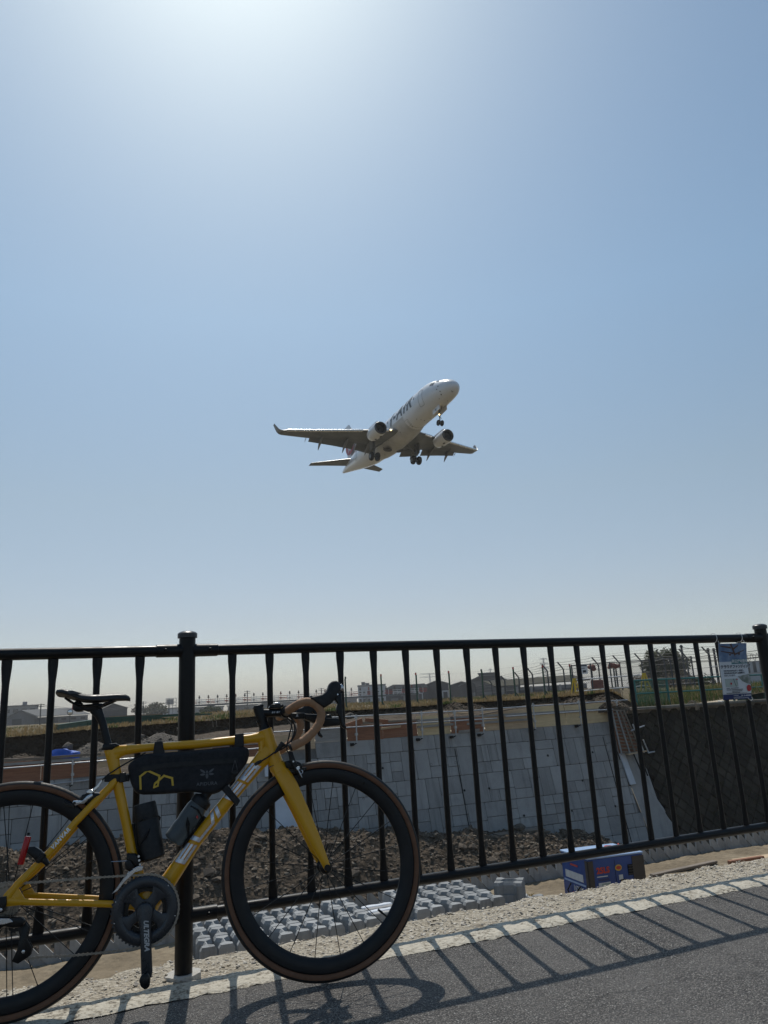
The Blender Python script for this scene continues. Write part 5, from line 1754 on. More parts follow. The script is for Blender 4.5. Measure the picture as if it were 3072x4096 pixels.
# nose gear
mb = MB(); mb.cyl((-3.4, 0, -1.3), (-3.4, 0, -2.4), .085, n=12); mb.cyl((-3.4, 0, -2.3), (-3.4, 0, -3.12), .055, n=12); mb.cyl((-3.4, -.24, -3.12), (-3.4, .24, -3.12), .05, n=10); mb.cyl((-3.4, 0, -2.2), (-2.7, 0, -1.5), .05, n=8); mb.cyl((-3.25, 0, -2.5), (-3.1, 0, -2.8), .03, n=8)
ng = mb.build("nose_gear_leg", J_str, air)
for o in (-.21, .21):
    mb = MB(); mb.lathe([(.15, -.09), (.22, -.10), (.28, -.08), (.31, -.03), (.31, .03), (.28, .08), (.22, .10), (.15, .09)], (-3.4, o, -3.12), (0, 1, 0), 24); mb.build("nose_wheel", J_tyr, ng, 50)
for s in (-1, 1):
    mb = MB(); mb.prism([(-.7, 0), (.75, .12), (.75, -.45), (-.7, -.55)], (-3.3, s * .42, -1.50), (1, 0, 0), (0, 0, 1), (0, .03, 0)); gd = mb.build("nose_gear_door", J_wht, ng, 0)
    tx = MB(); put_text(tx, text_geo("24", .30, .01), lambda a, b: Vector((-3.3 - s * -a, s * (.42) + (.045 if s > 0 else -.012), -1.76 + b))); 
    if s < 0:
        tx.build("door_number", J_txt, gd, 0)
mb = MB(); mb.prism([(-.75, -.32), (.75, -.32), (.75, .32), (-.75, .32)], (-3.3, 0, -1.52), (1, 0, .12), (0, 1, 0), (0, 0, .03)); mb.build("nose_gear_bay", J_drk, ng, 0)
# lit landing lamps
for p, r in (((-3.22, -.12, -2.28), .075), ((-10.55, -2.05, -1.20), .085)):
    mb = MB(); mb.lathe([(r, 0), (r * .8, r * .3), (0, r * .45)], p, (1, 0, -.1), 14); mb.build("landing_lamp", J_lamp, air)
# ------------------------------------------------------------------ things at the far wall
def L3(W, p):
    return Vector(p) - W
FY = 23.62
form = thing("wall_formwork", "row of plywood formwork sheets standing along the top of the retaining wall", "formwork", (8, FY, -.4))
F0 = Vector((8, FY, -.4))
def panel(x0, x1, z0, z1, mat, dy=0.0, slant=0.0, nm="plywood_sheet"):
    mb = MB()
    mb.prism([(x0, z0), (x1, z0 + slant), (x1 - .01, z1 + slant), (x0 + .01, z1)], L3(F0, (0, FY - .02 + dy, 0)), (1, 0, 0), (0, .12, 1), (0, .025, 0))
    return mb.build(nm, mat, form, 0)
rf = random.Random(21)
x = -6.0
for x0, x1, z0, z1, m in [(-6, -3.2, -.86, -.26, A_plyr), (-3.2, -.9, -.86, -.24, A_plyr), (-.9, .72, -.84, -.30, A_plyr), (.72, 2.5, -.60, -.12, A_ply), (2.5, 4.3, -.62, -.10, A_ply), (4.3, 6.1, -.62, -.1, A_plyr), (6.1, 7.9, -.5, .02, A_ply),
                          (7.9, 9.1, -.30, .16, A_plyg), (9.1, 10.5, -.345, .20, A_plyr), (10.5, 11.9, -.345, .22, A_plyr), (11.9, 13.3, -.345, .36, A_plyy), (13.3, 14.05, -.345, .28, A_plyr), (14.05, 14.75, -.345, .24, A_plyr), (14.8, 16.9, -.345, .40, A_ply), (16.9, 18.6, -.345, .44, A_plyy), (18.6, 20.9, -.345, .42, A_plyy)]:
    panel(x0 + .01, x1 - .01, z0, z1, m, rf.uniform(-.02, .02), rf.uniform(-.02, .02))
# battens and loose sheets behind
for x0, x1, z, m in [(-6, .8, -.19, A_timber), (-4, 1.2, -.30, A_plyg), (.9, 6.0, -.20, A_plyg), (1.2, 6, -.08, A_plyg), (11.9, 13.4, .20, A_plyg), (11.9, 13.4, -.02, A_plyg), (13.3, 20.9, .20, A_plyg), (14.0, 17, -.03, A_plyg), (8, 12, .24, A_timber)]:
    mb = MB(); mb.box(L3(F0, ((x0 + x1) / 2, FY - .07 + .1 * z, z)), (x1 - x0, .06, .075), (0, rf.uniform(-.012, .012), 0)); mb.build("batten", m, form, 0)
for x0, z, w, h, m, r in [(13.6, -.30, .9, .10, A_plyg, .02), (8.9, .22, .8, .2, A_plyr, .25), (9.8, .30, .9, .12, A_plyr, -.12), (13.2, .38, 1.1, .06, A_ply, -.1), (14.6, .35, 1.5, .05, A_timber, .1), (10.4, .02, .8, .07, A_ply, .05), (-2.5, -.2, 2.6, .05, A_timber, -.07)]:
    mb = MB(); mb.box(L3(F0, (x0 + w / 2, FY - .1, z)), (w, .03, h), (.2, -r, 0)); mb.build("loose_board", m, form, 0)
pl = MB()
# scaffold tubes
scaf = thing("scaffold_rail", "thin galvanised scaffold tubes clamped in front of the plywood formwork", "scaffold", (8, FY - .3, -.4))
S0 = Vector((8, FY - .3, -.4))
def pipe(a, b, r=.024, nm="tube"):
    mb = MB(); mb.cyl(L3(S0, a), L3(S0, b), r, n=10); return mb.build(nm, A_steel, scaf)
for a, b in [((7.2, FY - .30, .52), (15.4, FY - .30, .44)), ((14.6, FY - .32, .47), (21.6, FY - .32, .50)), ((5.0, FY - .30, .14), (12.0, FY - .30, .12)), ((15.6, FY - .32, .15), (21.2, FY - .32, .16)), ((11.2, FY - .31, .13), (15.2, FY - .31, .10)), ((-6, FY - .3, -.42), (6.4, FY - .3, -.36)), ((.1, FY - .3, -.95), (1.3, FY - .3, -.86)), ((-1.3, FY - .29, -.98), (.3, FY - .3, -.93))]:
    pipe(a, b)
for px_, z0, z1 in [(-.0, -1.02, -.30), (2.6, -1.0, -.28), (5.2, -.95, -.2), (9.35, -.42, .56), (11.95, -.42, .55), (13.35, -.42, .52), (14.55, -.42, .55), (16.9, -.40, .60), (19.1, -.36, .62), (21.0, -.36, .55)]:
    po = pipe((px_, FY - .34, z0), (px_ + rf.uniform(-.03, .03), FY - .34, z1), .026, "standard")
    mb = MB(); mb.box((0, 0, 0), (.09, .09, .08)); 
    for z in (z1 - .1, z0 + .30):
        c = place("clamp", mb.mesh("clamp", A_steel, 0), scaf, L3(S0, (px_, FY - .33, z)))
    mb = MB(); mb.cyl(L3(S0, (px_, FY - .34, z0)), L3(S0, (px_ - .1, FY - .1, z0 - .1)), .02, n=8); mb.box(L3(S0, (px_ - .12, FY - .18, z0 - .05)), (.12, .1, .1)); mb.build("foot_clip", A_black, scaf, 0)

def white_board(label, pts, y_off=-.16):
    P = [Vector((a, wall_y(b) + y_off, b)) for a, b in pts]
    c = sum(P, Vector()) / len(P)
    mb = MB(); mb.prism([(p.x - c.x, p.z - c.z) for p in P], (0, 0, 0), (1, 0, 0), (0, .25, 1), (0, .07, 0))
    o = mb.build("white_board", A_white, None, 0); o.location = c
    return tag(o, label, "board", "white boards leaning on the retaining wall")
white_board("tall white board leaning on the wall behind the bicycle fork", [(6.25, -2.9), (7.05, -2.9), (7.0, -1.75), (6.3, -1.75)])
white_board("short white board on the wall just below the bicycle head tube", [(6.0, -1.28), (6.62, -1.28), (6.6, -.86), (6.02, -.86)])
white_board("long narrow white board down the slanting right end of the wall", [(20.74, -1.61), (20.99, -1.60), (21.13, -2.78), (20.85, -2.79)], -.14)
# ribbed form panel at the slanting end of the wall
rp_ = thing("ribbed_form_panel", "weathered ribbed timber form leaning at the slanting right end of the wall", "formwork", (21.5, wall_y(-1) - .25, -1.2))
R0 = Vector((21.5, wall_y(-1) - .25, -1.2))
e0, e1 = Vector((20.62, 23.2, .10)), Vector((20.62, 22.95, -1.56))
ax = (e1 - e0)
for k in range(13):
    q = k / 12
    c = e0 + ax * q
    wd_ = .58 + .46 * q
    mb = MB(); mb.box(L3(R0, c + Vector((wd_ / 2, .0, .0))), (wd_, .08, .05), (0, .12, 0)); mb.build("rib", A_timber, rp_, 0)
for o0, o1 in ((-.02, .0), (.22, .42), (.40, .70), (.58, 1.04)):
    mb = MB(); mb.cyl(L3(R0, e0 + Vector((o0, -.06, 0))), L3(R0, e1 + Vector((o1, -.06, 0)) + ax * .04), .035, n=8); mb.build("long_batten", A_timber if o0 > .3 else A_plyg, rp_)
mb = MB(); mb.add([L3(R0, p_) for p_ in (e0 + Vector((-.02, .05, 0)), e0 + Vector((.58, .05, 0)), e1 + Vector((1.04, .05, 0)), e1 + Vector((0, .05, 0)), e0 + Vector((-.02, .09, 0)), e0 + Vector((.58, .09, 0)), e1 + Vector((1.04, .09, 0)), e1 + Vector((0, .09, 0)))], [(0, 1, 2, 3), (7, 6, 5, 4), (0, 4, 5, 1), (1, 5, 6, 2), (2, 6, 7, 3), (3, 7, 4, 0)]); mb.build("backing_sheet", A_plyr, rp_, 0)
mb = MB(); mb.box(L3(R0, e1 + Vector((.7, -.12, -.03))), (.95, .2, .04), (0, -.07, 0)); mb.build("shelf_board", A_ply, rp_, 0)
for a, b in (((21.1, 22.75, -1.62), (21.45, 22.62, -2.75)), ((21.4, 22.75, -1.6), (21.6, 22.66, -2.5))):
    mb = MB(); mb.cyl(L3(R0, a), L3(R0, b), .03, n=8); mb.build("prop", A_black, rp_)
cr = thing("scaffold_cross", "short galvanised tube cross standing beside the ribbed form on the dark bank", "scaffold", (21.74, 22.85, -1.62))
for a, b in (((0, 0, 0), (-.32, .1, 1.15)), ((-.52, 0, .90), (.28, .1, 1.05)), ((.28, .05, -.05), (.12, .1, .5)), ((.2, 0, -.02), (.55, 0, .0))):
    mb = MB(); mb.cyl(a, b, .028, n=8); mb.build("tube", A_steel, cr)
# boards and a stone at the wall foot
bs = thing("board_stack", "flat stack of pale planks lying on the soil at the foot of the wall", "planks", (15.0, 22.0, -3.98))
for k in range(4):
    mb = MB(); mb.bevbox((rf.uniform(-.1, .1), rf.uniform(-.05, .05), .03 + k * .05), (2.4 - .15 * k, .45, .042), .006, (0, 0, rf.uniform(-.03, .03))); mb.build("plank", (A_plyg, A_timber)[k % 2], bs, 0)
mb = MB(); mb.blob((0, 0, .13), .22, rf, 2, (1.1, .8, .6), .12); so = mb.build("boulder", A_gravelheap, None, 50); so.location = (14.95, 22.0, -3.79); tag(so, "grey stone resting on the plank stack by the wall", "stone")

# ------------------------------------------------------------------ heaps and tarpaulin on the terrace
def heap(name, label, c, rx, ry, h, mat, cat="gravel heap"):
    mb = MB(); n, m = 40, 14
    vs = [(0, 0, h)]
    for j in range(1, m + 1):
        q = j / m
        for k in range(n):
            g = 2 * pi * k / n
            r = q * (1 + .12 * nz(cos(g) * 2, sin(g) * 2, c[0]))
            x, y = rx * r * cos(g), ry * r * sin(g)
            vs.append((x, y, h * (1 - q ** 1.4) + .06 * h * nz(x * 1.5, y * 1.5, 4) + .05 * nz(x * 5, y * 5) * (1 - q) - .15 * (q > .99)))
    fs = [(0, 1 + k, 1 + (k + 1) % n) for k in range(n)] + [(1 + j * n + k, 1 + (j + 1) * n + k, 1 + (j + 1) * n + (k + 1) % n, 1 + j * n + (k + 1) % n) for j in range(m - 1) for k in range(n)]
    mb.add(vs, fs)
    for i in range(260):
        g, q = rf.uniform(0, 6.3), sqrt(rf.random())
        x, y = rx * q * cos(g), ry * q * sin(g)
        r_ = rf.uniform(.02, .06)
        mb.add([Vector((x, y, h * (1 - q ** 1.4))) + p * r_ for p in IV], IF)
    o = mb.build(name, mat, None, 45); o.location = c
    return tag(o, label, cat)
p = pol(2.3, 32); heap("gravel_heap", "grey heap of crushed stone behind the saddle, beside the blue tarpaulin", (p.x, p.y, -.85), 1.5, 1.4, .92, A_gravelheap)
p = pol(6.6, 34); heap("gravel_heap", "larger rounded heap of crushed stone just left of the fence post", (p.x, p.y, -.75), 2.1, 1.7, .95, A_gravelheap)
for az_, d, z, r, h in ((27.8, 37.2, .35, .8, .42), (29.2, 37, .32, .7, .3), (-2.2, 33, -.95, 1.8, .7), (36.5, 35, .2, 1.2, .5), (38.4, 34.6, .2, 1.0, .55)):
    p = pol(az_, d); heap("soil_mound", {27.8: "tall clump of dark soil against the cut face under the warehouses", 29.2: "low clump of dark soil right beside the taller one at the cut face", -2.2: "broad mound of dark soil left of the blue tarpaulin", 36.5: "ridge of soil below the left yellow trestle", 38.4: "rooty soil mound below the pipe barrier between the trestles"}[az_], (p.x, p.y, z), r, r, h, A_soil, "soil mound")
tp_ = plain("blue_tarpaulin", (0.010, 0.085, 0.43), 0.42, 0, .2, 3, .4, 9, .05)
p = pol(.35, 30.5)
mb = MB(); mb.blob((-.12, 0, .14), .40, rf, 2, (1.0, .7, .55), .20); mb.blob((.22, .02, .12), .30, rf, 2, (1.0, .8, .6), .22); mb.slab([(-.52, -.02), (-.3, .06), (.45, .04), (.5, -.05), (.2, -.1), (-.4, -.1)], (0, -.3, .02), (1, 0, 0), (0, 0, 1), (0, .5, 0), .02, 1)
o = mb.build("blue_tarpaulin", tp_, None, 20); o.location = (p.x, p.y, -.50); o.scale = (1, 1, 1.3); tag(o, "crumpled bright blue tarpaulin bundle on the soil behind the rear wheel", "tarpaulin")
mb = MB(); mb.blob((0, 0, .1), .2, rf, 2, (.9, .8, .8), .15); o = mb.build("rubble_lump", A_gravelheap, None, 40); o.location = (p.x + .12, p.y + .35, -.12); tag(o, "grey stone lump on top of the blue tarpaulin", "stone")
# roots and stones sticking out of the cut face
for az_, d, e, r, lb_ in ((8.1, 39.2, -16, .26, "pale stone stuck in the dark cut face right of the fence post"), (5.2, 39.2, -22, .2, "small pale stone in the cut face behind the top tube"), (20.0, 38, -12, .25, "grey stone on the cut edge above the handlebar")):
    p = pol(az_, d, hz(e, d)); mb = MB(); mb.blob((0, 0, 0), r, rf, 2, (1.1, .7, .6), .25); o = mb.build("boulder", A_gravelheap, None, 25); o.location = p; tag(o, lb_, "stone")

# ------------------------------------------------------------------ working bench: generator, block pallets
G_blu = plain("generator_blue", (0.007, 0.055, 0.24), 0.4, 0, .18, 3, coat=.2)
G_gry = plain("generator_grey", (0.042, 0.038, 0.037), 0.5, 0, .15, 4)
G_wht = plain("label_white", (0.55, 0.57, 0.58), 0.5)
G_top = plain("generator_top", (0.30, 0.42, 0.62), 0.35, 0, .15, 5)
G_yel = plain("label_yellow", (0.60, 0.40, 0.06), 0.5)
G_red = plain("label_red", (0.50, 0.05, 0.03), 0.5)
G_lgn = plain("label_green", (0.30, 0.36, 0.32), 0.5)
GX0 = Vector((8.02, 8.66, -2.8))
gen = thing("engine_generator", "blue and grey boxed engine generator standing on the sandy bench", "generator", GX0, (0, 0, radians(-6)))
GW, GD, GH = 1.10, .92, .90
mb = MB(); mb.bevbox((GW / 2, GD / 2, GH / 2 + .02), (GW, GD, GH - .04), .015); mb.build("casing", G_blu, gen, 0)
for c_, s_ in (((.045, -.002, GH / 2), (.095, .02, GH - .06)), ((GW - .115, -.002, GH / 2), (.235, .02, GH - .06)), ((-.002, .052, GH / 2), (.02, .08, GH - .06))):
    mb = MB(); mb.box(c_, s_); mb.build("corner_band", G_gry, gen, 0)
mb = MB(); mb.bevbox((GW / 2, GD / 2, GH + .008), (GW + .02, GD + .02, .03), .008); mb.build("lid", G_top, gen, 0)
mb = MB(); mb.box((GW / 2, GD / 2, .04), (GW, GD, .08)); mb.build("base_skid", G_gry, gen, 0)
for c, w, h in (((.82, .66), .10, .17), ((.72, .30), .10, .20), ((.655, .47), .11, .11)):
    mb = MB(); mb.box((c[0], -.004, c[1]), (w, .012, h)); mb.build("vent_panel", A_black if c[1] != .47 else G_gry, gen, 0)
    for k in range(4):
        mb = MB(); mb.box((c[0], -.012, c[1] - h / 2 + h * (k + .5) / 4), (w, .012, .008)); mb.build("vent_slat", G_gry, gen, 0)
seam_ = MB(); seam_.box((.52, -.001, GH / 2), (.006, .004, GH - .1)); seam_.build("door_seam", A_black, gen, 0)
def gtxt(txt, x, z, size, mat, k=1, bold=.002, sh=0):
    mb = MB(); put_text(mb, text_geo(txt, size, bold, 'LEFT', sh), lambda a, b: Vector((x + a, -.004 - .002 * k, z + b))); mb.build("lettering", mat, gen, 0)
def gpatch(L_, mat, k=1, nm="label_plate"):
    mb = MB(); mb.prism(L_, (0, -.004 - .002 * k, 0), (1, 0, 0), (0, 0, 1), (0, .004, 0)); mb.build(nm, mat, gen, 0)
gtxt("25LS", .15, .70, .13, G_red, 2, .006)
gpatch([(.15, .60), (.36, .60), (.36, .615), (.15, .615)], G_wht)
gpatch([(.17, .54), (.38, .54), (.38, .575), (.17, .575)], S_navy)
gpatch([(.165, .44), (.40, .445), (.40, .515), (.165, .51)], G_wht); gpatch([(.225, .465), (.39, .468), (.385, .498), (.23, .496)], G_lgn, 2); gpatch([(.175, .40), (.25, .40), (.25, .44), (.175, .44)], G_wht)
gpatch([(.28 + .032 * cos(t * pi / 10), .395 + .034 * sin(t * pi / 10)) for t in range(20)], G_wht, 2)
gpatch([(.575, .52), (.655, .52), (.655, .60), (.575, .60)], G_wht)
gpatch([(.48, .20), (.60, .21), (.60, .27), (.48, .265)], G_wht)
gpatch([(.585 + .065 * cos(t * pi / 12), .715 + .05 * sin(t * pi / 12)) for t in range(24)], G_yel, 1); gpatch([(.585 + .05 * cos(t * pi / 12), .715 + .03 * sin(t * pi / 12)) for t in range(24)], G_red, 2)
def side(L_, mat, k=1, nm="label_plate"):
    mb = MB(); mb.prism(L_, (-.004 - .002 * k, 0, 0), (0, 1, 0), (0, 0, 1), (.004, 0, 0)); mb.build(nm, mat, gen, 0)
side([(.20, .50), (.80, .50), (.80, .62), (.20, .62)], G_wht); side([(.12, .44), (.85, .44), (.85, .47), (.12, .47)], G_top, 3); side([(.35, .72), (.6, .72), (.6, .75), (.35, .75)], G_red)
side([(.25, .14), (.42, .14), (.42, .28), (.25, .28)], G_wht); side([(.50, .14), (.74, .14), (.58, .30)], G_red); side([(.08, .10), (.2, .10), (.2, .26), (.08, .26)], A_black)
mb = MB(); put_text(mb, text_geo("162792", .12, .003), lambda a, b: Vector((-.008, .38 - a, .36 + b))); mb.build("fleet_number", G_wht, gen, 0)
mb = MB(); mb.tube([(-.02, .62, .42), (-.05, .7, .3), (-.04, .6, .12), (-.02, .5, .02)], .012, 6); mb.tube([(-.02, .3, .42), (-.06, .4, .3), (-.04, .66, .1), (-.02, .72, .02)], .012, 6); mb.build("power_cable", A_black, gen)
rope = MB(); rope.tube([(.62 + .12 * cos(t * .5) + .02 * t / 6, .3 + .10 * sin(t * .5), .93 + .004 * t) for t in range(26)], .014, 6)
o = rope.build("coiled_hose", plain("red_hose", (.55, .06, .05), .5), None); o.location = GX0; o.rotation_euler = gen.rotation_euler; tag(o, "coil of red hose lying on top of the generator", "hose")

# lattice concrete blocks on wrapped pallets
S_film = NT("stretch_film"); S_film.set(Base_Color=(.62, .64, .65), Roughness=.18, Transmission_Weight=.6, IOR=1.2, Alpha=.45); S_film = S_film.mat
def lattice_block():
    """one block: two notched bars joined by lower webs, so that rows of them make a lattice"""
    mb = MB()
    for x in (-.125, .125):
        rings = []
        for z, k in ((0, 0), (.285, 0), (.33, .028)):
            hw_ = [(-.24, .112), (-.150, .112), (-.085, .035), (.085, .035), (.150, .112), (.24, .112)]
            rings.append([Vector((x + w_ - k, y * (1 - k), z)) for y, w_ in hw_] + [Vector((x - w_ + k, y * (1 - k), z)) for y, w_ in reversed(hw_)])
        mb.loft(rings)
    mb.prism([(-.2, -.22), (.2, -.22), (.2, .22), (-.2, .22)], (0, 0, .02), (1, 0, 0), (0, 1, 0), (0, 0, .12))
    return mb.mesh("lattice_block", A_block, 0)
lbm = lattice_block()
def pallet(label, x0, y0, nx, ny, z0, seed):
    r = random.Random(seed)
    p = thing("block_pallet", label, "concrete blocks", (x0, y0 - .18, -2.90), (0, 0, r.uniform(-.03, .03)), "pallets of lattice blocks")
    for lay in range(z0):
        for i in range(nx):
            for j in range(ny):
                o = place("lattice_block", lbm, p, (.27 + i * .505 + r.uniform(-.008, .008), .25 + j * .49 + r.uniform(-.008, .008), .02 + lay * .33), (0, 0, r.uniform(-.015, .015)))
    W_, D_, H_ = nx * .50 + .06, ny * .49, z0 * .33
    mb = MB()
    for c, s in (((W_ / 2, -.012, H_ * .42), (W_ + .03, .006, H_ * .72)), ((W_ / 2, D_ + .03, H_ * .42), (W_ + .03, .006, H_ * .72)), ((-.03, D_ / 2, H_ * .42), (.006, D_ + .05, H_ * .72)), ((W_ + .02, D_ / 2, H_ * .42), (.006, D_ + .05, H_ * .72))):
        mb.box(c, s)
    mb.build("stretch_film", S_film, p, 0)
    return p
pallet("pallet of lattice concrete blocks seen beside the fence post, left of the front wheel", 1.45, 8.75, 2, 3, 2, 1)
pallet("pallet of lattice concrete blocks in the left half of the front wheel", 2.55, 8.72, 2, 3, 2, 2)
pallet("pallet of lattice concrete blocks in the middle of the front wheel", 3.60, 8.75, 1, 3, 2, 3)
pallet("pallet of lattice concrete blocks at the right rim of the front wheel", 4.72, 8.80, 1, 3, 2, 4)
pallet("pallet of lattice concrete blocks right of the front tyre", 5.28, 8.74, 2, 3, 2, 5)
loose = thing("loose_block_pile", "small low pile of lattice blocks left on the sand between pallet and generator", "concrete blocks", (6.35, 9.0, -2.82), group=None)
for i, (a, b, c, r) in enumerate(((0, 0, .0, .1), (.45, .1, .0, 1.5), (.75, .3, 0, .2), (.5, .35, .30, .9), (.95, .12, .0, .2))):
    place("lattice_block", lbm, loose, (a, b, c), (0, 0, r))
brk = thing("stacked_kerb_stones", "bright stack of wavy kerb stones under torn film inside the front wheel", "kerb stones", (4.16, 9.0, -2.82))
for k in range(4):
    mb = MB(); mb.slab([(0, 0), (.52, 0), (.52, .10), (.42, .13), (.30, .10), (.16, .13), (0, .10)], (0, -.05, 0), (1, 0, 0), (0, 1, 0), (0, 0, .56), .012, 1); o = mb.build("kerb_stone", A_white if k % 2 else A_wallnew, brk, 20); o.location = (0, .0 + k * .15, .0)
fl = MB()
vs = [(a, -.12 - .05 * b + .05 * nz(a * 6, b * 6), b) for b in rng(0, .5, 8) for a in rng(.0, .62, 8)]
fl.add(vs, [(j * 9 + i, j * 9 + i + 1, (j + 1) * 9 + i + 1, (j + 1) * 9 + i) for j in range(8) for i in range(8)])
o = fl.build("torn_film", S_film, brk, 60)
hp = MB()
for k in range(40):
    g = rf.uniform(-.5, .5); hp.tube([(rf.uniform(-.15, .15), rf.uniform(-.1, .1), .02), (rf.uniform(-.1, .1) + .18 * sin(g), rf.uniform(-.08, .08), .05 + .12 * rf.random())], .008, 4)
o = hp.build("straw_bundle", plain("straw", (.45, .34, .16), .8), None); o.location = (7.55, 10.0, -2.78); tag(o, "small bundle of yellow straw on the sand left of the generator", "straw")
for c, s, r, lb_, m in (((11.6, 10.3, -2.74), (1.9, .12, .05), .1, "long pale plank lying on the sand right of the generator", A_timber), ((13.6, 10.0, -2.72), (1.6, .3, .05), -.1, "orange-brown board lying on the sand at the right edge", A_ply), ((12.9, 9.9, -2.68), (.9, .1, .08), -.06, "dark short timber in front of the orange board", A_plyr)):
    mb = MB(); mb.bevbox((0, 0, 0), s, .008); o = mb.build("plank", m, None, 0); o.location = c; o.rotation_euler = (0, 0, r); tag(o, lb_, "plank")
mb = MB(); mb.bevbox((0, 0, .09), (.12, .12, .2), .01); o = mb.build("marker_stub", A_grout, None, 0); o.location = (1.05, 8.4, -2.6); o.scale = (1.2, 1.2, 1.6); tag(o, "small square concrete stub on the sand left of the fence post", "concrete stub")

# ------------------------------------------------------------------ grass and weeds
V_dry = m_leaf("dry_blade", (0.25, 0.175, 0.08), (0.42, 0.30, 0.145), .3)
V_grn = m_leaf("green_blade", (0.055, 0.085, 0.02), (0.13, 0.17, 0.05), .35)
def blades(name, n, fpos, h0, h1, mats, seed, w=.012, pick=None):
    r = random.Random(seed); mb = MB()
    for i in range(n):
        az_, d = fpos(r)
        p = pol(az_, d)
        z = field_z(az_, d) - .02
        h = r.uniform(h0, h1); g = r.uniform(0, 2 * pi); l = r.uniform(.05, .5) * h
        a = Vector((cos(g), sin(g), 0)); b = Vector((-sin(g), cos(g), 0))
        wv = w * r.uniform(.6, 1.5)
        mb.mi = pick(r, az_, d) if pick else r.randrange(len(mats))
        mb.add([Vector((p.x, p.y, z)) - b * wv, Vector((p.x, p.y, z)) + b * wv, Vector((p.x, p.y, z + h * .6)) + a * l * .4 + b * wv * .7, Vector((p.x, p.y, z + h * .6)) + a * l * .4 - b * wv * .7, Vector((p.x, p.y, z + h)) + a * l], [(0, 1, 2, 3), (3, 2, 4)])
    return tag(mb.build(name, mats, None, 0), kind="stuff")
def gpick(r, az_, d):
    k = nz(az_ * .5, d * .08, 3)
    return 1 if k + r.uniform(-.25, .25) > .30 else 0
blades("field_grass", 24000, lambda r: (lambda a: (a, cut_d(a) + .15 + 33 * r.random() ** 1.7))(r.uniform(-8, 39.6)), .05, .22, [V_dry, V_grn], 31, .02, gpick)
blades("bank_grass", 9000, lambda r: (lambda a: (a, base_d(a) + 1.3 + 9 * r.random() ** 1.3))(r.uniform(40.2, 53)), .15, .48, [V_dry, V_grn], 33, .012, lambda r, a, d: 1 if r.random() < .72 else 0)
def plume(label, az_, d, seed):
    r = random.Random(seed); c = pol(az_, d, field_z(az_, d)); mb = MB()
    for k in range(26):
        g = r.uniform(0, 6.3); h = r.uniform(.25, .6); l = r.uniform(.05, .25)
        t = Vector((l * cos(g), l * sin(g), h)); b = Vector((-sin(g), cos(g), 0)) * .012
        mb.add([-b, b, t * .6 + b * .7, t], [(0, 1, 2), (0, 2, 3)])
    o = mb.build("grass_tuft", V_dry, None, 0); o.location = c
    return tag(o, label, "grass tuft")
plume("pale dry grass tuft at the far left by the gabled warehouse", -2.1, 44, 1)
plume("pale dry grass tuft in front of the long warehouse, left of the saddle", -.3, 43, 2)
# dead roots at the lip of the cut
V_root = plain("dead_root", (0.30, 0.25, 0.19), .9)
for az_, d, sd, lb_ in ((9.9, 39.4, 3, "bleached bent root hanging at the cut edge right of the fence post"), (44.2, 37.2, 4, "tangle of pale dry roots on the old bank coping"), (38.9, 36.6, 5, "dry roots dangling at the soil end left of the teal railing")):
    r = random.Random(sd); mb = MB()
    for k in range(5 if sd > 3 else 2):
        x = r.uniform(-.3, .3); mb.tube([(x, 0, 0), (x + .15, -.1, .12), (x + .3, -.15, -.02), (x + .34, -.1, -.3)], .014, 5)
    o = mb.build("dead_root", V_root, None); o.location = pol(az_, d, (field_z(az_, d) if az_ < 39.8 else .2) - .02); tag(o, lb_, "roots")

# weeds rooted in the joints of the old bank
r = random.Random(77); mb = MB()
for i in range(5200):
    x = 21.5 + 14 * r.random(); z = -5.2 * r.random() ** 1.2 - .1
    if nz(x * .45, z * .45, 2) + .25 * r.random() < .08 or x < xr(z) + 1.2:
        continue
    p = Vector((x, old_y(z) - .10 - .08 * r.random(), z)); g = r.uniform(-1.4, 1.4); l = r.uniform(.04, .14)
    a = Vector((sin(g), -.35, cos(g) * (1 if r.random() < .6 else -1))) * l; b = Vector((cos(g), 0, -sin(g))) * l * .22
    mb.mi = 0 if r.random() < .62 else 1
    mb.add([p - b, p + b, p + a], [(0, 1, 2)])
V_moss = m_leaf("moss_weed", (0.022, 0.026, 0.010), (0.05, 0.055, 0.022), .15); V_dead = m_leaf("dead_weed", (0.05, 0.038, 0.022), (0.10, 0.078, 0.045), .15)
tag(mb.build("bank_weeds", [V_moss, V_dead], None, 0), kind="stuff")
# ------------------------------------------------------------------ beyond the cut: railings, fences, trees
K_teal = plain("teal_paint", (0.018, 0.145, 0.135), 0.55, 0, .25, 4)
K_grn = plain("green_post_paint", (0.02, 0.065, 0.04), 0.6, 0, .25, 3)
K_gst = plain("dark_fence_steel", (0.055, 0.06, 0.065), 0.6, .2, .25, 3)
K_wire = plain("wire", (0.09, 0.09, 0.09), 0.6, .3)
K_yel = plain("safety_yellow", (0.62, 0.42, 0.015), 0.5, 0, .15, 4)
K_rust = plain("rust_red", (0.19, 0.045, 0.028), 0.75, 0, .3, 5)
K_bld = plain("grey_cladding", (0.12, 0.125, 0.135), 0.7, 0, .15, .6)
K_roof = NT("corrugated_roof")
_w = K_roof.node("ShaderNodeTexWave", wave_type='BANDS'); _w.inputs["Scale"].default_value = 1.2
K_roof.link(K_roof.co.outputs["Object"], _w.inputs["Vector"])
K_roof.set(Base_Color=K_roof.mix(K_roof.fr(K_roof.noise(.2, 5), .3, .7), (.15, .15, .15), (.22, .22, .215)), Roughness=.75, Metallic=.0, Specular_IOR_Level=.2)
K_roof.bump(_w.outputs["Fac"], .6, .05); K_roof = K_roof.mat
K_roofg = plain("weathered_green_roof", (0.062, 0.057, 0.040), 0.9, 0, .3, .35, spec=.1, stretch=(1, .15, 1))
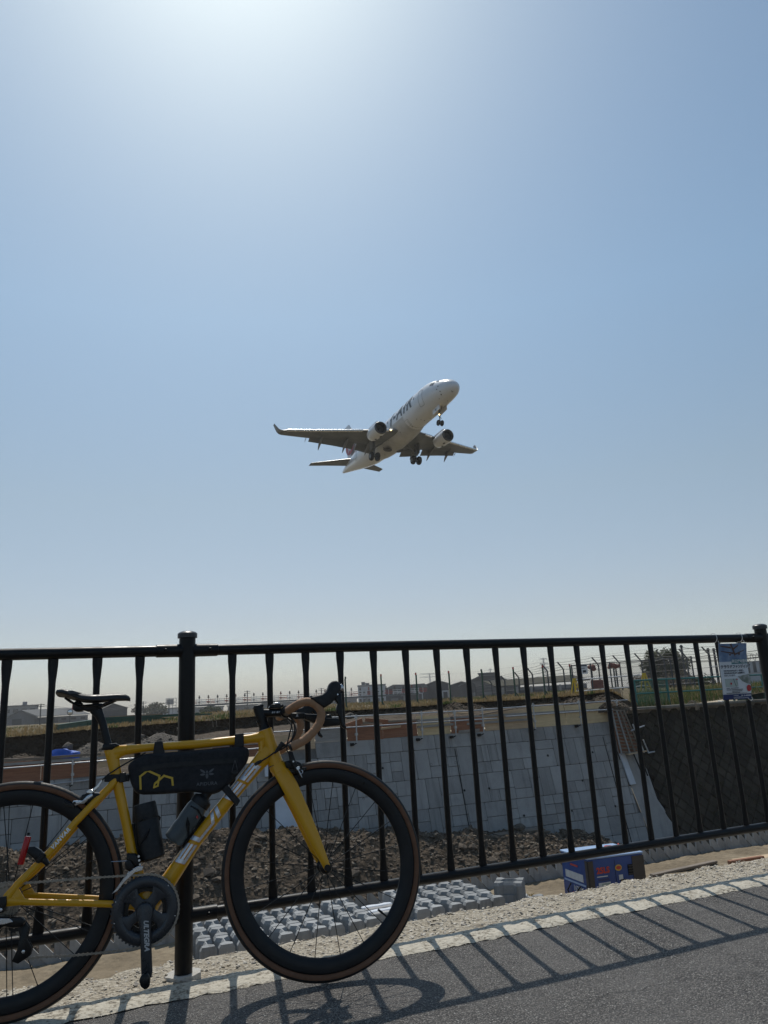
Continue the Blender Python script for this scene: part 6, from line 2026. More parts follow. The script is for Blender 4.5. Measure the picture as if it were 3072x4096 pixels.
K_dark = plain("dark_navy_cladding", (0.028, 0.032, 0.042), 0.65, 0, .2, .4)
K_wht = plain("white_render", (0.47, 0.48, 0.50), 0.7, 0, .12, .5)
K_win = plain("dark_window", (0.025, 0.028, 0.033), 0.2)
K_cnc = plain("far_concrete", (0.24, 0.24, 0.24), 0.85, 0, .15, .5)
K_lat = plain("pylon_steel", (0.20, 0.21, 0.23), 0.7, .2)
K_rw = plain("approach_red", (0.40, 0.055, 0.04), 0.6)
K_apw = plain("approach_white", (0.60, 0.60, 0.60), 0.6)
K_lh = plain("lamp_housing", (0.045, 0.03, 0.028), 0.6)
K_bark = plain("bark", (0.05, 0.038, 0.026), 0.95, 0, .3, 9, .5, 30, .01)
V_ever = m_leaf("evergreen_leaf", (0.028, 0.045, 0.016), (0.075, 0.095, 0.032), .2)
V_brn = m_leaf("dead_scrub", (0.075, 0.055, 0.032), (0.15, 0.11, 0.065), .2)

def at(az_, d, e):
    return pol(az_, d, hz(e, d))
# teal railing behind the old bank coping
rail_t = thing("teal_railing", "teal painted pipe railing standing in grass above the dark bank", "railing", (24, 25.2, .1))
T0_ = Vector((24, 25.2, .1))
def tl_(a, b, r, nm):
    mb = MB(); mb.cyl(L3(T0_, a), L3(T0_, b), r, n=10); mb.build(nm, K_teal, rail_t)
xs_t = [CAM.x + (25.2 - CAM.y) * tan(radians(a)) for a in (40.62, 42.78, 44.9, 46.9, 48.8, 50.6, 52.4)]
for i, x in enumerate(xs_t):
    tl_((x, 25.2, -.05), (x, 25.2, 1.33), .055, "post")
for z in (1.31, .72):
    tl_((xs_t[0], 25.2, z), (xs_t[-1], 25.2, z - .02), .036, "rail")
mb = MB(); mb.box(L3(T0_, ((xs_t[0] + xs_t[1]) / 2, 25.22, .74)), (xs_t[1] - xs_t[0], .02, 1.15))
K_net = NT("green_net"); K_net.set(Base_Color=(.02, .16, .12), Roughness=.8, Alpha=.28); mb.build("green_net", K_net.mat, rail_t, 0)

# yellow trestles carrying pipes
bar_ = thing("yellow_trestle_barrier", "two yellow A-frame trestles with grey pipes laid between them on the field", "barrier", at(39, 43, -1))
BA = Vector(bar_.location)
for a, e in ((36.55, -1.2), (41.35, .2)):
    c = at(a, 43, e)
    mb = MB()
    for sx_, sy_ in ((-.16, -.2), (.16, -.2), (-.16, .2), (.16, .2)):
        mb.cyl(L3(BA, c + Vector((sx_ * 1.1, sy_, -.05))), L3(BA, c + Vector((sx_ * .35, sy_ * .2, .80))), .035, n=8)
    mb.cyl(L3(BA, c + Vector((-.14, -.12, .4))), L3(BA, c + Vector((.14, -.12, .4))), .03, n=8); mb.cyl(L3(BA, c + Vector((-.10, -.2, .15))), L3(BA, c + Vector((.16, -.2, .15))), .03, n=8)
    mb.box(L3(BA, c + Vector((0, 0, .82))), (.16, .12, .1)); mb.build("trestle", K_yel, bar_)
for z0, z1 in ((.78, .78), (.17, .2)):
    a, b = at(36.5, 43, -1.2), at(41.4, 43, .2)
    mb = MB(); mb.cyl(L3(BA, a + Vector((0, 0, z0))), L3(BA, b + Vector((.1, 0, z1))), .032, n=8); mb.build("pipe", A_steel, bar_)

# row of green stakes with red tips
gp_ = [(19.81, 37.2, -5.3), (22.46, 38.0, -3.4), (25.05, 37.5, -3.6), (27.5, 37.4, -2.7), (29.92, 37.2, -.6), (32.25, 37.4, 1.0), (34.38, 37.3, 1.1), (36.32, 36.6, 2.5)]
lbs = ["leftmost green stake of the row on the field, just right of the brake lever", "second green stake from the left, with a red tip, before the white building", "third green stake from the left of the row on the field", "fourth green stake from the left, before the dark warehouses", "fifth green stake from the left, below the roof monitor", "sixth green stake from the left, among the barbed-wire posts", "seventh green stake from the left, under the tall pylon", "rightmost green stake of the row, left of the yellow trestle"]
for (a, e1_, e0_), lb_ in zip(gp_, lbs):
    s_ = thing("marker_stake", lb_, "stake", at(a, 46, e0_) - Vector((0, 0, .3)), group="green stakes along the field edge")
    h_ = (e1_ - e0_) * .046 + .3
    mb = MB(); mb.cyl((0, 0, 0), (rf.uniform(-.06, .03), 0, h_ - .12), .05, n=8); mb.build("pole", K_grn, s_)
    mb = MB(); mb.cyl((0, 0, h_ - .125), (0, 0, h_), .053, n=8); mb.build("tip", K_rw if a not in (19.81, 29.92) else K_grn, s_)
    mb = MB(); mb.cyl((.02, .02, .3 + .25), (.32, .1, .22), .035, n=6); mb.build("stay", K_grn, s_)

# barbed-wire perimeter fence running away to the left
bwf = thing("barbed_wire_fence", "perimeter fence of cranked dark posts strung with barbed wire beyond the field", "fence", pol(36, 80, .6))
W0b = Vector(bwf.location)
BWP = [(29.4, 128), (30.6, 113), (31.57, 98), (32.6, 87), (33.6, 77), (34.7, 69.5), (35.85, 67), (37.1, 65), (38.33, 62), (39.8, 61), (41.3, 60), (42.8, 59), (44.3, 58), (45.8, 57), (47.2, 56)]
tops = []
for a, d in BWP:
    b = pol(a, d, .6)
    k = pol(a, d, 2.95); t = k + Vector((-.42 * cos(radians(a)), .42 * sin(radians(a)), .60))
    mb = MB(); mb.tube([L3(W0b, b), L3(W0b, k), L3(W0b, t)], .055 * min(1.6, d / 60), 6); mb.build("post", K_gst, bwf)
    tops.append((k, t, b))
for q, nm in ((1.0, 0), (.66, 0), (.33, 0), (0.0, 0)):
    mb = MB(); P = []
    for i in range(len(tops) - 1):
        k0, t0, _ = tops[i]; k1, t1, _ = tops[i + 1]
        A_, B_ = k0.lerp(t0, q), k1.lerp(t1, q)
        for j in range(6):
            u = j / 6; P.append(L3(W0b, A_.lerp(B_, u) - Vector((0, 0, .22 * u * (1 - u)))))
    mb.tube(P, .013 if q else .022, 4, caps=False); mb.build("wire", K_wire, bwf)
for zf in (.25, .45, .65, .85):
    mb = MB(); mb.tube([L3(W0b, b.lerp(k, zf)) for k, t, b in tops], .014, 4, caps=False); mb.build("wire", K_wire, bwf)

# chain-link panel
clf = thing("chain_link_fence", "grey chain-link fence panels behind the yellow trestles", "fence", at(39, 52, 5))
CL0 = Vector(clf.location)
ca, cb_ = pol(36.45, 53), pol(44.6, 51.5)
dirc = (cb_ - ca); LL = dirc.length; dirc.normalize()
z0c, z1c = 1.10, 2.72
mb = MB()
sp = .14; H_ = z1c - z0c
n_ = int(LL / sp)
for k in range(-int(H_ / sp), n_):
    for sg in (1, -1):
        a0, a1 = k * sp, k * sp + H_
        lo, hi = max(0, a0), min(LL, a1)
        if hi <= lo:
            continue
        f = lambda s_: (s_ - a0) / H_ if sg > 0 else 1 - (s_ - a0) / H_
        mb.tube([L3(CL0, ca + dirc * lo + Vector((0, 0, z0c + H_ * f(lo)))), L3(CL0, ca + dirc * hi + Vector((0, 0, z0c + H_ * f(hi))))], .007, 3, caps=False)
tag(mb.build("mesh_wire", K_wire, clf, 0), kind="stuff")
for k in range(7):
    s_ = LL * k / 6
    mb = MB(); mb.cyl(L3(CL0, ca + dirc * s_ + Vector((0, 0, .5))), L3(CL0, ca + dirc * s_ + Vector((0, 0, z1c + .05))), .045, n=8); mb.build("post", K_gst, clf)
for z in (z0c, z1c):
    mb = MB(); mb.cyl(L3(CL0, ca + Vector((0, 0, z))), L3(CL0, cb_ + Vector((0, 0, z))), .03, n=8); mb.build("rail", K_gst, clf)
ws = thing("notice_board", "small white notice with black print fixed to the chain-link fence", "sign", at(37.2, 51, 23.7), (0, 0, radians(-37)))
mb = MB(); mb.box((0, 0, .29), (.62, .03, .58)); mb.build("board", S_white, ws, 0)
mb = MB(); mb.box((.0, -.02, .52), (.56, .01, .08)); mb.box((.1, -.02, .16), (.2, .01, .14)); mb.box((-.05, -.02, .36), (.4, .01, .04)); mb.build("print", S_dk, ws, 0)
def lamp_cluster(label, a, d, e0_, e1_, w):
    o = thing("rusty_lamp_cluster", label, "lamp", pol(a, d, .6))
    zt = hz(e1_, d) - .6
    mb = MB(); mb.cyl((0, 0, 0), (0, 0, zt - .2), .06, n=8); 
    if w > .3:
        mb.cyl((.2, 0, 0), (.2, 0, zt - .25), .06, n=8)
    mb.build("post", K_gst, o)
    mb = MB()
    r = random.Random(int(a * 10))
    for k in range(7):
        mb.blob(((k / 6 - .5) * w * 2, r.uniform(-.1, .1), zt - .05 + r.uniform(-.1, .14)), r.uniform(.12, .2), r, 2, (1.1, 1, .9), .15)
    mb.build("lamp_head", K_rust, o, 40)
lamp_cluster("wide rusty red lamp cluster on twin posts behind the chain-link fence", 39.35, 58, 9.7, 31.5, .42)
lamp_cluster("small rusty red lamp cluster on a single post left of the wide one", 37.82, 62, 9.6, 31, .2)
mb = MB(); mb.bevbox((0, 0, .3), (.85, .5, .62), .03); o = mb.build("red_cabinet", K_rust, None, 0); o.location = at(38.1, 56, 4.5); o.rotation_euler = (0, 0, radians(-38)); tag(o, "dull red cabinet behind the chain-link fence under the lamp clusters", "cabinet")

def tree(name, label, c, rx, rz, n, mats, seed, trunk=1.0, leaf=.12, cat="tree"):
    r = random.Random(seed)
    root = thing(name, label, cat, c)
    mb = MB(); zc = trunk + rz * .8
    mb.tube([(0, 0, -.2), (.05, .0, trunk * .6), (0, .05, trunk + rz * .5), (.05, 0, trunk + rz)], [.16 * rx / 2, .12 * rx / 2, .09 * rx / 2, .04], 8)
    for k in range(9):
        g = r.uniform(0, 6.3); q = r.uniform(.4, .8)
        mb.tube([(0, 0, trunk + r.uniform(0, rz * .5)), (rx * q * .5 * cos(g), rx * q * .5 * sin(g), zc + r.uniform(-.2, .2) * rz), (rx * q * cos(g), rx * q * sin(g), zc + r.uniform(-.3, .6) * rz)], [.06 * rx / 2, .04 * rx / 2, .015], 6)
    mb.build("trunk", K_bark, root)
    cl_ = []
    for k in range(38):
        while True:
            p = Vector((r.uniform(-1, 1), r.uniform(-1, 1), r.uniform(-1, 1)))
            if .35 < p.length < 1:
                break
        cl_.append((Vector((p.x * rx, p.y * rx, zc + p.z * rz)), r.uniform(.2, .42) * rx))
    mb = MB()
    for i in range(n):
        c_, rr_ = cl_[r.randrange(len(cl_))]
        d_ = Vector((r.gauss(0, 1), r.gauss(0, 1), r.gauss(0, .8))).normalized() * rr_ * r.random() ** .4
        p = c_ + d_
        a = Vector((r.gauss(0, 1), r.gauss(0, 1), r.gauss(0, 1))).normalized(); b = a.orthogonal().normalized()
        l = leaf * r.uniform(.5, 1.3)
        mb.mi = r.randrange(len(mats)) if r.random() < .2 else 0
        mb.add([p - a * l, p + b * l * .45, p + a * l, p - b * l * .45], [(0, 1, 2, 3)])
    mb.build("crown", mats, root, 0)
    return root
p = pol(43.0, 74, .9); tree("round_tree", "dark round evergreen tree behind the chain-link fence", p, 1.95, 1.6, 13000, [V_ever, V_brn], 1, .5, .15)
for a, d, rx, rz, z, nm, lb_, m in ((41.2, 66, 1.1, .55, .8, "scrub_bush", "low brown-green scrub bush left of the round tree", [V_brn, V_ever]), (43.0, 64, 1.6, .7, .6, "scrub_bush", "wide brown scrub below the round tree", [V_brn, V_ever]), (45.0, 66, 1.1, .5, .7, "scrub_bush", "low green scrub bush right of the round tree", [V_ever, V_brn])):
    tree(nm, lb_, pol(a, d, z), rx, rz, 1800, m, int(a * 7), .15, .12, "bush")
p = pol(6.05, 320, .5); tree("far_tree", "hazy broad tree on the left horizon right of the saddle", p, 4.6, 2.3, 2600, [V_ever, V_brn], 5, 1.0, .5)
p = pol(4.9, 330, .5); tree("far_tree", "thin bare-looking tree left of the broad hazy tree", p, 1.6, 2.8, 420, [V_brn, V_brn], 6, 1.5, .4)
p = pol(9.98, 190, .4); tree("far_tree", "dark umbrella-shaped tree under the approach-light bridge", p, 2.2, .5, 1500, [V_ever, V_ever], 7, .9, .25)
p = pol(16.2, 190, .4); tree("far_tree", "small dark bush under the approach-light bridge by the stem", p, 1.4, .8, 900, [V_ever, V_brn], 8, .3, .22)

# tall posts with wires on the right
for a, e, d, lb_ in ((44.07, 51, 60, "tallest grey pole right of the round tree"), (45.76, 45, 60, "left pole of the pair left of the hanging poster"), (46.12, 44.4, 60.3, "right pole of the pair left of the hanging poster"), (47.0, 40, 59, "shorter grey pole half hidden by the hanging poster")):
    mb = MB(); mb.cyl((0, 0, 0), (0, 0, hz(e, d) - .5), .10, .08, n=10); mb.box((0, 0, hz(e, d) - .62), (.26, .1, .08)); o = mb.build("utility_post", K_gst, None); o.location = pol(a, d, .5); tag(o, lb_, "pole")
wr = thing("overhead_wires", "thin overhead wires strung between the grey poles beside the poster", "wires", pol(45.5, 60, 3))
for e0_, e1_, a0, a1 in ((48, 34, 44.07, 48.6), (35, 33, 44.07, 49), (32, 30.5, 42.8, 49), (36.5, 39, 45.8, 49.3), (30, 30, 44, 49)):
    mb = MB(); A_, B_ = at(a0, 60, e0_), at(a1, 60, e1_)
    mb.tube([L3(Vector(wr.location), A_.lerp(B_, k / 8) - Vector((0, 0, .25 * (k / 8) * (1 - k / 8)))) for k in range(9)], .02, 4); mb.build("wire", K_wire, wr)
gt = thing("white_gatehouse", "white slatted wall with coiled wire on top, right of the hanging poster", "building", pol(48.9, 60, .3), (0, 0, radians(-49)))
mb = MB(); mb.box((.4, .4, .85), (4.2, .3, 1.0)); mb.build("wall", K_wht, gt, 0)
mb = MB(); mb.box((.4, .38, -.1), (4.6, .3, .9)); mb.build("plinth", K_teal, gt, 0)
for k in range(9):
    mb = MB(); mb.box((-1.5 + k * .42, .22, 1.72), (.20, .06, .75)); mb.build("slat", K_wht, gt, 0)
mb = MB(); mb.box((.4, .5, 1.75), (4.0, .1, .8)); mb.build("backing", K_cnc, gt, 0)
mb = MB(); mb.tube([(-1.7 + t * .045 + .02, .3 + .26 * cos(t * .8), 2.42 + .27 * sin(t * .8)) for t in range(96)], .018, 4, caps=False); mb.build("coiled_wire", K_wire, gt)
for a, lb_ in ((47.4, "round red-and-white prohibition sign left of the poster"),):
    sg_ = thing("prohibition_sign", lb_, "sign", at(a, 58, 16), (0, 0, radians(-47)))
    mb = MB(); mb.lathe([(.19, 0), (.19, .02), (.14, .022)], (0, 0, 0), (0, -1, 0), 24, caps=False); mb.build("rim", S_rd, sg_, 30)
    mb = MB(); mb.lathe([(.145, .018), (0, .018)], (0, 0, 0), (0, -1, 0), 24, caps=False); mb.box((0, 0, -.42), (.42, .02, .4)); mb.build("face", S_white, sg_, 0)

# ------------------------------------------------------------------ stacked green beams on the field, left
gb = thing("green_steel_beams", "stack of green steel beams lying on the grass behind the saddle", "steel beams", pol(3, 46, .4))
GB0 = Vector(gb.location)
def beam(a0, d0, e0_, a1, d1, e1_, h=.16, w=.14):
    A_, B_ = at(a0, d0, e0_), at(a1, d1, e1_)
    dv = (B_ - A_).normalized(); sd = dv.cross(Vector((0, 0, 1))).normalized()
    mb = MB()
    mb.prism([(-w / 2, 0), (w / 2, 0), (w / 2, h * .14), (w * .1, h * .14), (w * .1, h * .86), (w / 2, h * .86), (w / 2, h), (-w / 2, h), (-w / 2, h * .86), (-w * .1, h * .86), (-w * .1, h * .14), (-w / 2, h * .14)], L3(GB0, A_), sd, (0, 0, 1), B_ - A_)
    mb.build("beam", K_grn2, gb, 0)
K_grn2 = plain("green_beam_paint", (0.015, 0.085, 0.058), 0.5, 0, .25, 2)
beam(-.2, 43, -9.5, 2.3, 47, -5.0, .28, .2)
rg_ = random.Random(4)
for k in range(16):
    a0 = rg_.uniform(1.2, 6.5); e = rg_.uniform(-5.5, .5)
    beam(a0, 48 + e * .4, e - .4 * (a0 - 3) * .3, a0 + rg_.uniform(2.2, 4.4), 49 + e * .3 + rg_.uniform(0, 2), e - .8 + rg_.uniform(-.6, .6), .11, .1)
mb = MB(); mb.box(L3(GB0, at(4.9, 52, .5)), (3.2, .8, .3), (0, 0, -.1)); mb.build("cover_sheet", A_sand, gb, 0)
mb = MB(); mb.box(L3(GB0, at(4.2, 51, -2)), (2.4, .6, .4), (0, 0, -.1)); mb.build("timber_bearer", A_timber, gb, 0)

# ------------------------------------------------------------------ approach-light bridge
AB = pol(15.6, 200, .5)
apb = thing("approach_light_bridge", "long low trestle carrying red and white runway approach lights on the horizon", "light bridge", AB, (0, 0, radians(-15.6)))
xa, xb = -200 * tan(radians(7.2)), 200 * tan(radians(9.6))
zd = hz(11.4, 200) - .5
mb = MB(); mb.box(((xa + xb) / 2, 0, zd - .12), (xb - xa, 1.0, .42)); mb.build("girder", K_bld, apb, 0)
k = 0
x = xa
while x < xb:
    mb = MB(); mb.box((x + 1.1, -.55, zd + .75), (2.2, .07, .20)); mb.box((x + 1.1, -.55, zd + 1.2), (2.2, .06, .13)); mb.box((x + 1.1, .55, zd + .40), (2.2, .06, .16)); mb.build("rail", (K_rw, K_apw)[k % 2], apb, 0)
    for o in (0, 1.13):
        mb = MB(); mb.box((x + o, -.56, zd + .75), (.09, .08, 1.45)); mb.build("stanchion", K_apw, apb, 0)
    lmp = MB(); lmp.cyl((x + .55, 0, zd), (x + .55, 0, zd + 1.9), .07, n=6); lmp.build("lamp_post", K_lh, apb)
    lmp = MB(); lmp.lathe([(.02, 1.55), (.24, 1.62), (.26, 1.85), (.10, 1.95), (.16, 2.05), (.17, 2.25), (.0, 2.33)], (x + .55, 0, zd), (0, 0, 1), 10); lmp.lathe([(.25, .55), (.30, .7), (.25, .85)], (x + .55, -.3, zd), (0, 0, 1), 8); lmp.build("lamp", K_lh if k % 5 else K_rust, apb, 30)
    k += 1; x += 2.27
for px_ in (-19.5, -6, 8, 20, 30):
    mb = MB(); mb.box((px_, 0, zd / 2 - .2), (.5, .5, zd)); mb.box((px_, 0, zd - .35), (1.8, .9, .3)); mb.build("pier", K_cnc, apb, 0)

# ------------------------------------------------------------------ buildings
def bframe(label, name, a0, a1, d, cat="building", z=.4):
    am = (a0 + a1) / 2
    o = thing(name, label, cat, pol(am, d, z), (0, 0, radians(-am)))
    return o, d * (tan(radians(a1 - am)) + tan(radians(am - a0)))
def bx(parent, name, c, s, mat):
    mb = MB(); mb.box(c, s); return mb.build(name, mat, parent, 0)
def Z(e, d, z=.4):
    return hz(e, d) - z
# left: gabled warehouse with a long roof
D = 300
b, w = bframe("low grey gabled warehouse with pale corrugated roof at far left", "gabled_warehouse", -3.3, 2.0, D)
wl = -w / 2
g0, gA, g1 = wl, wl + w * .165, wl + w * .345
ze, zA = Z(7.3, D), Z(14.6, D)
mb = MB(); mb.prism([(g0, -1), (g1, -1), (g1, ze), (gA, zA), (g0, ze)], (0, 0, 0), (1, 0, 0), (0, 0, 1), (0, 14, 0)); mb.build("wall", K_bld, b, 0)
mb = MB(); mb.prism([(0, 0), (1, 0), (1, 1), (0, 1)], (gA, -.3, zA + .15), (w * .62, 6, 0), (g1 - gA + .5, -2.0, ze - zA - .2), (0, 0, .2)); mb.build("roof", K_roof, b, 0)
mb = MB(); mb.prism([(0, 0), (1, 0), (1, 1), (0, 1)], (gA, -.3, zA + .2), (0, 14, 0), (g0 - gA - .5, 0, ze - zA - .2), (0, 0, .2)); mb.build("roof", K_roof, b, 0)
bx(b, "wall", (g1 + w * .3, 4.0, ze * .35), (w * .62, 3, ze * 1.1), K_bld)
for k in range(5):
    bx(b, "window", (g1 + 2.5 + k * 3.2, 2.45, ze * .55), (1.6, .1, .8), K_win)
bx(b, "door", (gA - 1.2, -.08, .9), (3.0, .1, 2.6), K_dark); bx(b, "lean_to", (g1 + 3.2, -2.2, ze * .3), (7.5, 3.4, ze * .75), K_dark)
D = 360
b, w = bframe("flat-roofed grey block rising behind the gabled warehouse at far left", "flat_block", -3.6, -1.4, D)
bx(b, "wall", (0, 6, Z(20, D) / 2), (w, 12, Z(20, D)), K_cnc); bx(b, "parapet", (0, 6, Z(20, D) + .2), (w + .4, 12.4, .5), K_bld)
for k in range(4):
    bx(b, "window", (-w / 2 + 2 + k * 3.2, -.06, Z(15, D)), (2.0, .12, 1.4), K_win)
bx(b, "roof_frame", (w * .12, 4, Z(23, D)), (1.8, .3, 1.6), K_lat)
D = 260
b, w = bframe("dark gabled shed on the left horizon behind the saddle", "dark_shed", 1.7, 4.3, D)
zz0, zz1 = Z(12.2, D), Z(18, D)
mb = MB(); mb.prism([(-w * .15, -1), (w / 2, -1), (w / 2, zz0), (w * .13, zz1), (-w * .15, zz0 * 1.02)], (0, 0, 0), (1, 0, 0), (0, 0, 1), (0, 10, 0)); mb.build("wall", K_dark, b, 0)
mb = MB(); mb.prism([(0, 0), (1, 0), (1, 1), (0, 1)], (w * .13, -.2, zz1 + .05), (-w * .6, 3, -.2), (-w * .3, -.8, zz0 - zz1), (0, 0, .15)); mb.build("roof", K_roof, b, 0)
mb = MB(); mb.prism([(0, 0), (1, 0), (1, 1), (0, 1)], (w * .13, -.3, zz1 + .05), (0, 10.5, 0), (w * .39, 0, zz0 - zz1 - .1), (0, 0, .15)); mb.build("roof", K_bld, b, 0)
# low pale sheds along the horizon under the bridge
for a0, a1, e1_, d, m, lb_ in ((6.6, 8.4, 9.5, 420, K_wht, "pale low shed left of the approach-light bridge"), (8.9, 10.9, 8.5, 400, K_cnc, "low grey shed under the left end of the approach bridge"), (11.2, 14.4, 8.6, 380, K_bld, "long low grey shed under the middle of the approach bridge"), (14.8, 17.5, 9.2, 390, K_cnc, "low shed with pale front under the approach bridge behind the stem"), (17.8, 20.6, 9.8, 400, K_bld, "low grey shed behind the tan bar tape")):
    b, w = bframe(lb_, "low_shed", a0, a1, d)
    bx(b, "wall", (0, 5, Z(e1_, d) * .45), (w, 10, Z(e1_, d) * .95), m); bx(b, "roof", (0, 5, Z(e1_, d) * .97), (w + 1, 11, .5), K_roof)
    for k in range(int(w / 6)):
        bx(b, "window", (-w / 2 + 3 + k * 6, -.06, Z(e1_, d) * .55), (2.2, .1, 1.0), K_win)
b, w = bframe("steel billboard frame on the left horizon beside the fence post", "billboard_frame", 6.9, 7.6, 420)
for xx in (-w / 2, -w / 6, w / 6, w / 2):
    bx(b, "upright", (xx, 0, Z(21, 420) / 2), (.25, .25, Z(21, 420)), K_lat)
for e in (21, 16.5, 12):
    bx(b, "crossbar", (0, 0, Z(e, 420)), (w, .2, .25), K_lat)
bx(b, "panel", (-w * .1, .3, Z(16.8, 420)), (w * .7, .15, 2.8), K_cnc)
# white two-storey building
D = 280
b, w = bframe("white two-storey building with dark windows right of the brake lever", "white_building", 20.7, 22.75, D)
H_ = Z(25, D)
bx(b, "wall", (0, 6, H_ / 2 - .2), (w, 12, H_ - .4), K_wht); bx(b, "parapet", (0, 6, H_ - .1), (w + .3, 12.3, .5), K_cnc)
for k, xx in enumerate((-.42, -.28, -.12, .06, .22, .38)):
    for zz_ in (.30, .66):
        wi = bx(b, "window", (w * xx, -.06, H_ * zz_), (w * .085, .12, H_ * .13), K_win); bx(wi, "sill", (w * xx, -.14, H_ * zz_ - H_ * .075), (w * .1, .2, .12), K_cnc)
for xx, s_ in ((-.3, 1.3), (-.15, .9), (.1, 1.1)):
    bx(b, "roof_unit", (w * xx, 4, H_ + s_ * .5), (1.4, 1.4, s_), K_bld)
# dark warehouses
def gable(parent, x0, x1, zA, ze, dep, wall_m, roof_m, y=0):
    xm = (x0 + x1) / 2
    mb = MB(); mb.prism([(x0, -1), (x1, -1), (x1, ze), (xm, zA), (x0, ze)], (0, y, 0), (1, 0, 0), (0, 0, 1), (0, dep, 0)); mb.build("wall", wall_m, parent, 0)
    for xe in (x0 - .4, x1 + .4):
        mb = MB(); mb.prism([(0, 0), (1, 0), (1, 1), (0, 1)], (xm, y - .4, zA + .12), (0, dep + .8, 0), (xe - xm, 0, ze - zA - .1), (0, 0, .18)); mb.build("roof", roof_m, parent, 0)
D = 250
b, w = bframe("dark navy warehouse with a row of white sign squares on its front", "navy_warehouse", 22.75, 25.9, D)
H_ = Z(23.5, D)
bx(b, "wall", (0, 8, H_ * .42), (w, 16, H_ * .84), K_dark)
mb = MB(); mb.prism([(-w / 2 - .3, H_ * .82), (w / 2 + .3, H_ * .80), (w * .42, H_), (w * .1, H_ * .98), (-w * .32, H_ * 1.02)], (0, -.2, 0), (1, 0, 0), (0, 0, 1), (0, 16, 0)); mb.build("roof", K_bld, b, 0)
for k in range(8):
    xx = -w / 2 + w * .2 + k * w * .085
    sq = bx(b, "sign_square", (xx, -.1, H_ * .56 - k * .012), (w * .062, .12, w * .066), K_wht)
    st_r = random.Random(k)
    for q in range(3):
        bx(sq, "stroke", (xx + st_r.uniform(-.25, .25), -.18, H_ * .56 - k * .012 + st_r.uniform(-.25, .25)), (st_r.choice((.5, .12)), .05, st_r.choice((.1, .5))), K_dark)
bx(b, "door", (-w * .3, -.1, 1.0), (2.4, .12, 2.2), K_bld); bx(b, "white_frame_gate", (w * .3, -.5, 1.6), (1.9, .2, 3.6), K_wht); bx(b, "gate_opening", (w * .3, -.64, 1.5), (1.2, .12, 3.2), K_dark)
D = 255
b, w = bframe("pair of dark gabled sheds between the navy warehouse and the roof monitor", "twin_gable_shed", 25.8, 29.2, D)
gable(b, -w / 2, -w * .02, Z(25.8, D), Z(21, D), 20, K_dark, K_bld); gable(b, w * .02, w / 2, Z(22.5, D), Z(18.5, D), 20, K_dark, K_roof, 1.0)
bx(b, "white_frame_gate", (-w * .1, -.5, 1.8), (2.2, .2, 4.0), K_wht); bx(b, "gate_opening", (-w * .1, -.64, 1.6), (1.4, .12, 3.5), K_dark)
D = 240
b, w = bframe("dark warehouse with raised roof monitor on the horizon", "monitor_warehouse", 28.2, 32.6, D)
zt, ze = Z(28.5, D), Z(17, D)
mb = MB(); mb.prism([(-w / 2, -1), (w / 2, -1), (w / 2, ze * .8), (w * .12, zt), (-w * .12, zt), (-w / 2, ze)], (0, 0, 0), (1, 0, 0), (0, 0, 1), (0, 26, 0)); mb.build("wall", K_dark, b, 0)
mb = MB(); mb.prism([(-w / 2 - .3, ze), (-w * .12, zt), (w * .12, zt), (w / 2 + .3, ze * .8), (w / 2 + .3, ze * .8 + .3), (w * .12, zt + .3), (-w * .12, zt + .3), (-w / 2 - .3, ze + .3)], (0, -.4, 0), (1, 0, 0), (0, 0, 1), (0, 27, 0)); mb.build("roof", K_bld, b, 0)
bx(b, "roof_monitor", (0, 8, zt + .45), (w * .33, 6, .9), K_dark); bx(b, "monitor_roof", (0, 8, zt + 1.0), (w * .36, 6.6, .25), K_bld)
for k in range(3):
    bx(b, "door", (w * (-.3 + .28 * k), -.08, 1.2), (2.6, .12, 2.6), K_bld)
D = 170
b, w = bframe("long grey building under a wide weathered corrugated roof, right horizon", "long_roof_building", 29.8, 37.7, D)
zr0, zr1, zv0, zv1 = Z(22, D), Z(24.2, D), Z(14.5, D), Z(10, D)
mb = MB(); mb.prism([(0, 0), (1, 0), (1, 1), (0, 1)], (-w * .5, 8, zr0), (w * .86, 4, zr1 - zr0), (w * .14, -9, zv1 - zr0 + .6), (0, 0, .2)); mb.build("roof", K_roofg, b, 0)
bx(b, "wall", (w * .05, 4, 1.0), (w * .82, 7, 3.0), K_bld)
for k in range(6):
    bx(b, "column", (-w * .3 + k * w * .13, -.3, 1.3), (.45, .4, 2.6), K_cnc); bx(b, "bay_opening", (-w * .24 + k * w * .13, .42, .9), (2.0, .1, 1.8), K_dark)
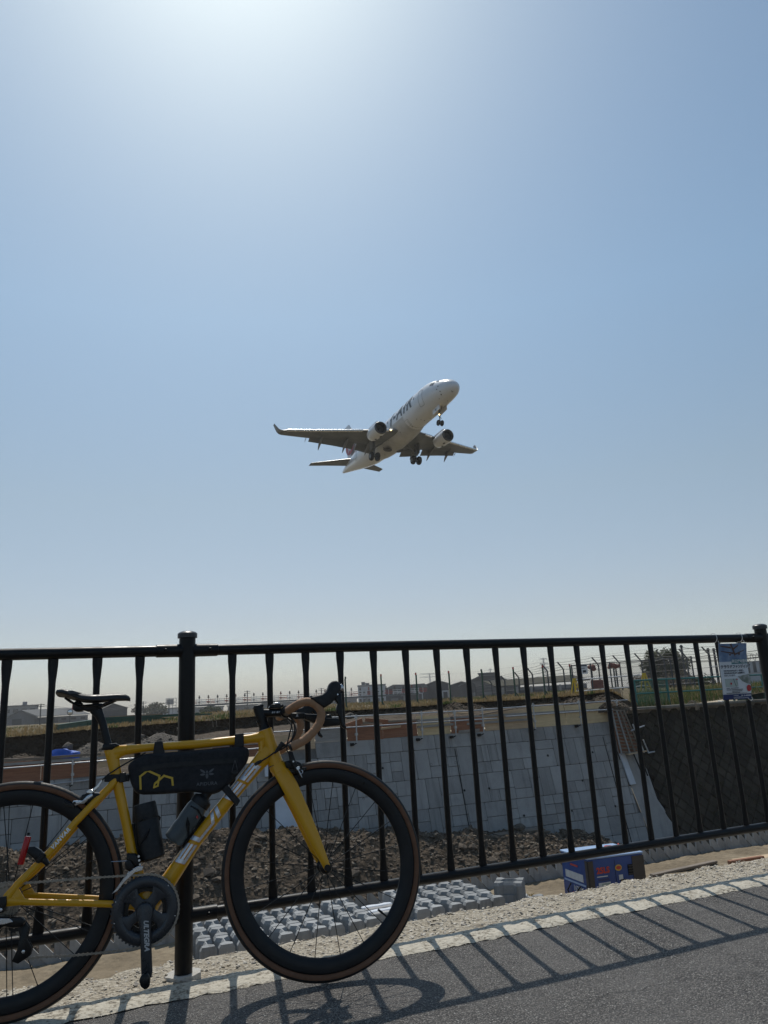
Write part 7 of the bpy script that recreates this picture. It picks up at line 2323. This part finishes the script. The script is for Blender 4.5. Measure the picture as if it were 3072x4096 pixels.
# lattice pylons
def pylon(label, a, d, e1_, arm, kind=0):
    o = thing("power_pylon", label, "pylon", pol(a, d, .4), (0, 0, radians(-a)))
    H_ = Z(e1_, d); wb_ = H_ * .16
    mb = MB(); t = H_ * .006 + .04
    n = 9
    for i in range(n):
        z0_, z1_ = H_ * (1 - (1 - i / n) ** 1.15), H_ * (1 - (1 - (i + 1) / n) ** 1.15)
        w0, w1 = wb_ * (1 - z0_ / H_) / 2 + .25, wb_ * (1 - z1_ / H_) / 2 + .25
        for sx_ in (-1, 1):
            for sy_ in (-1, 1):
                mb.cyl((sx_ * w0, sy_ * w0, z0_), (sx_ * w1, sy_ * w1, z1_), t, n=4, caps=False)
        for sy_ in (-1, 1):
            mb.cyl((-w0, sy_ * w0, z0_), (w1, sy_ * w1, z1_), t * .7, n=4, caps=False); mb.cyl((w0, sy_ * w0, z0_), (-w1, sy_ * w1, z1_), t * .7, n=4, caps=False); mb.cyl((-w0, sy_ * w0, z0_), (w0, sy_ * w0, z0_), t * .7, n=4, caps=False)
    mb.build("mast", K_lat, o, 0)
    for f_, k_ in (((.98, 1.0), (.86, 1.15), (.74, 1.3)) if kind == 0 else ((.985, 1.5), (.88, 1.5))):
        mb = MB(); L_ = arm * k_ / 2
        for sx_ in (-1, 1):
            mb.cyl((0, 0, H_ * f_), (sx_ * L_, 0, H_ * f_), t, n=4); mb.cyl((0, 0, H_ * f_ - H_ * .035), (sx_ * L_, 0, H_ * f_), t * .8, n=4)
            mb.cyl((sx_ * L_, 0, H_ * f_), (sx_ * L_, 0, H_ * f_ - H_ * .04), t, n=4)
        mb.build("cross_arm", K_lat, o, 0)
    return o
pylon("nearest lattice power pylon, tallest of the three, above the barbed wire", 34.5, 900, 46.8, 7.5)
pylon("middle small lattice pylon above the warehouse roof monitor", 30.58, 1300, 37.4, 5)
pylon("wide-headed distant pylon above the twin gabled sheds", 26.08, 1100, 36.0, 18, 1)
# utility poles and mirror on the left
for a, e, d, lb_ in ((-1.25, 21.8, 170, "wooden utility pole in front of the gabled warehouse, far left"), (5.35, 19, 300, "distant utility pole right of the dark shed"), (7.1, 17, 330, "distant utility pole just left of the fence post"), (12.6, 26, 260, "thin pole rising above the approach-light bridge"), (18.0, 24.5, 240, "thin mast at the right part of the approach-light bridge")):
    o = thing("utility_pole", lb_, "pole", pol(a, d, .3), (0, 0, radians(-a)))
    mb = MB(); mb.cyl((0, 0, 0), (0, 0, hz(e, d) - .3), .13 * d / 170, .10 * d / 170, n=8); mb.build("mast", K_gst, o)
    mb = MB()
    for q in (.96, .88):
        mb.box((0, 0, (hz(e, d) - .3) * q), (d * .008, .12, .12))
    mb.build("cross_arm", K_gst, o, 0)
wl_ = thing("utility_wires", "thin sagging utility wires across the left horizon", "wires", pol(2, 250, 4))
for a0, d0, e0_, a1, d1, e1_ in ((-6, 150, 22, -1.25, 170, 21), (-1.25, 170, 21, 5.35, 300, 18.3), (-1.25, 170, 19.4, 5.35, 300, 16.8), (5.35, 300, 18.3, 7.1, 330, 16.4), (7.1, 330, 16.4, 12.6, 260, 18), (25.9, 1100, 34, 34.5, 900, 42), (34.5, 900, 44, 44, 900, 52)):
    mb = MB(); A_, B_ = at(a0, d0, e0_), at(a1, d1, e1_); n = 14
    mb.tube([L3(Vector(wl_.location), A_.lerp(B_, k / n) - Vector((0, 0, (B_ - A_).length * .05 * (k / n) * (1 - k / n)))) for k in range(n + 1)], .03 * max(1, d0 / 300), 4); mb.build("wire", K_wire, wl_)
mi = thing("traffic_mirror", "round traffic mirror on a thin post left of the saddle", "mirror", at(.6, 130, -1.5), (0, 0, radians(-8)))
mb = MB(); mb.cyl((0, 0, -.3), (0, 0, 1.5), .05, n=8); mb.build("post", K_gst, mi)
mb = MB(); mb.lathe([(.42, 0), (.44, .05), (.36, .08)], (0, -.05, 1.55), (0, -1, 0), 24, caps=False); mb.build("rim", K_dark, mi, 40)
mb = MB(); mb.lathe([(.38, .06), (.2, .10), (0, .115)], (0, -.05, 1.55), (0, -1, 0), 24, caps=False); mb.build("glass", J_slat, mi, 60)

# ------------------------------------------------------------------ the hazy air
hzm = bpy.data.materials.new("haze"); hzm.use_nodes = True
for n in list(hzm.node_tree.nodes):
    if n.type != 'OUTPUT_MATERIAL':
        hzm.node_tree.nodes.remove(n)
vol = hzm.node_tree.nodes.new("ShaderNodeVolumePrincipled")
vol.inputs["Color"].default_value = (0.80, 0.78, 0.75, 1)
vol.inputs["Density"].default_value = 0.0005
vol.inputs["Anisotropy"].default_value = 0.25
hzm.node_tree.links.new(vol.outputs[0], [n for n in hzm.node_tree.nodes if n.type == 'OUTPUT_MATERIAL'][0].inputs["Volume"])
mb = MB(); mb.box((0, 0, 27.0), (5600, 5600, 67.0))
tag(mb.build("haze", hzm, None, 0), kind="stuff")
